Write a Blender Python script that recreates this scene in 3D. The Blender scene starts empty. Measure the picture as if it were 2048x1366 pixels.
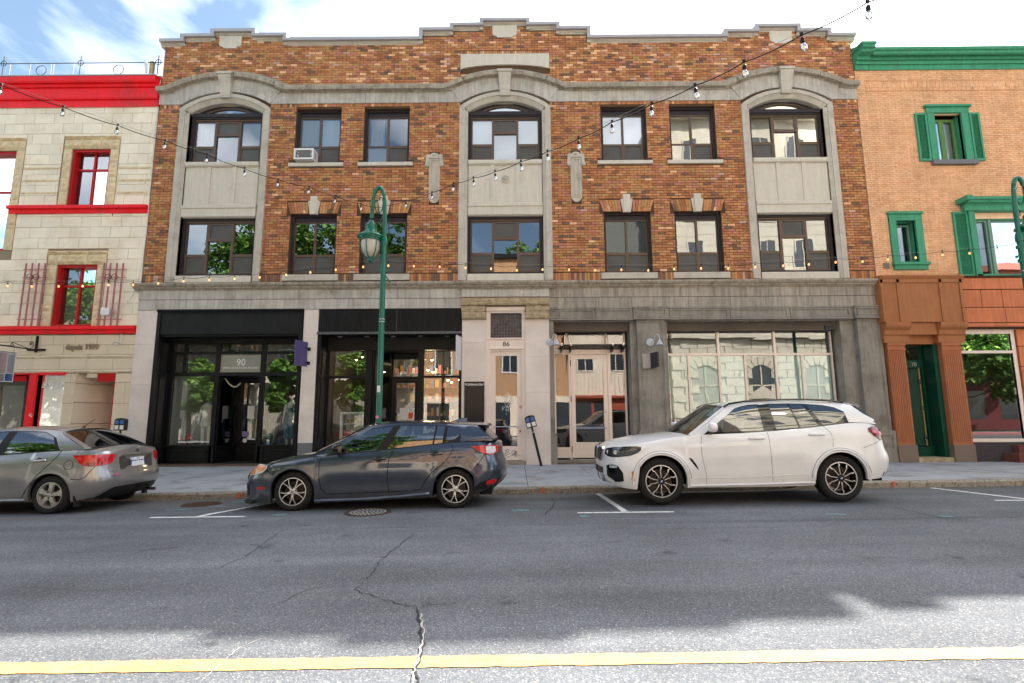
import bpy, bmesh, math, random
from mathutils import Vector, Matrix, noise
R = math.radians
sin, cos, pi, sqrt = math.sin, math.cos, math.pi, math.sqrt
rnd = random.Random(7)
sc = bpy.context.scene
col = sc.collection

# ------------------------------------------------------------------ camera
F_PX = 1050.0                      # focal length in pixels of the 2048 px wide photograph
CAM_H = 1.55
_p, _y, _r = R(8.2219), R(0.3537), R(0.2723)
_fw = Vector((-sin(_y)*cos(_p), cos(_y)*cos(_p), sin(_p)))
_rt = Vector((cos(_y), sin(_y), 0)); _up = _rt.cross(_fw)
_r2 = cos(_r)*_rt - sin(_r)*_up; _u2 = sin(_r)*_rt + cos(_r)*_up
cam_d = bpy.data.cameras.new('camera'); cam = bpy.data.objects.new('camera', cam_d); col.objects.link(cam)
cam_d.sensor_width = 36; cam_d.lens = F_PX/2048*36; cam_d.clip_end = 2000; cam_d.clip_start = 0.05
cam.matrix_world = Matrix(((_r2.x, _u2.x, -_fw.x, 0), (_r2.y, _u2.y, -_fw.y, 0), (_r2.z, _u2.z, -_fw.z, CAM_H), (0, 0, 0, 1)))
sc.camera = cam
def at(px, py, Y):                 # measured point of the photograph on the upright plane at depth Y
    d = _fw*F_PX + _r2*(px-1024) - _u2*(py-683); t = Y/d.y
    return (d.x*t, CAM_H + d.z*t)
def at3(px, py, Y):
    x, z = at(px, py, Y); return (x, Y, z)

# ------------------------------------------------------------------ light
SUN_AZ = R(37.0)                   # sun stands behind the street front, this far to the right
SUN_EL = R(43.1)
world = bpy.data.worlds.new('World'); sc.world = world; world.use_nodes = True
nt = world.node_tree; N = nt.nodes; Lk = nt.links
bg = N['Background']
sky = N.new('ShaderNodeTexSky'); sky.sky_type = 'NISHITA'; sky.sun_disc = False
sky.sun_elevation = SUN_EL; sky.sun_rotation = SUN_AZ; sky.air_density = 1.0; sky.dust_density = 1.2; sky.ozone_density = 1.5
tc = N.new('ShaderNodeTexCoord')
mp = N.new('ShaderNodeMapping'); mp.inputs['Scale'].default_value = (1.0, 1.0, 2.2); mp.inputs['Rotation'].default_value = (0.2, 0.35, 0.5)
nz = N.new('ShaderNodeTexNoise'); nz.inputs['Scale'].default_value = 1.9; nz.inputs['Detail'].default_value = 9; nz.inputs['Roughness'].default_value = .52; nz.inputs['Distortion'].default_value = .5
cr = N.new('ShaderNodeValToRGB'); cr.color_ramp.elements[0].position = .47; cr.color_ramp.elements[1].position = 1.0
sun_dir = (sin(SUN_AZ)*cos(SUN_EL), cos(SUN_AZ)*cos(SUN_EL), sin(SUN_EL))
dp = N.new('ShaderNodeVectorMath'); dp.operation = 'DOT_PRODUCT'; dp.inputs[1].default_value = sun_dir
mr = N.new('ShaderNodeMapRange'); mr.inputs[1].default_value = .70; mr.inputs[2].default_value = .96; mr.inputs[3].default_value = .02; mr.inputs[4].default_value = .95
mr.interpolation_type = 'SMOOTHSTEP'
ad = N.new('ShaderNodeMath'); ad.operation = 'ADD'; ad.use_clamp = True
mx = N.new('ShaderNodeMix'); mx.data_type = 'RGBA'
mx.inputs[7].default_value = (14.0, 13.9, 13.8, 1)
Lk.new(tc.outputs['Generated'], mp.inputs['Vector']); Lk.new(mp.outputs[0], nz.inputs['Vector'])
Lk.new(nz.outputs['Fac'], cr.inputs[0]); Lk.new(tc.outputs['Generated'], dp.inputs[0]); Lk.new(dp.outputs['Value'], mr.inputs[0])
Lk.new(cr.outputs[0], ad.inputs[0]); Lk.new(mr.outputs[0], ad.inputs[1]); Lk.new(ad.outputs[0], mx.inputs[0])
gm = N.new('ShaderNodeMix'); gm.data_type = 'RGBA'; gm.blend_type = 'MULTIPLY'; gm.inputs[0].default_value = 1; gm.inputs[7].default_value = (.48, .56, .545, 1)
Lk.new(sky.outputs[0], gm.inputs[6]); Lk.new(gm.outputs[2], mx.inputs[6]); Lk.new(mx.outputs[2], bg.inputs[0]); bg.inputs[1].default_value = 0.10
sd = bpy.data.lights.new('sun', 'SUN'); sd.energy = 3.75; sd.angle = R(0.55); sd.color = (1.0, .95, .87)
so = bpy.data.objects.new('sun', sd); col.objects.link(so)
so.rotation_euler = Vector(sun_dir).to_track_quat('Z', 'Y').to_euler(); so.location = (20, 40, 40)
sc.view_settings.view_transform = 'Standard'; sc.view_settings.look = 'None'
sc.view_settings.exposure = 2.12; sc.view_settings.gamma = 1.0
sc.view_settings.use_curve_mapping = False
sc.render.engine = 'CYCLES'
sc.cycles.max_bounces = 8; sc.cycles.transparent_max_bounces = 12; sc.cycles.glossy_bounces = 4
sc.cycles.use_denoising = True; sc.cycles.sample_clamp_indirect = 8; sc.cycles.caustics_refractive = False

# ------------------------------------------------------------------ materials
MATS = {}
def s2l(c):
    return tuple(((v/255)/12.92 if v/255 <= .04045 else ((v/255+.055)/1.055)**2.4) for v in c)
def mat(name, c, rough=.7, metal=0, var=.12, vs=3.0, bump=0.0, bs=60, streak=0, grime=None, gs=1.0, coat=0, spec=.22, emit=None, es=1, objvar=0, world_co=True, alpha=1):
    """procedural principled material: colour c (linear), large value variation, vertical streaks, fine bump"""
    if name in MATS: return MATS[name]
    m = bpy.data.materials.new(name); m.use_nodes = True; MATS[name] = m
    t = m.node_tree; n = t.nodes; l = t.links; b = n['Principled BSDF']
    b.inputs['Roughness'].default_value = rough; b.inputs['Metallic'].default_value = metal
    b.inputs['Coat Weight'].default_value = coat; b.inputs['Coat Roughness'].default_value = .03
    b.inputs['Specular IOR Level'].default_value = spec
    if world_co:
        g = n.new('ShaderNodeNewGeometry'); co = g.outputs['Position']
    else:
        g = n.new('ShaderNodeTexCoord'); co = g.outputs['Object']
    cur = None
    if var > 0:
        a = n.new('ShaderNodeTexNoise'); a.inputs['Scale'].default_value = vs; a.inputs['Detail'].default_value = 7; a.inputs['Roughness'].default_value = .6
        l.new(co, a.inputs['Vector'])
        r = n.new('ShaderNodeMapRange'); r.inputs[1].default_value = .25; r.inputs[2].default_value = .75; r.inputs[3].default_value = 1-var; r.inputs[4].default_value = 1+var
        l.new(a.outputs['Fac'], r.inputs[0]); cur = r.outputs[0]
    if streak > 0:
        mpp = n.new('ShaderNodeMapping'); mpp.inputs['Scale'].default_value = (6, 6, .45); l.new(co, mpp.inputs['Vector'])
        a = n.new('ShaderNodeTexNoise'); a.inputs['Scale'].default_value = 2.2; a.inputs['Detail'].default_value = 6; a.inputs['Roughness'].default_value = .65
        l.new(mpp.outputs[0], a.inputs['Vector'])
        r = n.new('ShaderNodeMapRange'); r.inputs[1].default_value = .35; r.inputs[2].default_value = .62; r.inputs[3].default_value = 1-streak; r.inputs[4].default_value = 1+streak*.35
        l.new(a.outputs['Fac'], r.inputs[0])
        mm = n.new('ShaderNodeMath'); mm.operation = 'MULTIPLY'; l.new(r.outputs[0], mm.inputs[1])
        if cur: l.new(cur, mm.inputs[0])
        else: mm.inputs[0].default_value = 1
        cur = mm.outputs[0]
    if objvar > 0:
        oi = n.new('ShaderNodeObjectInfo'); r = n.new('ShaderNodeMapRange'); r.inputs[3].default_value = 1-objvar; r.inputs[4].default_value = 1+objvar
        l.new(oi.outputs['Random'], r.inputs[0]); mm = n.new('ShaderNodeMath'); mm.operation = 'MULTIPLY'; l.new(r.outputs[0], mm.inputs[1])
        if cur: l.new(cur, mm.inputs[0])
        else: mm.inputs[0].default_value = 1
        cur = mm.outputs[0]
    rgb = n.new('ShaderNodeRGB'); rgb.outputs[0].default_value = (*c, 1); base = rgb.outputs[0]
    if grime:
        a = n.new('ShaderNodeTexNoise'); a.inputs['Scale'].default_value = gs; a.inputs['Detail'].default_value = 8; a.inputs['Roughness'].default_value = .68
        l.new(co, a.inputs['Vector'])
        r = n.new('ShaderNodeMapRange'); r.inputs[1].default_value = .5; r.inputs[2].default_value = .72; l.new(a.outputs['Fac'], r.inputs[0])
        x = n.new('ShaderNodeMix'); x.data_type = 'RGBA'; l.new(r.outputs[0], x.inputs[0]); l.new(base, x.inputs[6]); x.inputs[7].default_value = (*grime, 1); base = x.outputs[2]
    if cur:
        vm = n.new('ShaderNodeVectorMath'); vm.operation = 'SCALE'; l.new(base, vm.inputs[0]); l.new(cur, vm.inputs['Scale']); base = vm.outputs[0]
    l.new(base, b.inputs['Base Color'])
    if bump > 0:
        a = n.new('ShaderNodeTexNoise'); a.inputs['Scale'].default_value = bs; a.inputs['Detail'].default_value = 4; l.new(co, a.inputs['Vector'])
        bp = n.new('ShaderNodeBump'); bp.inputs['Strength'].default_value = bump; bp.inputs['Distance'].default_value = .01
        l.new(a.outputs['Fac'], bp.inputs['Height']); l.new(bp.outputs[0], b.inputs['Normal'])
    if emit:
        b.inputs['Emission Color'].default_value = (*emit, 1); b.inputs['Emission Strength'].default_value = es
    return m
def glass(name, refl=.3, tint=(.85, .9, .88), wav=.0015, rough=0.0):
    if name in MATS: return MATS[name]
    m = bpy.data.materials.new(name); m.use_nodes = True; MATS[name] = m
    t = m.node_tree; n = t.nodes; l = t.links; n.remove(n['Principled BSDF'])
    tr = n.new('ShaderNodeBsdfTransparent'); tr.inputs[0].default_value = (*tint, 1)
    gl = n.new('ShaderNodeBsdfGlossy'); gl.inputs['Roughness'].default_value = rough; gl.inputs[0].default_value = (.95, .97, 1, 1)
    fr = n.new('ShaderNodeLayerWeight'); fr.inputs[0].default_value = .35
    mr_ = n.new('ShaderNodeMapRange'); mr_.inputs[3].default_value = refl; mr_.inputs[4].default_value = 1
    l.new(fr.outputs['Fresnel'], mr_.inputs[0])
    g = n.new('ShaderNodeNewGeometry'); a = n.new('ShaderNodeTexNoise'); a.inputs['Scale'].default_value = 1.1; a.inputs['Detail'].default_value = 1; l.new(g.outputs['Position'], a.inputs['Vector'])
    bp = n.new('ShaderNodeBump'); bp.inputs['Strength'].default_value = 1; bp.inputs['Distance'].default_value = wav*1.2; l.new(a.outputs['Fac'], bp.inputs['Height'])
    l.new(bp.outputs[0], gl.inputs['Normal'])
    mi = n.new('ShaderNodeMixShader'); l.new(mr_.outputs[0], mi.inputs[0]); l.new(tr.outputs[0], mi.inputs[1]); l.new(gl.outputs[0], mi.inputs[2])
    l.new(mi.outputs[0], n['Material Output'].inputs[0]); return m

# ------------------------------------------------------------------ mesh building
class MB:
    def __init__(s): s.v = []; s.f = []; s.m = []
    def poly(s, pts, mi=0):
        b = len(s.v); s.v += [tuple(p) for p in pts]; s.f.append(tuple(range(b, b+len(pts)))); s.m.append(mi)
    def box(s, x0, x1, y0, y1, z0, z1, mi=0):
        b = len(s.v)
        s.v += [(x0,y0,z0),(x1,y0,z0),(x1,y1,z0),(x0,y1,z0),(x0,y0,z1),(x1,y0,z1),(x1,y1,z1),(x0,y1,z1)]
        for q in ((0,1,5,4),(1,2,6,5),(2,3,7,6),(3,0,4,7),(4,5,6,7),(3,2,1,0)):
            s.f.append(tuple(b+i for i in q)); s.m.append(mi)
        return s
    def front(s, x0, x1, y0, y1, z0, z1, mi=0):     # box without its back face
        b = len(s.v)
        s.v += [(x0,y0,z0),(x1,y0,z0),(x1,y1,z0),(x0,y1,z0),(x0,y0,z1),(x1,y0,z1),(x1,y1,z1),(x0,y1,z1)]
        for q in ((0,1,5,4),(1,2,6,5),(3,0,4,7),(4,5,6,7),(3,2,1,0)):
            s.f.append(tuple(b+i for i in q)); s.m.append(mi)
        return s
    def frame(s, x0, x1, z0, z1, w, y0, y1, mi=0, wb=None, wt=None):
        wb = w if wb is None else wb; wt = w if wt is None else wt
        s.box(x0, x0+w, y0, y1, z0, z1, mi); s.box(x1-w, x1, y0, y1, z0, z1, mi)
        s.box(x0+w, x1-w, y0, y1, z0, z0+wb, mi); s.box(x0+w, x1-w, y0, y1, z1-wt, z1, mi); return s
    def prism(s, pts, y0, y1, mi=0):                 # polygon in xz, front face at y0
        n = len(pts); b = len(s.v)
        s.v += [(x, y0, z) for x, z in pts] + [(x, y1, z) for x, z in pts]
        s.f.append(tuple(range(b, b+n))); s.m.append(mi); s.f.append(tuple(range(b+2*n-1, b+n-1, -1))); s.m.append(mi)
        for i in range(n):
            j = (i+1) % n; s.f.append((b+i, b+n+i, b+n+j, b+j)); s.m.append(mi)
        return s
    def loft(s, rings, closed=True, caps=True, mi=0):
        b = len(s.v); n = len(rings[0])
        for r_ in rings: s.v += [tuple(p) for p in r_]
        for i in range(len(rings)-1):
            for j in range(n if closed else n-1):
                k = (j+1) % n; s.f.append((b+i*n+j, b+i*n+k, b+(i+1)*n+k, b+(i+1)*n+j)); s.m.append(mi)
        if caps and closed:
            s.f.append(tuple(b+j for j in range(n))); s.m.append(mi)
            s.f.append(tuple(b+(len(rings)-1)*n+j for j in range(n))[::-1]); s.m.append(mi)
        return s
    def sweepx(s, prof, x0, x1, mi=0):               # closed yz profile drawn along x
        return s.loft([[(x0, y, z) for y, z in prof], [(x1, y, z) for y, z in prof]], mi=mi)
    def tube(s, path, r, n=8, mi=0, caps=True):
        P = [Vector(p) for p in path]; rings = []; up = Vector((0, 0, 1))
        for i, p in enumerate(P):
            d = (P[min(i+1, len(P)-1)] - P[max(i-1, 0)]).normalized()
            a = d.cross(up)
            if a.length < .1: a = d.cross(Vector((0, 1, 0)))
            a.normalize(); c = d.cross(a); rr = r[i] if isinstance(r, (list, tuple)) else r
            rings.append([p + a*rr*cos(2*pi*k/n) + c*rr*sin(2*pi*k/n) for k in range(n)])
            if abs(d.z) < .85: up = Vector((0, 0, 1))
        return s.loft(rings, caps=caps, mi=mi)
    def lathe(s, prof, c, n=24, axis='z', mi=0, caps=True):
        rings = []
        for r_, h in prof:
            if axis == 'z': rings.append([(c[0]+r_*cos(2*pi*k/n), c[1]+r_*sin(2*pi*k/n), c[2]+h) for k in range(n)])
            elif axis == 'y': rings.append([(c[0]+r_*cos(2*pi*k/n), c[1]+h, c[2]+r_*sin(2*pi*k/n)) for k in range(n)])
            else: rings.append([(c[0]+h, c[1]+r_*cos(2*pi*k/n), c[2]+r_*sin(2*pi*k/n)) for k in range(n)])
        return s.loft(rings, caps=caps, mi=mi)
    def ball(s, c, rx, ry, rz, n=12, m=8, mi=0):
        rings = []
        for i in range(m+1):
            t = pi*i/m; k = max(sin(t), .02)
            rings.append([(c[0]+rx*k*cos(2*pi*j/n), c[1]+ry*k*sin(2*pi*j/n), c[2]+rz*cos(t)) for j in range(n)])
        return s.loft(rings, mi=mi)
    def build(s, name, mats, parent=None, smooth=False, loc=None, recalc=True, angle=35):
        me = bpy.data.meshes.new(name); o3 = wloc(parent) if loc is None else Vector(loc)
        me.from_pydata([(x-o3.x, y-o3.y, z-o3.z) for x, y, z in s.v], [], s.f)
        if not isinstance(mats, (list, tuple)): mats = [mats]
        for m in mats: me.materials.append(m)
        if len(mats) > 1: me.polygons.foreach_set('material_index', s.m)
        if recalc:
            bm = bmesh.new(); bm.from_mesh(me)
            if smooth: bmesh.ops.remove_doubles(bm, verts=bm.verts, dist=1e-5)
            bmesh.ops.recalc_face_normals(bm, faces=bm.faces); bm.to_mesh(me); bm.free()
        if smooth:
            me.polygons.foreach_set('use_smooth', [True]*len(me.polygons)); me.set_sharp_from_angle(angle=R(angle))
        return link(name, me, parent, o3)
def wloc(o):
    v = Vector((0, 0, 0))
    while o is not None: v = v + Vector(o.location); o = o.parent
    return v
def link(name, me, parent, loc):
    o = bpy.data.objects.new(name, me); col.objects.link(o); o.parent = parent
    o.location = Vector(loc) - wloc(parent) if parent else loc
    return o
def thing(name, label, cat, loc=(0, 0, 0), group=None):
    o = bpy.data.objects.new(name, None); col.objects.link(o); o.location = loc; o.empty_display_size = .2
    o['label'] = label; o['category'] = cat
    if group: o['group'] = group
    return o
def tag(o, label, cat, group=None):
    o['label'] = label; o['category'] = cat
    if group: o['group'] = group
    return o
def struct(o): o['kind'] = 'structure'; return o
def stuff(o): o['kind'] = 'stuff'; return o
def kids(o): return [c for c in bpy.data.objects if c.parent == o]
def copy_tree(o, parent=None):
    c = o.copy(); col.objects.link(c); c.parent = parent
    for ch in list(o.children): copy_tree(ch, c)
    return c
def text(name, body, x, z, y, size, m, parent, depth=.002, align='CENTER', rotz=0, shear=0, bold=0, mirror=False, sx=1):
    cu = bpy.data.curves.new(name, 'FONT'); cu.body = body; cu.size = size; cu.extrude = depth; cu.align_x = align; cu.shear = shear; cu.offset = bold; cu.resolution_u = 3
    t = bpy.data.objects.new(name, cu); col.objects.link(t); bpy.context.view_layer.update()
    me = bpy.data.meshes.new_from_object(t.evaluated_get(bpy.context.evaluated_depsgraph_get()))
    bpy.data.objects.remove(t); me.materials.clear(); me.materials.append(m); me.name = name
    for v in me.vertices: v.co.x *= sx
    o = link(name, me, parent, (x, y, z)); o.rotation_euler = (R(90), 0, rotz); return o
def inside(x, z, holes):
    return any(a < x < b and c < z < d for a, b, c, d in holes)
def wall_holes(mb, x0, x1, z0, z1, y, holes, rev=.25, mi=0, ri=None, top=None):
    """a wall face at depth y with rectangular openings and their reveals"""
    ri = mi if ri is None else ri
    xs = sorted({x0, x1, *[h[0] for h in holes], *[h[1] for h in holes]}); xs = [x for x in xs if x0 <= x <= x1]
    zs = sorted({z0, z1, *[h[2] for h in holes], *[h[3] for h in holes]}); zs = [z for z in zs if z0 <= z <= z1]
    for i in range(len(xs)-1):
        for j in range(len(zs)-1):
            if not inside((xs[i]+xs[i+1])/2, (zs[j]+zs[j+1])/2, holes):
                mb.poly([(xs[i], y, zs[j]), (xs[i+1], y, zs[j]), (xs[i+1], y, zs[j+1]), (xs[i], y, zs[j+1])], mi)
    for a, b, c, d in holes:
        for p, q in (((a, c), (a, d)), ((b, d), (b, c)), ((a, d), (b, d)), ((b, c), (a, c))):
            mb.poly([(p[0], y, p[1]), (q[0], y, q[1]), (q[0], y+rev, q[1]), (p[0], y+rev, p[1])], ri)

# ------------------------------------------------------------------ ground heights
def road_z(x, Y):
    b = .105 + .0125*max(-25, min(25, x))
    if Y < 3.4: return b + .064 - .02*min(3.4-Y, 7.5)
    if Y < 8.7: return b + .064 - .012*(Y-3.4)
    return b - .025*min(Y-8.7, 1.92)
def walk_z(x, Y):
    if Y > 0:
        a = road_z(x, 10.62)+.13; w = .2 + .002*max(-25, min(25, x)); t = min(max((Y-10.62)/4.88, 0), 1); return a + (w-a)*t
    return road_z(x, -4.1)+.13
FY = 15.5                          # the street front
def zcor(z, d): return CAM_H+(z-CAM_H)*(1-d/FY)   # height measured on the wall plane -> height of a part that stands d in front of it
# ------------------------------------------------------------------ palette
def G_(v): return (v, v, v)
m_mortar = mat('mortar', (.105,.062,.036), .9, var=.2, vs=2, bump=.5, bs=90)
BR = [(.51,.222,.092),(.43,.170,.078),(.59,.280,.12),(.34,.148,.075),(.20,.122,.085),(.48,.275,.11),(.84,.485,.27),(.52,.215,.145),(.58,.37,.29)]
BW = [22, 18, 17, 10, 8, 12, 8, 11, 2]
m_br = [mat('brick_%s' % n, c, .8, var=.16, vs=9, bump=.7, bs=70, streak=.14) for n, c in zip(('rust','red_brown','tan_orange','deep_brown','umber','olive_tan','pale_orange','rose','pink_grey'), BR)]
m_conc = mat('cast_stone', (.53,.485,.415), .85, var=.12, vs=2.2, bump=.5, bs=45, streak=.08, grime=(.38,.34,.28), gs=2.5)
m_concl = mat('cast_stone_light', (.64,.59,.505), .85, var=.08, vs=2, bump=.5, bs=45, streak=.07, grime=(.52,.475,.40), gs=2)
m_concd = mat('cast_stone_weathered', (.40,.355,.29), .88, var=.22, vs=3, bump=.6, bs=50, streak=.26, grime=(.23,.19,.145), gs=4)
m_frieze = mat('cast_stone_grey', (.50,.465,.42), .85, var=.14, vs=2.5, bump=.4, bs=50, streak=.20, grime=(.34,.30,.25), gs=2, objvar=.08)
m_coping = mat('coping_metal', (.42,.41,.43), .45, metal=.2, var=.06, bump=.1)
m_gran = mat('pink_granite', (.74,.64,.58), .6, var=.12, vs=1.5, bump=.35, bs=120, grime=(.64,.56,.50), gs=12)
m_grand = mat('dark_granite', (.17,.17,.18), .5, var=.5, vs=90, bump=.2)
m_rough = mat('rough_tan_stone', (.42,.33,.215), .95, var=.3, vs=7, bump=1, bs=30, grime=(.25,.19,.12), gs=9)
m_doorp = mat('beige_paint', (.82,.70,.62), .5, var=.05, bump=.1, streak=.05)
m_alum = mat('beige_aluminium', (.80,.68,.60), .4, metal=.15, var=.04)
m_grey = mat('taupe_render', (.285,.26,.225), .85, var=.2, vs=1.6, bump=.3, bs=60, streak=.18, grime=(.175,.155,.13), gs=1.8)
m_black = mat('black_paint', (.009,.009,.010), .45, var=.2, bump=.15, streak=.25)
m_blackm = mat('black_metal_panel', (.014,.014,.0145), .6, var=.15, streak=.35)
m_trim = mat('aubergine_trim', (.036,.029,.034), .5, var=.15, bump=.1)
m_bronze = mat('bronze_sash', (.13,.088,.065), .4, metal=.2, var=.1)
m_screen = mat('insect_screen', (.085,.082,.078), .55, var=.25, vs=1.5, spec=.4)
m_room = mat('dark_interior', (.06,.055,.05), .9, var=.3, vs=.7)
m_blind = mat('white_blind', (.42,.45,.47), .9, var=.04, vs=1)
m_curt = mat('white_curtain', (.48,.51,.55), .9, var=.05)
m_win = glass('window_glass', .20)
m_shop = glass('shop_glass', .135, wav=.001)
m_frost = mat('frosted_film', (.50,.60,.56), .7, var=.05)
m_chrome = mat('brushed_steel', (.55,.55,.56), .25, metal=1, var=.03)
m_white = mat('white_paint', (.75,.75,.74), .5, var=.05)
m_red = mat('red_paint', (.92,.010,.018), .45, var=.14, vs=1.5, bump=.15, streak=.08, grime=(.60,.035,.04), gs=1.2)
m_redd = mat('red_frame_paint', (.50,.008,.010), .4, var=.1)
m_lime = mat('cream_limestone', (.90,.80,.645), .8, var=.09, vs=1.5, bump=.25, bs=60, grime=(.72,.58,.41), gs=.8, objvar=.05)
m_limey = mat('rockface_limestone', (.72,.58,.37), .95, var=.2, vs=5, bump=1.0, bs=22)
m_limed = mat('painted_limestone', (.72,.60,.44), .7, var=.06, vs=1.5, bump=.2, bs=60, objvar=.03)
m_iron = mat('black_iron', (.02,.02,.022), .4, metal=.6, var=.1)
m_rust = mat('plum_trellis_paint', (.42,.15,.16), .6, var=.3, vs=20)
m_green = mat('green_trim_paint', (.06,.32,.18), .5, var=.16, vs=2, streak=.20, bump=.15, grime=(.07,.22,.14), gs=2)
m_greend = mat('dark_green_door', (.006,.06,.038), .4, var=.1)
m_lamp = mat('teal_green_enamel', (.0,.13,.085), .28, var=.1, coat=.5)
m_orb = [mat('apricot_brick_%s' % n, c, .85, var=.14, vs=1.3, streak=.10, bump=.3, bs=60) for n, c in zip(('mid','pale','deep'), ((.80,.45,.25),(.84,.49,.28),(.75,.40,.215)))]
m_ormort = mat('apricot_mortar', (.84,.56,.36), .9, var=.1)
m_wood = mat('brown_board_paint', (.37,.145,.056), .55, var=.12, vs=2, streak=.12, bump=.1)
m_flute = mat('brick_brown_paint', (.40,.145,.064), .6, var=.1, streak=.1)
m_ply = mat('orange_plywood', (.56,.175,.072), .45, var=.16, vs=1.2, streak=.18, objvar=.07)
m_ochre = mat('ochre_door_glass', (.32,.19,.035), .2, var=.1)
m_lett_w = mat('white_lettering', (.8,.8,.78), .5, var=0)
m_lett_k = mat('black_lettering', (.02,.02,.02), .5, var=0)
m_purple = mat('purple_sign', (.10,.075,.20), .4, var=.08)
m_rubber = mat('tyre_rubber', (.018,.018,.019), .75, var=.15, world_co=False)
m_dark = mat('underbody_black', (.006,.006,.006), .9, var=0, world_co=False)

# ------------------------------------------------------------------ ground
def asphalt():
    m = bpy.data.materials.new('asphalt'); m.use_nodes = True; t = m.node_tree; n = t.nodes; l = t.links; b = n['Principled BSDF']
    g = n.new('ShaderNodeNewGeometry'); co = g.outputs['Position']
    def noise_(s, d=5, r=.6, vec=None):
        a = n.new('ShaderNodeTexNoise'); a.inputs['Scale'].default_value = s; a.inputs['Detail'].default_value = d; a.inputs['Roughness'].default_value = r
        l.new(vec or co, a.inputs['Vector']); return a.outputs['Fac']
    def ramp(f, pts):
        c = n.new('ShaderNodeValToRGB'); e = c.color_ramp.elements
        while len(e) < len(pts): e.new(.5)
        for k, (p, v) in zip(e, pts): k.position = p; k.color = (*v, 1) if isinstance(v, tuple) else (v, v, v, 1)
        l.new(f, c.inputs[0]); return c.outputs[0]
    def mul(a, b_):
        x = n.new('ShaderNodeMix'); x.data_type = 'RGBA'; x.blend_type = 'MULTIPLY'; x.inputs[0].default_value = 1; l.new(a, x.inputs[6]); l.new(b_, x.inputs[7]); return x.outputs[2]
    vo = n.new('ShaderNodeTexVoronoi'); vo.inputs['Scale'].default_value = 120; vo.inputs['Randomness'].default_value = 1; l.new(co, vo.inputs['Vector'])
    agg = n.new('ShaderNodeSeparateColor'); l.new(vo.outputs['Color'], agg.inputs[0])
    base = ramp(agg.outputs[0], [(0, (.096,.103,.116)), (.40, (.124,.132,.146)), (.74, (.150,.157,.168)), (.93, (.205,.207,.21)), (1, (.32,.315,.305))])
    fine = ramp(noise_(260, 3), [(.3, .72), (.7, 1.25)])
    big = ramp(noise_(.45, 7, .62), [(.3, .80), (.52, 1.0), (.7, 1.16)])
    mpp = n.new('ShaderNodeMapping'); mpp.inputs['Scale'].default_value = (.12, 1.4, 1); l.new(co, mpp.inputs['Vector'])
    lane = ramp(noise_(1.2, 4, .5, mpp.outputs[0]), [(.35, .84), (.65, 1.12)])
    c = mul(mul(mul(base, fine), big), lane)
    def band(y0, y1, f0, f1):
        q = n.new('ShaderNodeMapRange'); s2 = n.new('ShaderNodeSeparateXYZ'); l.new(co, s2.inputs[0]); l.new(s2.outputs[1], q.inputs[0]); q.inputs[1].default_value = y0; q.inputs[2].default_value = y1; q.inputs[3].default_value = f0; q.inputs[4].default_value = f1; q.interpolation_type = 'SMOOTHSTEP'; return q.outputs[0]
    def scal(a, f):
        v = n.new('ShaderNodeVectorMath'); v.operation = 'SCALE'; l.new(a, v.inputs[0]); l.new(f, v.inputs['Scale']); return v.outputs[0]
    # polished wheel tracks, the darker parking strip, scattered oil stains and an old patch
    c = scal(c, band(7.15, 7.35, 1.0, .90)); c = scal(c, band(4.6, 5.2, 1.0, 1.07)); c = scal(c, band(5.6, 6.2, 1.0, .94))
    st = n.new('ShaderNodeMapRange'); l.new(noise_(2.3, 3, .5), st.inputs[0]); st.inputs[1].default_value = .66; st.inputs[2].default_value = .74; st.inputs[3].default_value = 1; st.inputs[4].default_value = .62
    c = scal(c, st.outputs[0])
    pa = n.new('ShaderNodeMapRange'); l.new(noise_(.16, 2, .4), pa.inputs[0]); pa.inputs[1].default_value = .515; pa.inputs[2].default_value = .525; pa.inputs[3].default_value = 1; pa.inputs[4].default_value = .93
    c = scal(c, pa.outputs[0])
    dirt = n.new('ShaderNodeMapRange'); sp = n.new('ShaderNodeSeparateXYZ'); l.new(co, sp.inputs[0]); l.new(sp.outputs[1], dirt.inputs[0]); dirt.inputs[1].default_value = 9.2; dirt.inputs[2].default_value = 10.6; dirt.inputs[4].default_value = .35
    x = n.new('ShaderNodeMix'); x.data_type = 'RGBA'; l.new(dirt.outputs[0], x.inputs[0]); l.new(c, x.inputs[6]); x.inputs[7].default_value = (.15,.13,.105,1)
    l.new(x.outputs[2], b.inputs['Base Color']); b.inputs['Roughness'].default_value = .95; b.inputs['Specular IOR Level'].default_value = .08
    ma = n.new('ShaderNodeMath'); ma.operation = 'ADD'; l.new(vo.outputs['Distance'], ma.inputs[0]); l.new(noise_(300, 2), ma.inputs[1])
    bp = n.new('ShaderNodeBump'); bp.inputs['Strength'].default_value = .4; bp.inputs['Distance'].default_value = .004; l.new(ma.outputs[0], bp.inputs['Height']); l.new(bp.outputs[0], b.inputs['Normal'])
    return m
m_asph = asphalt()
def sheet(xs, ys, f, dz=0):
    mb = MB(); n = len(ys)
    mb.v = [(x, y, f(x, y)+dz) for x in xs for y in ys]
    for i in range(len(xs)-1):
        for j in range(n-1): mb.f.append((i*n+j, (i+1)*n+j, (i+1)*n+j+1, i*n+j+1)); mb.m.append(0)
    return mb
m_soil = mat('bare_ground', (.13,.12,.10), .95, var=.2, vs=.4)
g = struct(sheet([-400,-60,60,400], [-400,-60,60,400], lambda x, y: -.75).build('ground', m_soil))
xs = [-90,-60,-40]+[i*2.0-30 for i in range(31)]+[40,60,90]
g = struct(sheet(xs, [-4.1,-3,-1.5,0,1.5,3.4,5,6.5,8.7,9.3,9.9,10.62], road_z).build('road', m_asph)); road = g
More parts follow.
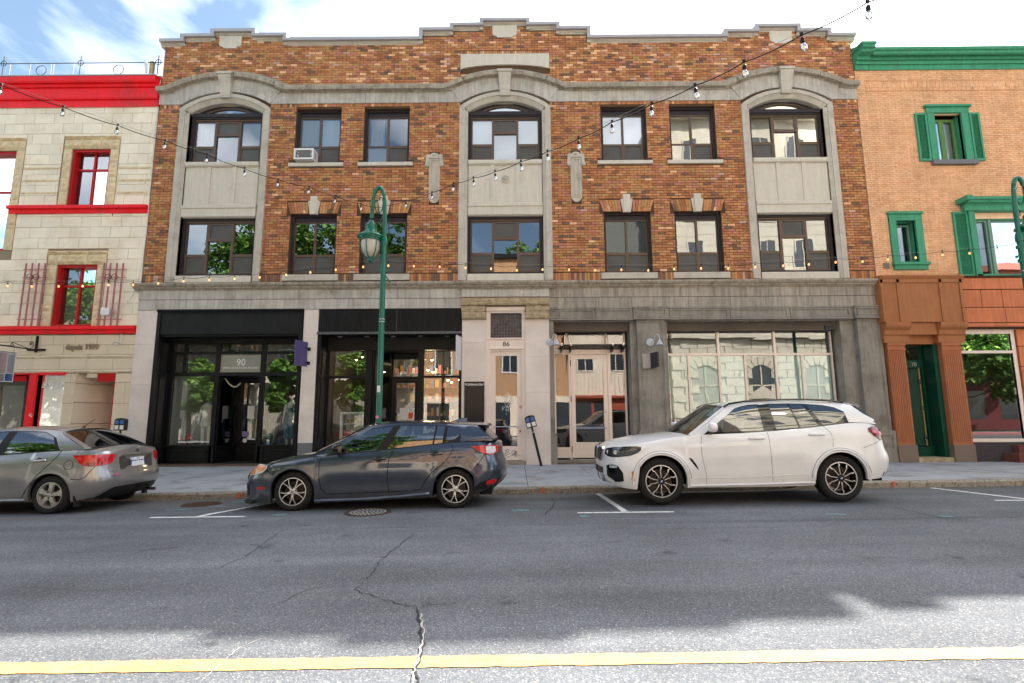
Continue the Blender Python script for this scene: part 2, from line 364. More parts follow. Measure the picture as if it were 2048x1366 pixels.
m_pave = mat('pavement_concrete', (.36,.365,.375), .85, var=.14, vs=1.5, bump=.35, bs=110, grime=(.16,.155,.15), gs=1.4, objvar=.05)
m_joint = mat('joint_dirt', (.06,.055,.05), .95, var=.2)
m_kerb = mat('exposed_aggregate_kerb', (.30,.27,.225), .9, var=.65, vs=45, bump=1, bs=80, grime=(.10,.085,.06), gs=8, objvar=.12)
for side, y0, y1, nm in ((1, 10.74, 15.6, 'sidewalk'), (-1, -9.6, -4.22, 'far_sidewalk')):
    mb = sheet(xs, [y0, (y0+y1)/2, y1], walk_z, -.03); sw = struct(mb.build(nm, m_joint))
    x = -18.0
    def slab(x0, x1, ya, yb, name, mt, lift=0, hgt=.05):
        mb = MB(); rg = []
        for (zz) in (-hgt, 0): rg.append([(x0, ya, walk_z(x0, ya)+lift+zz), (x1, ya, walk_z(x1, ya)+lift+zz), (x1, yb, walk_z(x1, yb)+lift+zz), (x0, yb, walk_z(x0, yb)+lift+zz)])
        mb.loft(rg); return mb.build(name, mt, sw)
    rows = ([10.74, 12.3, 13.95, 15.6] if side > 0 else [-9.6, -7.8, -6.0, -4.22])
    if side > 0:
        while x < 24:
            w = 1.52
            for a, b in zip(rows, rows[1:]): slab(x+.006, x+w-.006, a+.006, b-.006, 'slab', m_pave)
            x += w
    else:
        slab(-60, 60, rows[0], rows[-1], 'slab', m_pave)
    # kerb stones
    x = -18.3; yk0, yk1 = (10.62, 10.74) if side > 0 else (-4.22, -4.1)
    while x < (24 if side > 0 else -17):
        w = rnd.uniform(1.7, 2.6) if side > 0 else 60
        mb = MB(); nseg = 8
        rg = []
        for k in range(nseg+1):
            xx = x+.006+(w-.012)*k/nseg; j = (rnd.uniform(-.010, .010) if side > 0 else 0); ztop = walk_z(xx, yk0)-.004+j*.6
            zb = road_z(xx, yk0)-.1
            rg.append([(xx, yk0+j, zb), (xx, yk0+j, ztop-.03), (xx, yk0+.025+j, ztop), (xx, yk1, ztop+.006), (xx, yk1, zb)])
        mb.loft(rg); mb.build('kerb_stone', m_kerb, sw); x += w
# painted markings lie 4 mm above the road
m_yel = mat('yellow_road_paint', (.74,.41,.12), .7, var=.16, vs=5, bump=.5, bs=120, grime=(.30,.28,.24), gs=38)
m_wht = mat('white_road_paint', (.75,.75,.72), .7, var=.14, vs=12, bump=.4, bs=120, grime=(.24,.24,.24), gs=24)
m_teal = mat('faded_teal_survey_paint', (.12,.21,.22), .8, var=.3, vs=12, grime=(.10,.11,.115), gs=14)
m_org = mat('orange_survey_paint', (.60,.13,.05), .8, var=.2, vs=12)
m_crack = mat('crack_tar', (.035,.035,.036), .9, var=.3, vs=20)
m_crackw = mat('crack_chalky_filler', (.45,.43,.40), .9, var=.3, vs=30)
def ribbon(name, pts, w, m, dz=.004, jag=0):
    mb = MB(); L = []; 
    for i, (x, y) in enumerate(pts):
        a = pts[max(i-1, 0)]; b = pts[min(i+1, len(pts)-1)]; dx, dy = b[0]-a[0], b[1]-a[1]; d = sqrt(dx*dx+dy*dy) or 1
        ww = (w[i] if isinstance(w, list) else w)/2; j = rnd.uniform(-jag, jag)
        L.append(((x-dy/d*(ww+j), y+dx/d*(ww+j)), (x+dy/d*(ww+j), y-dx/d*(ww+j))))
    for p, q in zip(L, L[1:]):
        mb.poly([(*p[0], road_z(*p[0])+dz), (*p[1], road_z(*p[1])+dz), (*q[1], road_z(*q[1])+dz), (*q[0], road_z(*q[0])+dz)])
    return mb.build(name, m, road, loc=(0,0,0))
def gp(px, py):                    # point of the road seen at a measured pixel
    Y = 6.0
    for _ in range(30):
        d = _fw*F_PX + _r2*(px-1024) - _u2*(py-683); t = (road_z(d.x*Y/d.y, Y) - CAM_H)/d.z; Y = .5*Y + .5*d.y*t
    return (d.x*t, d.y*t)
ya, yb = gp(300, 1331)[1], gp(1750, 1313)[1]
yl = (ya+yb)/2
ribbon('centre_line', [(x*.06, yl) for x in range(-1000, 1001)], .135, m_yel, jag=.006)
def line(a, b, w, m, nm='parking_line', n=30, jag=.007):
    A, B = gp(*a), gp(*b); return ribbon(nm, [(A[0]+(B[0]-A[0])*k/n, A[1]+(B[1]-A[1])*k/n) for k in range(n+1)], w, m, jag=jag)
line((300, 1035.5), (489, 1033.5), .085, m_wht); line((396, 1034), (548, 1006), .10, m_wht).location.z += .004
line((1155, 1026), (1348, 1024), .085, m_wht); line((1196, 988), (1250, 1024), .10, m_wht).location.z += .004
line((1862, 976), (2090, 1003), .10, m_wht); line((1990, 1001), (2100, 1001), .085, m_wht)
def splotch(px, py, rx, ry, m):
    c = gp(px, py); pts = []
    for k in range(14):
        a = 2*pi*k/14; f = rnd.uniform(.55, 1.1); pts.append((c[0]+rx*f*cos(a), c[1]+ry*f*sin(a)))
    mb = MB(); mb.poly([(x, y, road_z(x, y)+.004) for x, y in pts]); return mb.build('paint_mark', m, road, loc=(0,0,0))
for a in ((1040,1021,.16,.12),(1168,1033,.10,.10),(1672,1029,.16,.09),(355,1020,.28,.09),(430,1013,.2,.09),(480,1004,.22,.08),(560,1030,.16,.1),(1890,1033,.13,.06)):
    splotch(*a, m_teal)
def crack(name, pix, w, m, dz=.006, sub=7, wob=.022):
    P_ = [gp(*p) for p in pix]; out = []
    for i in range(len(P_)-1):
        for k in range(sub):
            t = k/sub; x = P_[i][0]+(P_[i+1][0]-P_[i][0])*t; y = P_[i][1]+(P_[i+1][1]-P_[i][1])*t
            s_ = min(1, y/5)
            out.append((x+rnd.uniform(-wob, wob)*s_, y+rnd.uniform(-wob, wob)*s_))
    out.append(P_[-1]); ws = [w*rnd.uniform(.4, 1.5) for _ in out]; ws[0] = ws[-1] = .001
    return ribbon(name, out, ws, m, dz)
crack('crack', [(845,1395),(832,1345),(848,1290),(838,1250),(834,1214)], .017, m_crack, wob=.012)
crack('crack_filler', [(822,1390),(826,1350),(840,1310),(848,1268),(841,1228)], .012, m_crackw, dz=.009, wob=.012)
crack('crack', [(834,1214),(800,1208),(760,1198),(712,1180),(745,1148),(760,1122),(800,1092),(828,1068)], .008, m_crack)
crack('crack', [(838,1214),(880,1209),(915,1205)], .008, m_crack)
crack('crack', [(430,1160),(300,1180),(180,1182),(40,1176)], .005, m_crack)
crack('crack', [(560,1062),(500,1110),(430,1140)], .008, m_crack)
crack('crack', [(400,1366),(440,1330),(480,1296),(530,1276)], .004, m_crackw, wob=.01)
crack('crack', [(1106,996),(1110,1008),(1102,1018),(1090,1030)], .016, m_crack)
crack('crack', [(1730,1004),(1800,1018),(1880,1035),(2060,1062)], .012, m_crack)
crack('seam', [(2060,1034),(1750,1040),(1400,1046),(1060,1050),(860,1054),(640,1060),(300,1066),(-20,1072)], .009, m_crack, wob=.006)
crack('crack', [(560,1210),(610,1180),(700,1172)], .006, m_crack)
crack('crack', [(1500,1130),(1560,1100),(1640,1092),(1700,1070)], .003, m_crack)
# manhole covers
m_cast = mat('rusty_cast_iron', (.085,.05,.038), .6, metal=.3, var=.4, vs=12, bump=.6, bs=40)
m_castp = mat('pale_worn_cast_iron', (.30,.33,.33), .6, var=.3, vs=20)
def manhole(px, py, r, label, pattern):
    c = gp(px, py); z = road_z(*c)+.003
    t = thing('manhole_cover', label, 'manhole cover', (c[0], c[1], z))
    tilt = (-.012, 0, 0)
    mb = MB(); mb.lathe([(r, 0), (r, .008), (r*.9, .008), (r*.9, .002)], (c[0], c[1], z), 40, caps=False); o = mb.build('rim', m_cast, t, smooth=True)
    mb = MB(); mb.lathe([(r*.88, -.01), (r*.88, .007)], (c[0], c[1], z), 40); mb.build('lid', m_cast, t)
    if pattern:
        mb = MB()
        for rr, nn in ((.74, 26), (.58, 20), (.42, 14), (.26, 9), (.1, 3)):
            for k in range(nn):
                a = 2*pi*k/nn; x, y = c[0]+r*rr*cos(a), c[1]+r*rr*sin(a); q = r*.055
                mb.lathe([(q, .0065), (q, .011)], (x, y, z), 6)
        stuff(mb.build('stud', m_castp, t))
    else:
        mb = MB()
        for k in range(-4, 5):
            h = sqrt(max(0, .8**2-(k*.18)**2))*r; mb.box(c[0]-h, c[0]+h, c[1]+k*.18*r-.008, c[1]+k*.18*r+.008, z+.006, z+.010)
        stuff(mb.build('rib', m_cast, t))
manhole(736, 1025, .36, 'round studded manhole cover in the road in front of the grey hatchback', True)
manhole(403, 1009.5, .33, 'plain rusty manhole cover near the kerb between sedan and hatchback', False)
for px, py in ((1085, 975), (478, 985), (1786, 963)):
    x, z = at(px, py, 10.60); mb = MB(); zb = road_z(x, 10.62)+.02; zt = zb+.105
    pts = [(x+rnd.uniform(-.02, .02)+s_*.03, zb+(zt-zb)*k/5) for s_, ks in ((-1, range(6)), (1, range(5, -1, -1))) for k in ks]
    mb.prism(pts, 10.598, 10.604); mb.build('paint_mark', m_org, sw if False else road, loc=(0,0,0))
# ------------------------------------------------------------------ main brick building
XC = -.285
B = thing('brick_building', 'three storey brown brick building with stepped parapet, arched bays and shops at street level', 'building', (XC, FY, .2))
BX0, BX1 = -11.36, 10.90
bays = [(-9.2, 'L'), (XC, 'C'), (8.64, 'R')]
WINX = [(-6.94, -5.50), (-4.76, -3.32), (2.75, 4.19), (4.93, 6.37)]
UP = (9.50, 11.34); LO = (5.88, 7.82)
def top_z(x):
    a = abs(x-XC)
    if a < .70: return 14.39
    if a < 1.67: return 14.23
    if a < 2.66: return 14.07
    d = a
    if d < 7.18: return 13.75
    if d < 8.20: return 13.92
    if d < 9.43: return 14.09
    if d < 10.40: return 13.92
    return 13.75
# core walls behind the bricks
holes = [(a, b, *UP) for a, b in WINX] + [(a, b, *LO) for a, b in WINX]
bayholes = []
for c, _ in bays: bayholes += [(c-1.16, c+1.16, 5.66, 11.62)]
mb = MB()
wall_holes(mb, BX0, BX1, 5.5, 11.9, FY+.02, holes+bayholes, .26, 0)
wall_holes(mb, BX0, BX1, 11.9, 13.65, FY+.02, [], 0, 0)
steps = []
x = BX0
edges = sorted({BX0, BX1, *[XC+s*d for s in (-1, 1) for d in (.70, 1.67, 2.66, 7.18, 8.20, 9.43, 10.40)]})
for a, b in zip(edges, edges[1:]):
    zt = top_z((a+b)/2)
    mb.box(a, b, FY+.02, FY+.35, 13.65, zt-.08)
mb.poly([(BX0, FY+.35, 13.2), (BX1, FY+.35, 13.2), (BX1, 29, 13.2), (BX0, 29, 13.2)])
mb.poly([(BX0, FY+.02, 0), (BX0, 29, 0), (BX0, 29, 13.7), (BX0, FY+.02, 13.7)])
mb.poly([(BX1, FY+.02, 0), (BX1, 29, 0), (BX1, 29, 13.7), (BX1, FY+.02, 13.7)])
mb.poly([(BX0, 29, 0), (BX1, 29, 0), (BX1, 29, 13.2), (BX0, 29, 13.2)])
mb.build('wall', m_mortar, B, recalc=False)
mb = MB()
for z in (5.2, 8.9): mb.box(BX0+.1, BX1-.1, FY+.5, 19.5, z, z+.25)
mb.box(BX0+.1, BX1-.1, 19.4, 19.5, 5.4, 13)
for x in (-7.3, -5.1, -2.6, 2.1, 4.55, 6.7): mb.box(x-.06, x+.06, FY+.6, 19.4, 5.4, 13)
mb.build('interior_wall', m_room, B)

# bricks --------------------------------------------------------------------
def brick_field(parent, regions, excl, y, L, Hc, J, mats, wts, near, rngseed, prefix='brick', proud=(.004, .011), bond=.5, zbase=0):
    """running bond over rectangular regions; the 300 bricks seen largest are objects, the rest one mesh"""
    rg = random.Random(rngseed); all_ = []
    for x0, x1, z0, z1 in regions:
        r0 = int(math.floor((z0-zbase)/Hc)); r1 = int(math.ceil((z1-zbase)/Hc))
        for r_ in range(r0, r1):
            za, zb = zbase+r_*Hc, zbase+(r_+1)*Hc
            off = (r_ % 2)*bond*L; k0 = int(math.floor((x0-off)/L))-1
            for k in range(k0, int((x1-off)/L)+2):
                a, b = off+k*L, off+(k+1)*L
                a_, b_ = max(a, x0), min(b, x1); zc, zd = max(za, z0), min(zb, z1)
                if b_-a_ < .03 or zd-zc < .02: continue
                segs = [(a_, b_)]
                for (p, q, u, v) in excl:
                    if zc+.001 < v and zd-.001 > u:
                        ns = []
                        for (s0, s1) in segs:
                            if s1 <= p or s0 >= q: ns.append((s0, s1))
                            else:
                                if s0 < p: ns.append((s0, p))
                                if s1 > q: ns.append((q, s1))
                        segs = ns
                for s0, s1 in segs:
                    if s1-s0 > .03: all_.append((s0+J/2, s1-J/2, zc+J/2, zd-J/2, abs(s1-s0-L) < 1e-4 and abs(zd-zc-Hc) < 1e-4))
    full = sorted([i for i, b in enumerate(all_) if b[4] and near(b)], key=lambda i: ((all_[i][0])**2+(all_[i][2]-1.5)**2))[:300]
    fs = set(full); nm = len(mats); cols = [rg.choices(range(nm), wts if b[2] > 12 or len(wts) < 9 else [26,20,16,10,7,13,1.5,12,.8])[0] for b in all_]
    mb = MB()
    for i, (a, b, c, d, _) in enumerate(all_):
        if i in fs: continue
        mb.front(a, b, y-rg.uniform(*proud), y+.02, c, d, cols[i])
    stuff(mb.build(prefix+'_courses', mats, parent, recalc=False))
    meshes = {}
    for i in full:
        a, b, c, d, _ = all_[i]; k = cols[i]
        if k not in meshes:
            q = MB(); q.front(0, L-J, 0, .03, 0, Hc-J); o = q.build(prefix, mats[k], None, loc=(0, 0, 0), recalc=False); meshes[k] = o.data; bpy.data.objects.remove(o)
        link(prefix, meshes[k], parent, (a, y-rg.uniform(*proud), c))
ex = holes[:] + [(c-1.42, c+1.42, 5.5, 11.7) for c, _ in bays]
ex += [(-1.72-.0, 1.155, 12.55, 13.27)]
for a, b in WINX: ex += [(a-.14, b+.14, 9.35, 9.5), (a-.13, b+.13, 5.6, 5.88), (a-.12, b+.12, 7.82, 8.22)]
for s, e in ((-2.50, 0), (1.93, 0)): ex += [(s-.15, s+.15, 8.15, 9.75)]
regs = [(BX0, BX1, 12.1, 14.3)]
for a, b in zip(edges, edges[1:]): ex.append((a, b, top_z((a+b)/2)-.17, 15))
ex_up = ex
def near_ok(b):
    x, z = b[0], b[2]
    return z > 6.0 and z < 11.3 and not (-3.4 < x < -2.55 and z < 6.7)
brick_field(B, [(BX0, BX1, 5.90, 11.40)]+regs, ex_up, FY, .226, .0833, .015, m_br, BW, near_ok, 3)
# soldier courses, flat arches
def soldier(x0, x1, z0, z1, y=FY, w=.083, parent=B, mats=m_br, wts=BW, name='soldier_course', seed=1, lean=0, cxx=0):
    rg = random.Random(seed); n = max(1, round((x1-x0)/w)); ww = (x1-x0)/n; mb = MB()
    for i in range(n):
        a, b = x0+i*ww+.005, x0+(i+1)*ww-.005; k = rg.choices(range(len(mats)), wts)[0]; yy = y-rg.uniform(.004, .012)
        if lean:
            sh0 = 0; sh1a = (a-cxx)*lean; sh1b = (b-cxx)*lean
            q = [(a, z0), (b, z0), (b+sh1b, z1), (a+sh1a, z1)]
            if rg.random() < .5:   # split into two stretchers like the photographed voussoirs
                zm = z0+(z1-z0)*rg.choice((.33, .6)); t = (zm-z0)/(z1-z0)
                mb.prism([(a, z0), (b, z0), (b+sh1b*t, zm-.005), (a+sh1a*t, zm-.005)], yy, y+.02, k)
                mb.prism([(a+sh1a*t, zm+.005), (b+sh1b*t, zm+.005), q[2], q[3]], yy-.002, y+.02, rg.choices(range(len(mats)), wts)[0])
            else: mb.prism(q, yy, y+.02, k)
        else: mb.front(a, b, yy, y+.02, z0, z1, k)
    return stuff(mb.build(name, mats, parent))
segs_between = [(BX0, -10.62), (-7.78, XC-1.42), (XC+1.42, 7.22), (10.06, BX1)]
for i, (a, b) in enumerate(segs_between):
    soldier(a+.01, b-.01, 11.405, 11.50, w=.075, seed=10+i)
soldier(-1.72, 1.155, 13.20, 13.30, y=FY-.004, w=.07, seed=21)
for i, (a, b) in enumerate(segs_between):   # bottom soldier row broken by the sills
    cut = [a]+[v for p, q in WINX if a < p < b for v in (p-.13, q+.13)]+[b]
    for j in range(0, len(cut), 2): soldier(cut[j]+.01, cut[j+1]-.01, 5.66, 5.885, w=.08, seed=30+i*5+j, wts=[10,8,6,20,24,16,1,3,2])
for i, (a, b) in enumerate(WINX):
    c = (a+b)/2
    soldier(a-.01, c-.17, 7.835, 8.20, w=.085, seed=50+i, lean=.16, cxx=c, wts=[16,8,20,8,5,20,3,8,1]); soldier(c+.17, b+.01, 7.835, 8.20, w=.085, seed=60+i, lean=.16, cxx=c, wts=[16,8,20,8,5,20,3,8,1])
    mb = MB(); y0 = FY-.05
    mb.prism([(c-.12, 7.80), (c+.12, 7.80), (c+.19, 8.22), (c+.115, 8.245), (c+.115, 8.36), (c-.115, 8.36), (c-.115, 8.245), (c-.19, 8.22)], FY-.03, FY+.03)
    mb.prism([(c-.085, 7.795), (c+.085, 7.795), (c+.11, 8.37), (c-.11, 8.37)], y0-.02, FY-.028); mb.build('keystone', m_concl, B)
    for z1, h, q in ((9.495, .125, .14), (5.885, .20, .13)):
        mb = MB(); mb.sweepx([(FY+.2, z1-h), (FY-.07, z1-h), (FY-.075, z1-.03), (FY-.065, z1-.012), (FY+.2, z1)], a-q, b+q); mb.build('window_sill', m_concl if z1 > 9 else m_conc, B)
# ornaments
for c in (-2.50, 1.93):
    mb = MB()
    mb.prism([(c-.17, 8.30), (c-.12, 8.20), (c-.05, 8.145), (c+.05, 8.145), (c+.12, 8.20), (c+.17, 8.30), (c+.17, 9.62), (c-.17, 9.62)], FY-.03, FY+.02)
    mb.frame(c-.125, c+.125, 8.30, 9.56, .03, FY-.055, FY-.028)
    mb.frame(c-.06, c+.06, 8.36, 9.50, .018, FY-.045, FY-.028)
    mb.prism([(c-.28, 9.36), (c-.245, 9.31), (c-.17, 9.34), (c-.17, 9.60), (c+.17, 9.60), (c+.17, 9.34), (c+.245, 9.31), (c+.28, 9.36), (c+.25, 9.72), (c+.13, 9.72), (c+.08, 9.77), (c-.08, 9.77), (c-.13, 9.72), (c-.25, 9.72)], FY-.065, FY+.02)
    for s in (-1, 1): mb.lathe([(.001, -.10), (.035, -.09), (.045, -.06)], (c+s*.255, FY, 9.37), 12, 'y')
    mb.lathe([(.001, -.11), (.05, -.09), (.06, -.06)], (c, FY, 9.72), 12, 'y')
    mb.build('wall_ornament', m_conc, B)
# plaque over the central arch
mb = MB(); pts = [(-1.715, 13.19), (-1.715, 12.56)]
for k in range(0, 21):
    xx = -1.72+2.87*k/20; zz = 12.53+.28*sqrt(max(0, 1-((xx-XC)/1.65)**2)); pts.append((xx, zz)) if abs(xx) else None
pts += [(1.15, 12.56), (1.15, 13.19)]
mb.prism(pts, FY-.035, FY+.03); mb.build('name_plaque', m_concl, B)

# arched cornice ----------------------------------------------------------------
def arc(c, w, z0, rise, n=14):
    r_ = (w*w+rise*rise)/(2*rise); zc = z0+rise-r_; a = math.asin(w/r_)
    return [(c+r_*sin(-a+2*a*k/n), zc+r_*cos(-a+2*a*k/n)) for k in range(n+1)]
path = [(BX0-.03, 11.86)]
for c, _ in bays:
    path += [(c-1.90, 11.86)] + arc(c, 1.70, 11.93, .42) + [(c+1.90, 11.86)]
path += [(BX1+.03, 11.86)]
def resample(p, step):
    out = [p[0]]; 
    for a, b in zip(p, p[1:]):
        d = math.dist(a, b); n = max(1, round(d/step))
        for k in range(1, n+1): out.append((a[0]+(b[0]-a[0])*k/n, a[1]+(b[1]-a[1])*k/n))
    return out
def sweep_xz(pth, prof, name, m, parent, gap=.003):
    """profile points (n, d): n up the normal of the path, d out of the wall"""
    mb = MB(); rings = []
    for i, (x, z) in enumerate(pth):
        a = pth[max(i-1, 0)]; b = pth[min(i+1, len(pth)-1)]; tx, tz = b[0]-a[0], b[1]-a[1]; l_ = sqrt(tx*tx+tz*tz); nx, nz_ = -tz/l_, tx/l_
        e = gap if i == 0 else (-gap if i == len(pth)-1 else 0)
        rings.append([(x+nx*n_+tx/l_*e, FY-d*.62, zcor(z+nz_*n_+tz/l_*e, max(0, d*.62))) for n_, d in prof])
    mb.loft(rings); return mb.build(name, m, parent)
CP = [(0, -.02), (0, .05), (.03, .06), (.045, .12), (.10, .15), (.12, .24), (.155, .26), (.165, .33), (.27, .37), (.315, .37), (.32, .36), (.34, -.02)]
p2 = resample(path, .25); chunk = 5; i = 0
while i < len(p2)-1:
    j = min(i+chunk, len(p2)-1)
    if len(p2)-1-j < 3: j = len(p2)-1
    sweep_xz(p2[i:j+1], CP, 'cornice_stone', m_concd, B); i = j
# keystones over the bays
for c, _ in bays:
    mb = MB(); mb.loft([[(c-w, FY-d0, z), (c+w, FY-d0, z), (c+w, FY+.0, z), (c-w, FY+.0, z)] for z, w, d0 in ((11.68, .155, .12), (11.76, .16, .15), (12.0, .175, .17), (12.30, .20, .25), (12.40, .205, .27))])
    mb.box(c-.235, c+.235, FY-.30, FY, 12.40, 12.48); mb.build('keystone', m_conc, B)
# frieze between brick and cornice, and spandrels round the arches
for a, b in segs_between:
    n = max(1, round((b-a)/1.05)); w = (b-a)/n
    for k in range(n):
        mb = MB(); mb.front(a+k*w+.004, a+(k+1)*w-.004, FY-.045, FY+.02, 11.50, 11.88); mb.build('frieze_stone', m_frieze, B)
for c, tagc in bays:
    # spandrel: between archivolt and cornice
    inner = arc(c, 1.42, 11.50, .42, 24); outer = arc(c, 1.72, 11.93, .42, 24)
    nst = 6
    for s in range(nst):
        q = inner[s*4:s*4+5]; r_ = outer[s*4:s*4+5]; mb = MB(); e = .004
        a_ = [(x, z) for x, z in q]; b_ = [(x, z) for x, z in r_]
        a_[0] = (a_[0][0]+e, a_[0][1]); b_[0] = (b_[0][0]+e, b_[0][1])
        rings = [[(p[0], FY-.06, p[1]), (p[0], FY+.02, p[1]), (o_[0], FY+.02, o_[1]), (o_[0], FY-.06, o_[1])] for p, o_ in zip(a_, b_)]
        mb.loft(rings); mb.build('spandrel_stone', m_frieze, B)
    # stiles and archivolt: stepped mouldings
    mb = MB()
    for s in (-1, 1):
        xo, xi = c+s*1.44, c+s*1.27; mb.box(min(xo, xi), max(xo, xi), FY-.075, FY+.1, 5.66, 11.34)
        xo, xi = c+s*1.27, c+s*1.16
        mb.loft([[(xo, FY-.05, z), (xi, FY+.03, z), (xi, FY+.28, z), (xo, FY+.28, z)] for z in (5.66, 11.24)])
    o1 = arc(c, 1.44, 11.34, .50, 24); o2 = arc(c, 1.27, 11.30, .42, 24); o3 = arc(c, 1.16, 11.22, .36, 24)
    mb.loft([[(p[0], FY-.085, p[1]), (p[0], FY+.1, p[1]), (q[0], FY+.1, q[1]), (q[0], FY-.085, q[1])] for p, q in zip(o1, o2)])
    mb.loft([[(p[0], FY-.06, p[1]), (p[0], FY+.28, p[1]), (q[0], FY+.28, q[1]), (q[0], FY+.03, q[1])] for p, q in zip(o2, o3)])
    mb.box(c-1.16, c+1.16, FY+.18, FY+.30, 11.56, 11.9)
    mb.build('bay_surround', m_conc, B)
    # panel between the two windows
    mb = MB()
    mb.box(c-1.16, c+1.16, FY+.05, FY+.2, 7.74, 9.55)
    mb.sweepx([(FY+.2, 9.55), (FY-.03, 9.55), (FY-.04, 9.50), (FY-.03, 9.43), (FY+.02, 9.40), (FY+.2, 9.38)], c-1.16, c+1.16)
    for s in (-.40, .40): mb.box(c+s-.055, c+s+.055, FY+.015, FY+.06, 8.15, 9.40)
    mb.sweepx([(FY+.2, 8.15), (FY+.01, 8.15), (FY-.03, 8.12), (FY-.03, 8.03), (FY+.2, 8.03)], c-1.16, c+1.16)
    mb.box(c-1.16, c+1.16, FY+.0, FY+.2, 7.76, 8.03)
    mb.build('bay_panel', m_concl, B)
    mb = MB(); mb.sweepx([(FY+.3, 5.87), (FY-.02, 5.87), (FY-.03, 5.84), (FY-.03, 5.66), (FY+.3, 5.66)], c-1.16, c+1.16); mb.build('window_sill', m_concl, B)
    if tagc == 'C':
        mb = MB(); mb.lathe([(.13, 0), (.13, -.03), (.10, -.035), (.095, -.02), (.05, -.03), (.001, -.035)], (c+.01, FY+.05, 8.93), 24, 'y'); mb.box(c-.015, c+.035, FY-.03, FY+.03, 8.90, 8.99); mb.build('rosette', m_conc, B, smooth=True)
# parapet coping
for nm, dz0, dz1, out, mt in (('coping_stone', -.20, -.10, .07, m_conc), ('coping_cap', -.10, 0, .16, m_coping)):
    es = [BX0-.02]+edges[1:-1]+[BX1+.02]
    for a, b in zip(es, es[1:]):
        zt = top_z((a+b)/2); mb = MB(); za, zb = top_z(a-.01) if a > BX0+.1 else 0, top_z(b+.01) if b < BX1-.1 else 0
        t = .12; l_ = a-(t if za < zt and za else (.10 if not za else -0)); r_ = b+(t if zb < zt and zb else (.10 if not zb else 0))
        if za > zt: l_ = a+t
        if zb > zt: r_ = b-t
        if nm == 'coping_cap': mb.box(l_, r_, FY-out, FY+.45, zt+dz0, zt+dz1)
        else: mb.sweepx([(FY+.3, zt+dz1), (FY-out, zt+dz1), (FY-out+.01, zt-.14), (FY-.02, zt-.17), (FY-.02, zt+dz0), (FY+.3, zt+dz0)], l_, r_)
        for zz, xx, s in ((za, a, -1), (zb, b, 1)):
            if zz and zz < zt:
                xa, xb = (xx-t, xx) if s < 0 else (xx, xx+t)
                mb.box(xa, xb, FY-out+.003, FY+.30, zz+dz0+(.005), zt+dz0)
        mb.build(nm, mt, B)
for c in (-9.22, XC, 8.65):
    zt = 14.09 if abs(c-XC) > 1 else 14.39
    q = .36 if abs(c-XC) > 1 else .40
    mb = MB(); mb.prism([(c-q, zt-.19), (c-q, zt-.50), (c-q+.06, zt-.56), (c-q+.13, zt-.56), (c-q+.15, zt-.62), (c+q-.15, zt-.62), (c+q-.13, zt-.56), (c+q-.06, zt-.56), (c+q, zt-.50), (c+q, zt-.19)], FY-.04, FY+.02)
    mb.build('parapet_panel', m_concl, B)

# windows ---------------------------------------------------------------------
def pane(x0, x1, z0, z1, y, kind, win):
    """kind: g glass, s insect screen over glass, b blind, c curtain"""
    mb = MB(); mb.poly([(x0, y, z0), (x1, y, z0), (x1, y, z1), (x0, y, z1)])
    if kind == 's':
        o = mb.build('screen', m_screen, win); return
    tilt = rnd.uniform(-.003, .003)
    mb.v = [(x, yy+(z-z0)*tilt+(x-x0)*rnd.uniform(-.002, .002), z) for x, yy, z in mb.v]
    mb.build('pane', m_win, win)
    if kind == 'b':
        q = MB(); q.box(x0, x1, y+.07, y+.075, z0-.02, z1); q.build('blind', m_blind, win)
    if kind in ('c', 'C'):
        q = MB(); n = 40
        xa, xb = (x0, x1) if kind == 'C' else (x0+.03, x0+(x1-x0)*.8)
        for i in range(n):
            u0, u1 = xa+(xb-xa)*i/n, xa+(xb-xa)*(i+1)/n; f = lambda u: y+.10+.018*sin(u*70)
            q.poly([(u0, f(u0), z0-.3), (u1, f(u1), z0-.3), (u1, f(u1), z1), (u0, f(u0), z1)])
        q.build('curtain', m_curt, win, smooth=True)
def two_col(x0, x1, z0, z1, kinds, split=.36):
    """kinds: upper-left, upper-right, lower-left, lower-right"""
    Y0 = FY+.13
    mb = MB(); mb.frame(x0, x1, z0, z1, .07, Y0, Y0+.14, wb=.06, wt=.06)
    mb.box(x0+.07, x1-.07, Y0+.06, Y0+.14, z1-.20, z1-.06)
    w = mb.build('window', m_trim, B)
    xa, xb, za, zb = x0+.07, x1-.07, z0+.06, z1-.20; xm = (xa+xb)/2; zm = za+(zb-za)*split
    mb = MB(); f = .035
    mb.frame(xa, xb, za, zb, .03, Y0+.07, Y0+.13); mb.box(xm-.03, xm+.03, Y0+.05, Y0+.13, za+.03, zb-.03)
    mb.box(xa+.03, xm-.03, Y0+.06, Y0+.13, zm-.025, zm+.025); mb.box(xm+.03, xb-.03, Y0+.06, Y0+.13, zm-.025, zm+.025)
    for (u, v), kd in (((xa+.03, xm-.03), kinds[2]), ((xm+.03, xb-.03), kinds[3])):
        if kd == 's': mb.frame(u, v, za+.03, zm-.025, .03, Y0+.055, Y0+.10)
    mb.build('sash', m_bronze, w)
    yp = Y0+.10
    pane(xa+.03, xm-.03, zm+.025, zb-.03, yp, kinds[0], w); pane(xm+.03, xb-.03, zm+.025, zb-.03, yp, kinds[1], w)
    pane(xa+.03, xm-.03, za+.03, zm-.025, yp-.02, kinds[2], w); pane(xm+.03, xb-.03, za+.03, zm-.025, yp-.02, kinds[3], w)
    return w
two_col(*WINX[0], *UP, 'bbgs'); two_col(*WINX[1], *UP, 'cgbs'); two_col(*WINX[2], *UP, 'bbss'); two_col(*WINX[3], *UP, 'gggs')
two_col(*WINX[0], *LO, 'ggss'); two_col(*WINX[1], *LO, 'ggss'); two_col(*WINX[2], *LO, 'ggss'); two_col(*WINX[3], *LO, 'ggss')
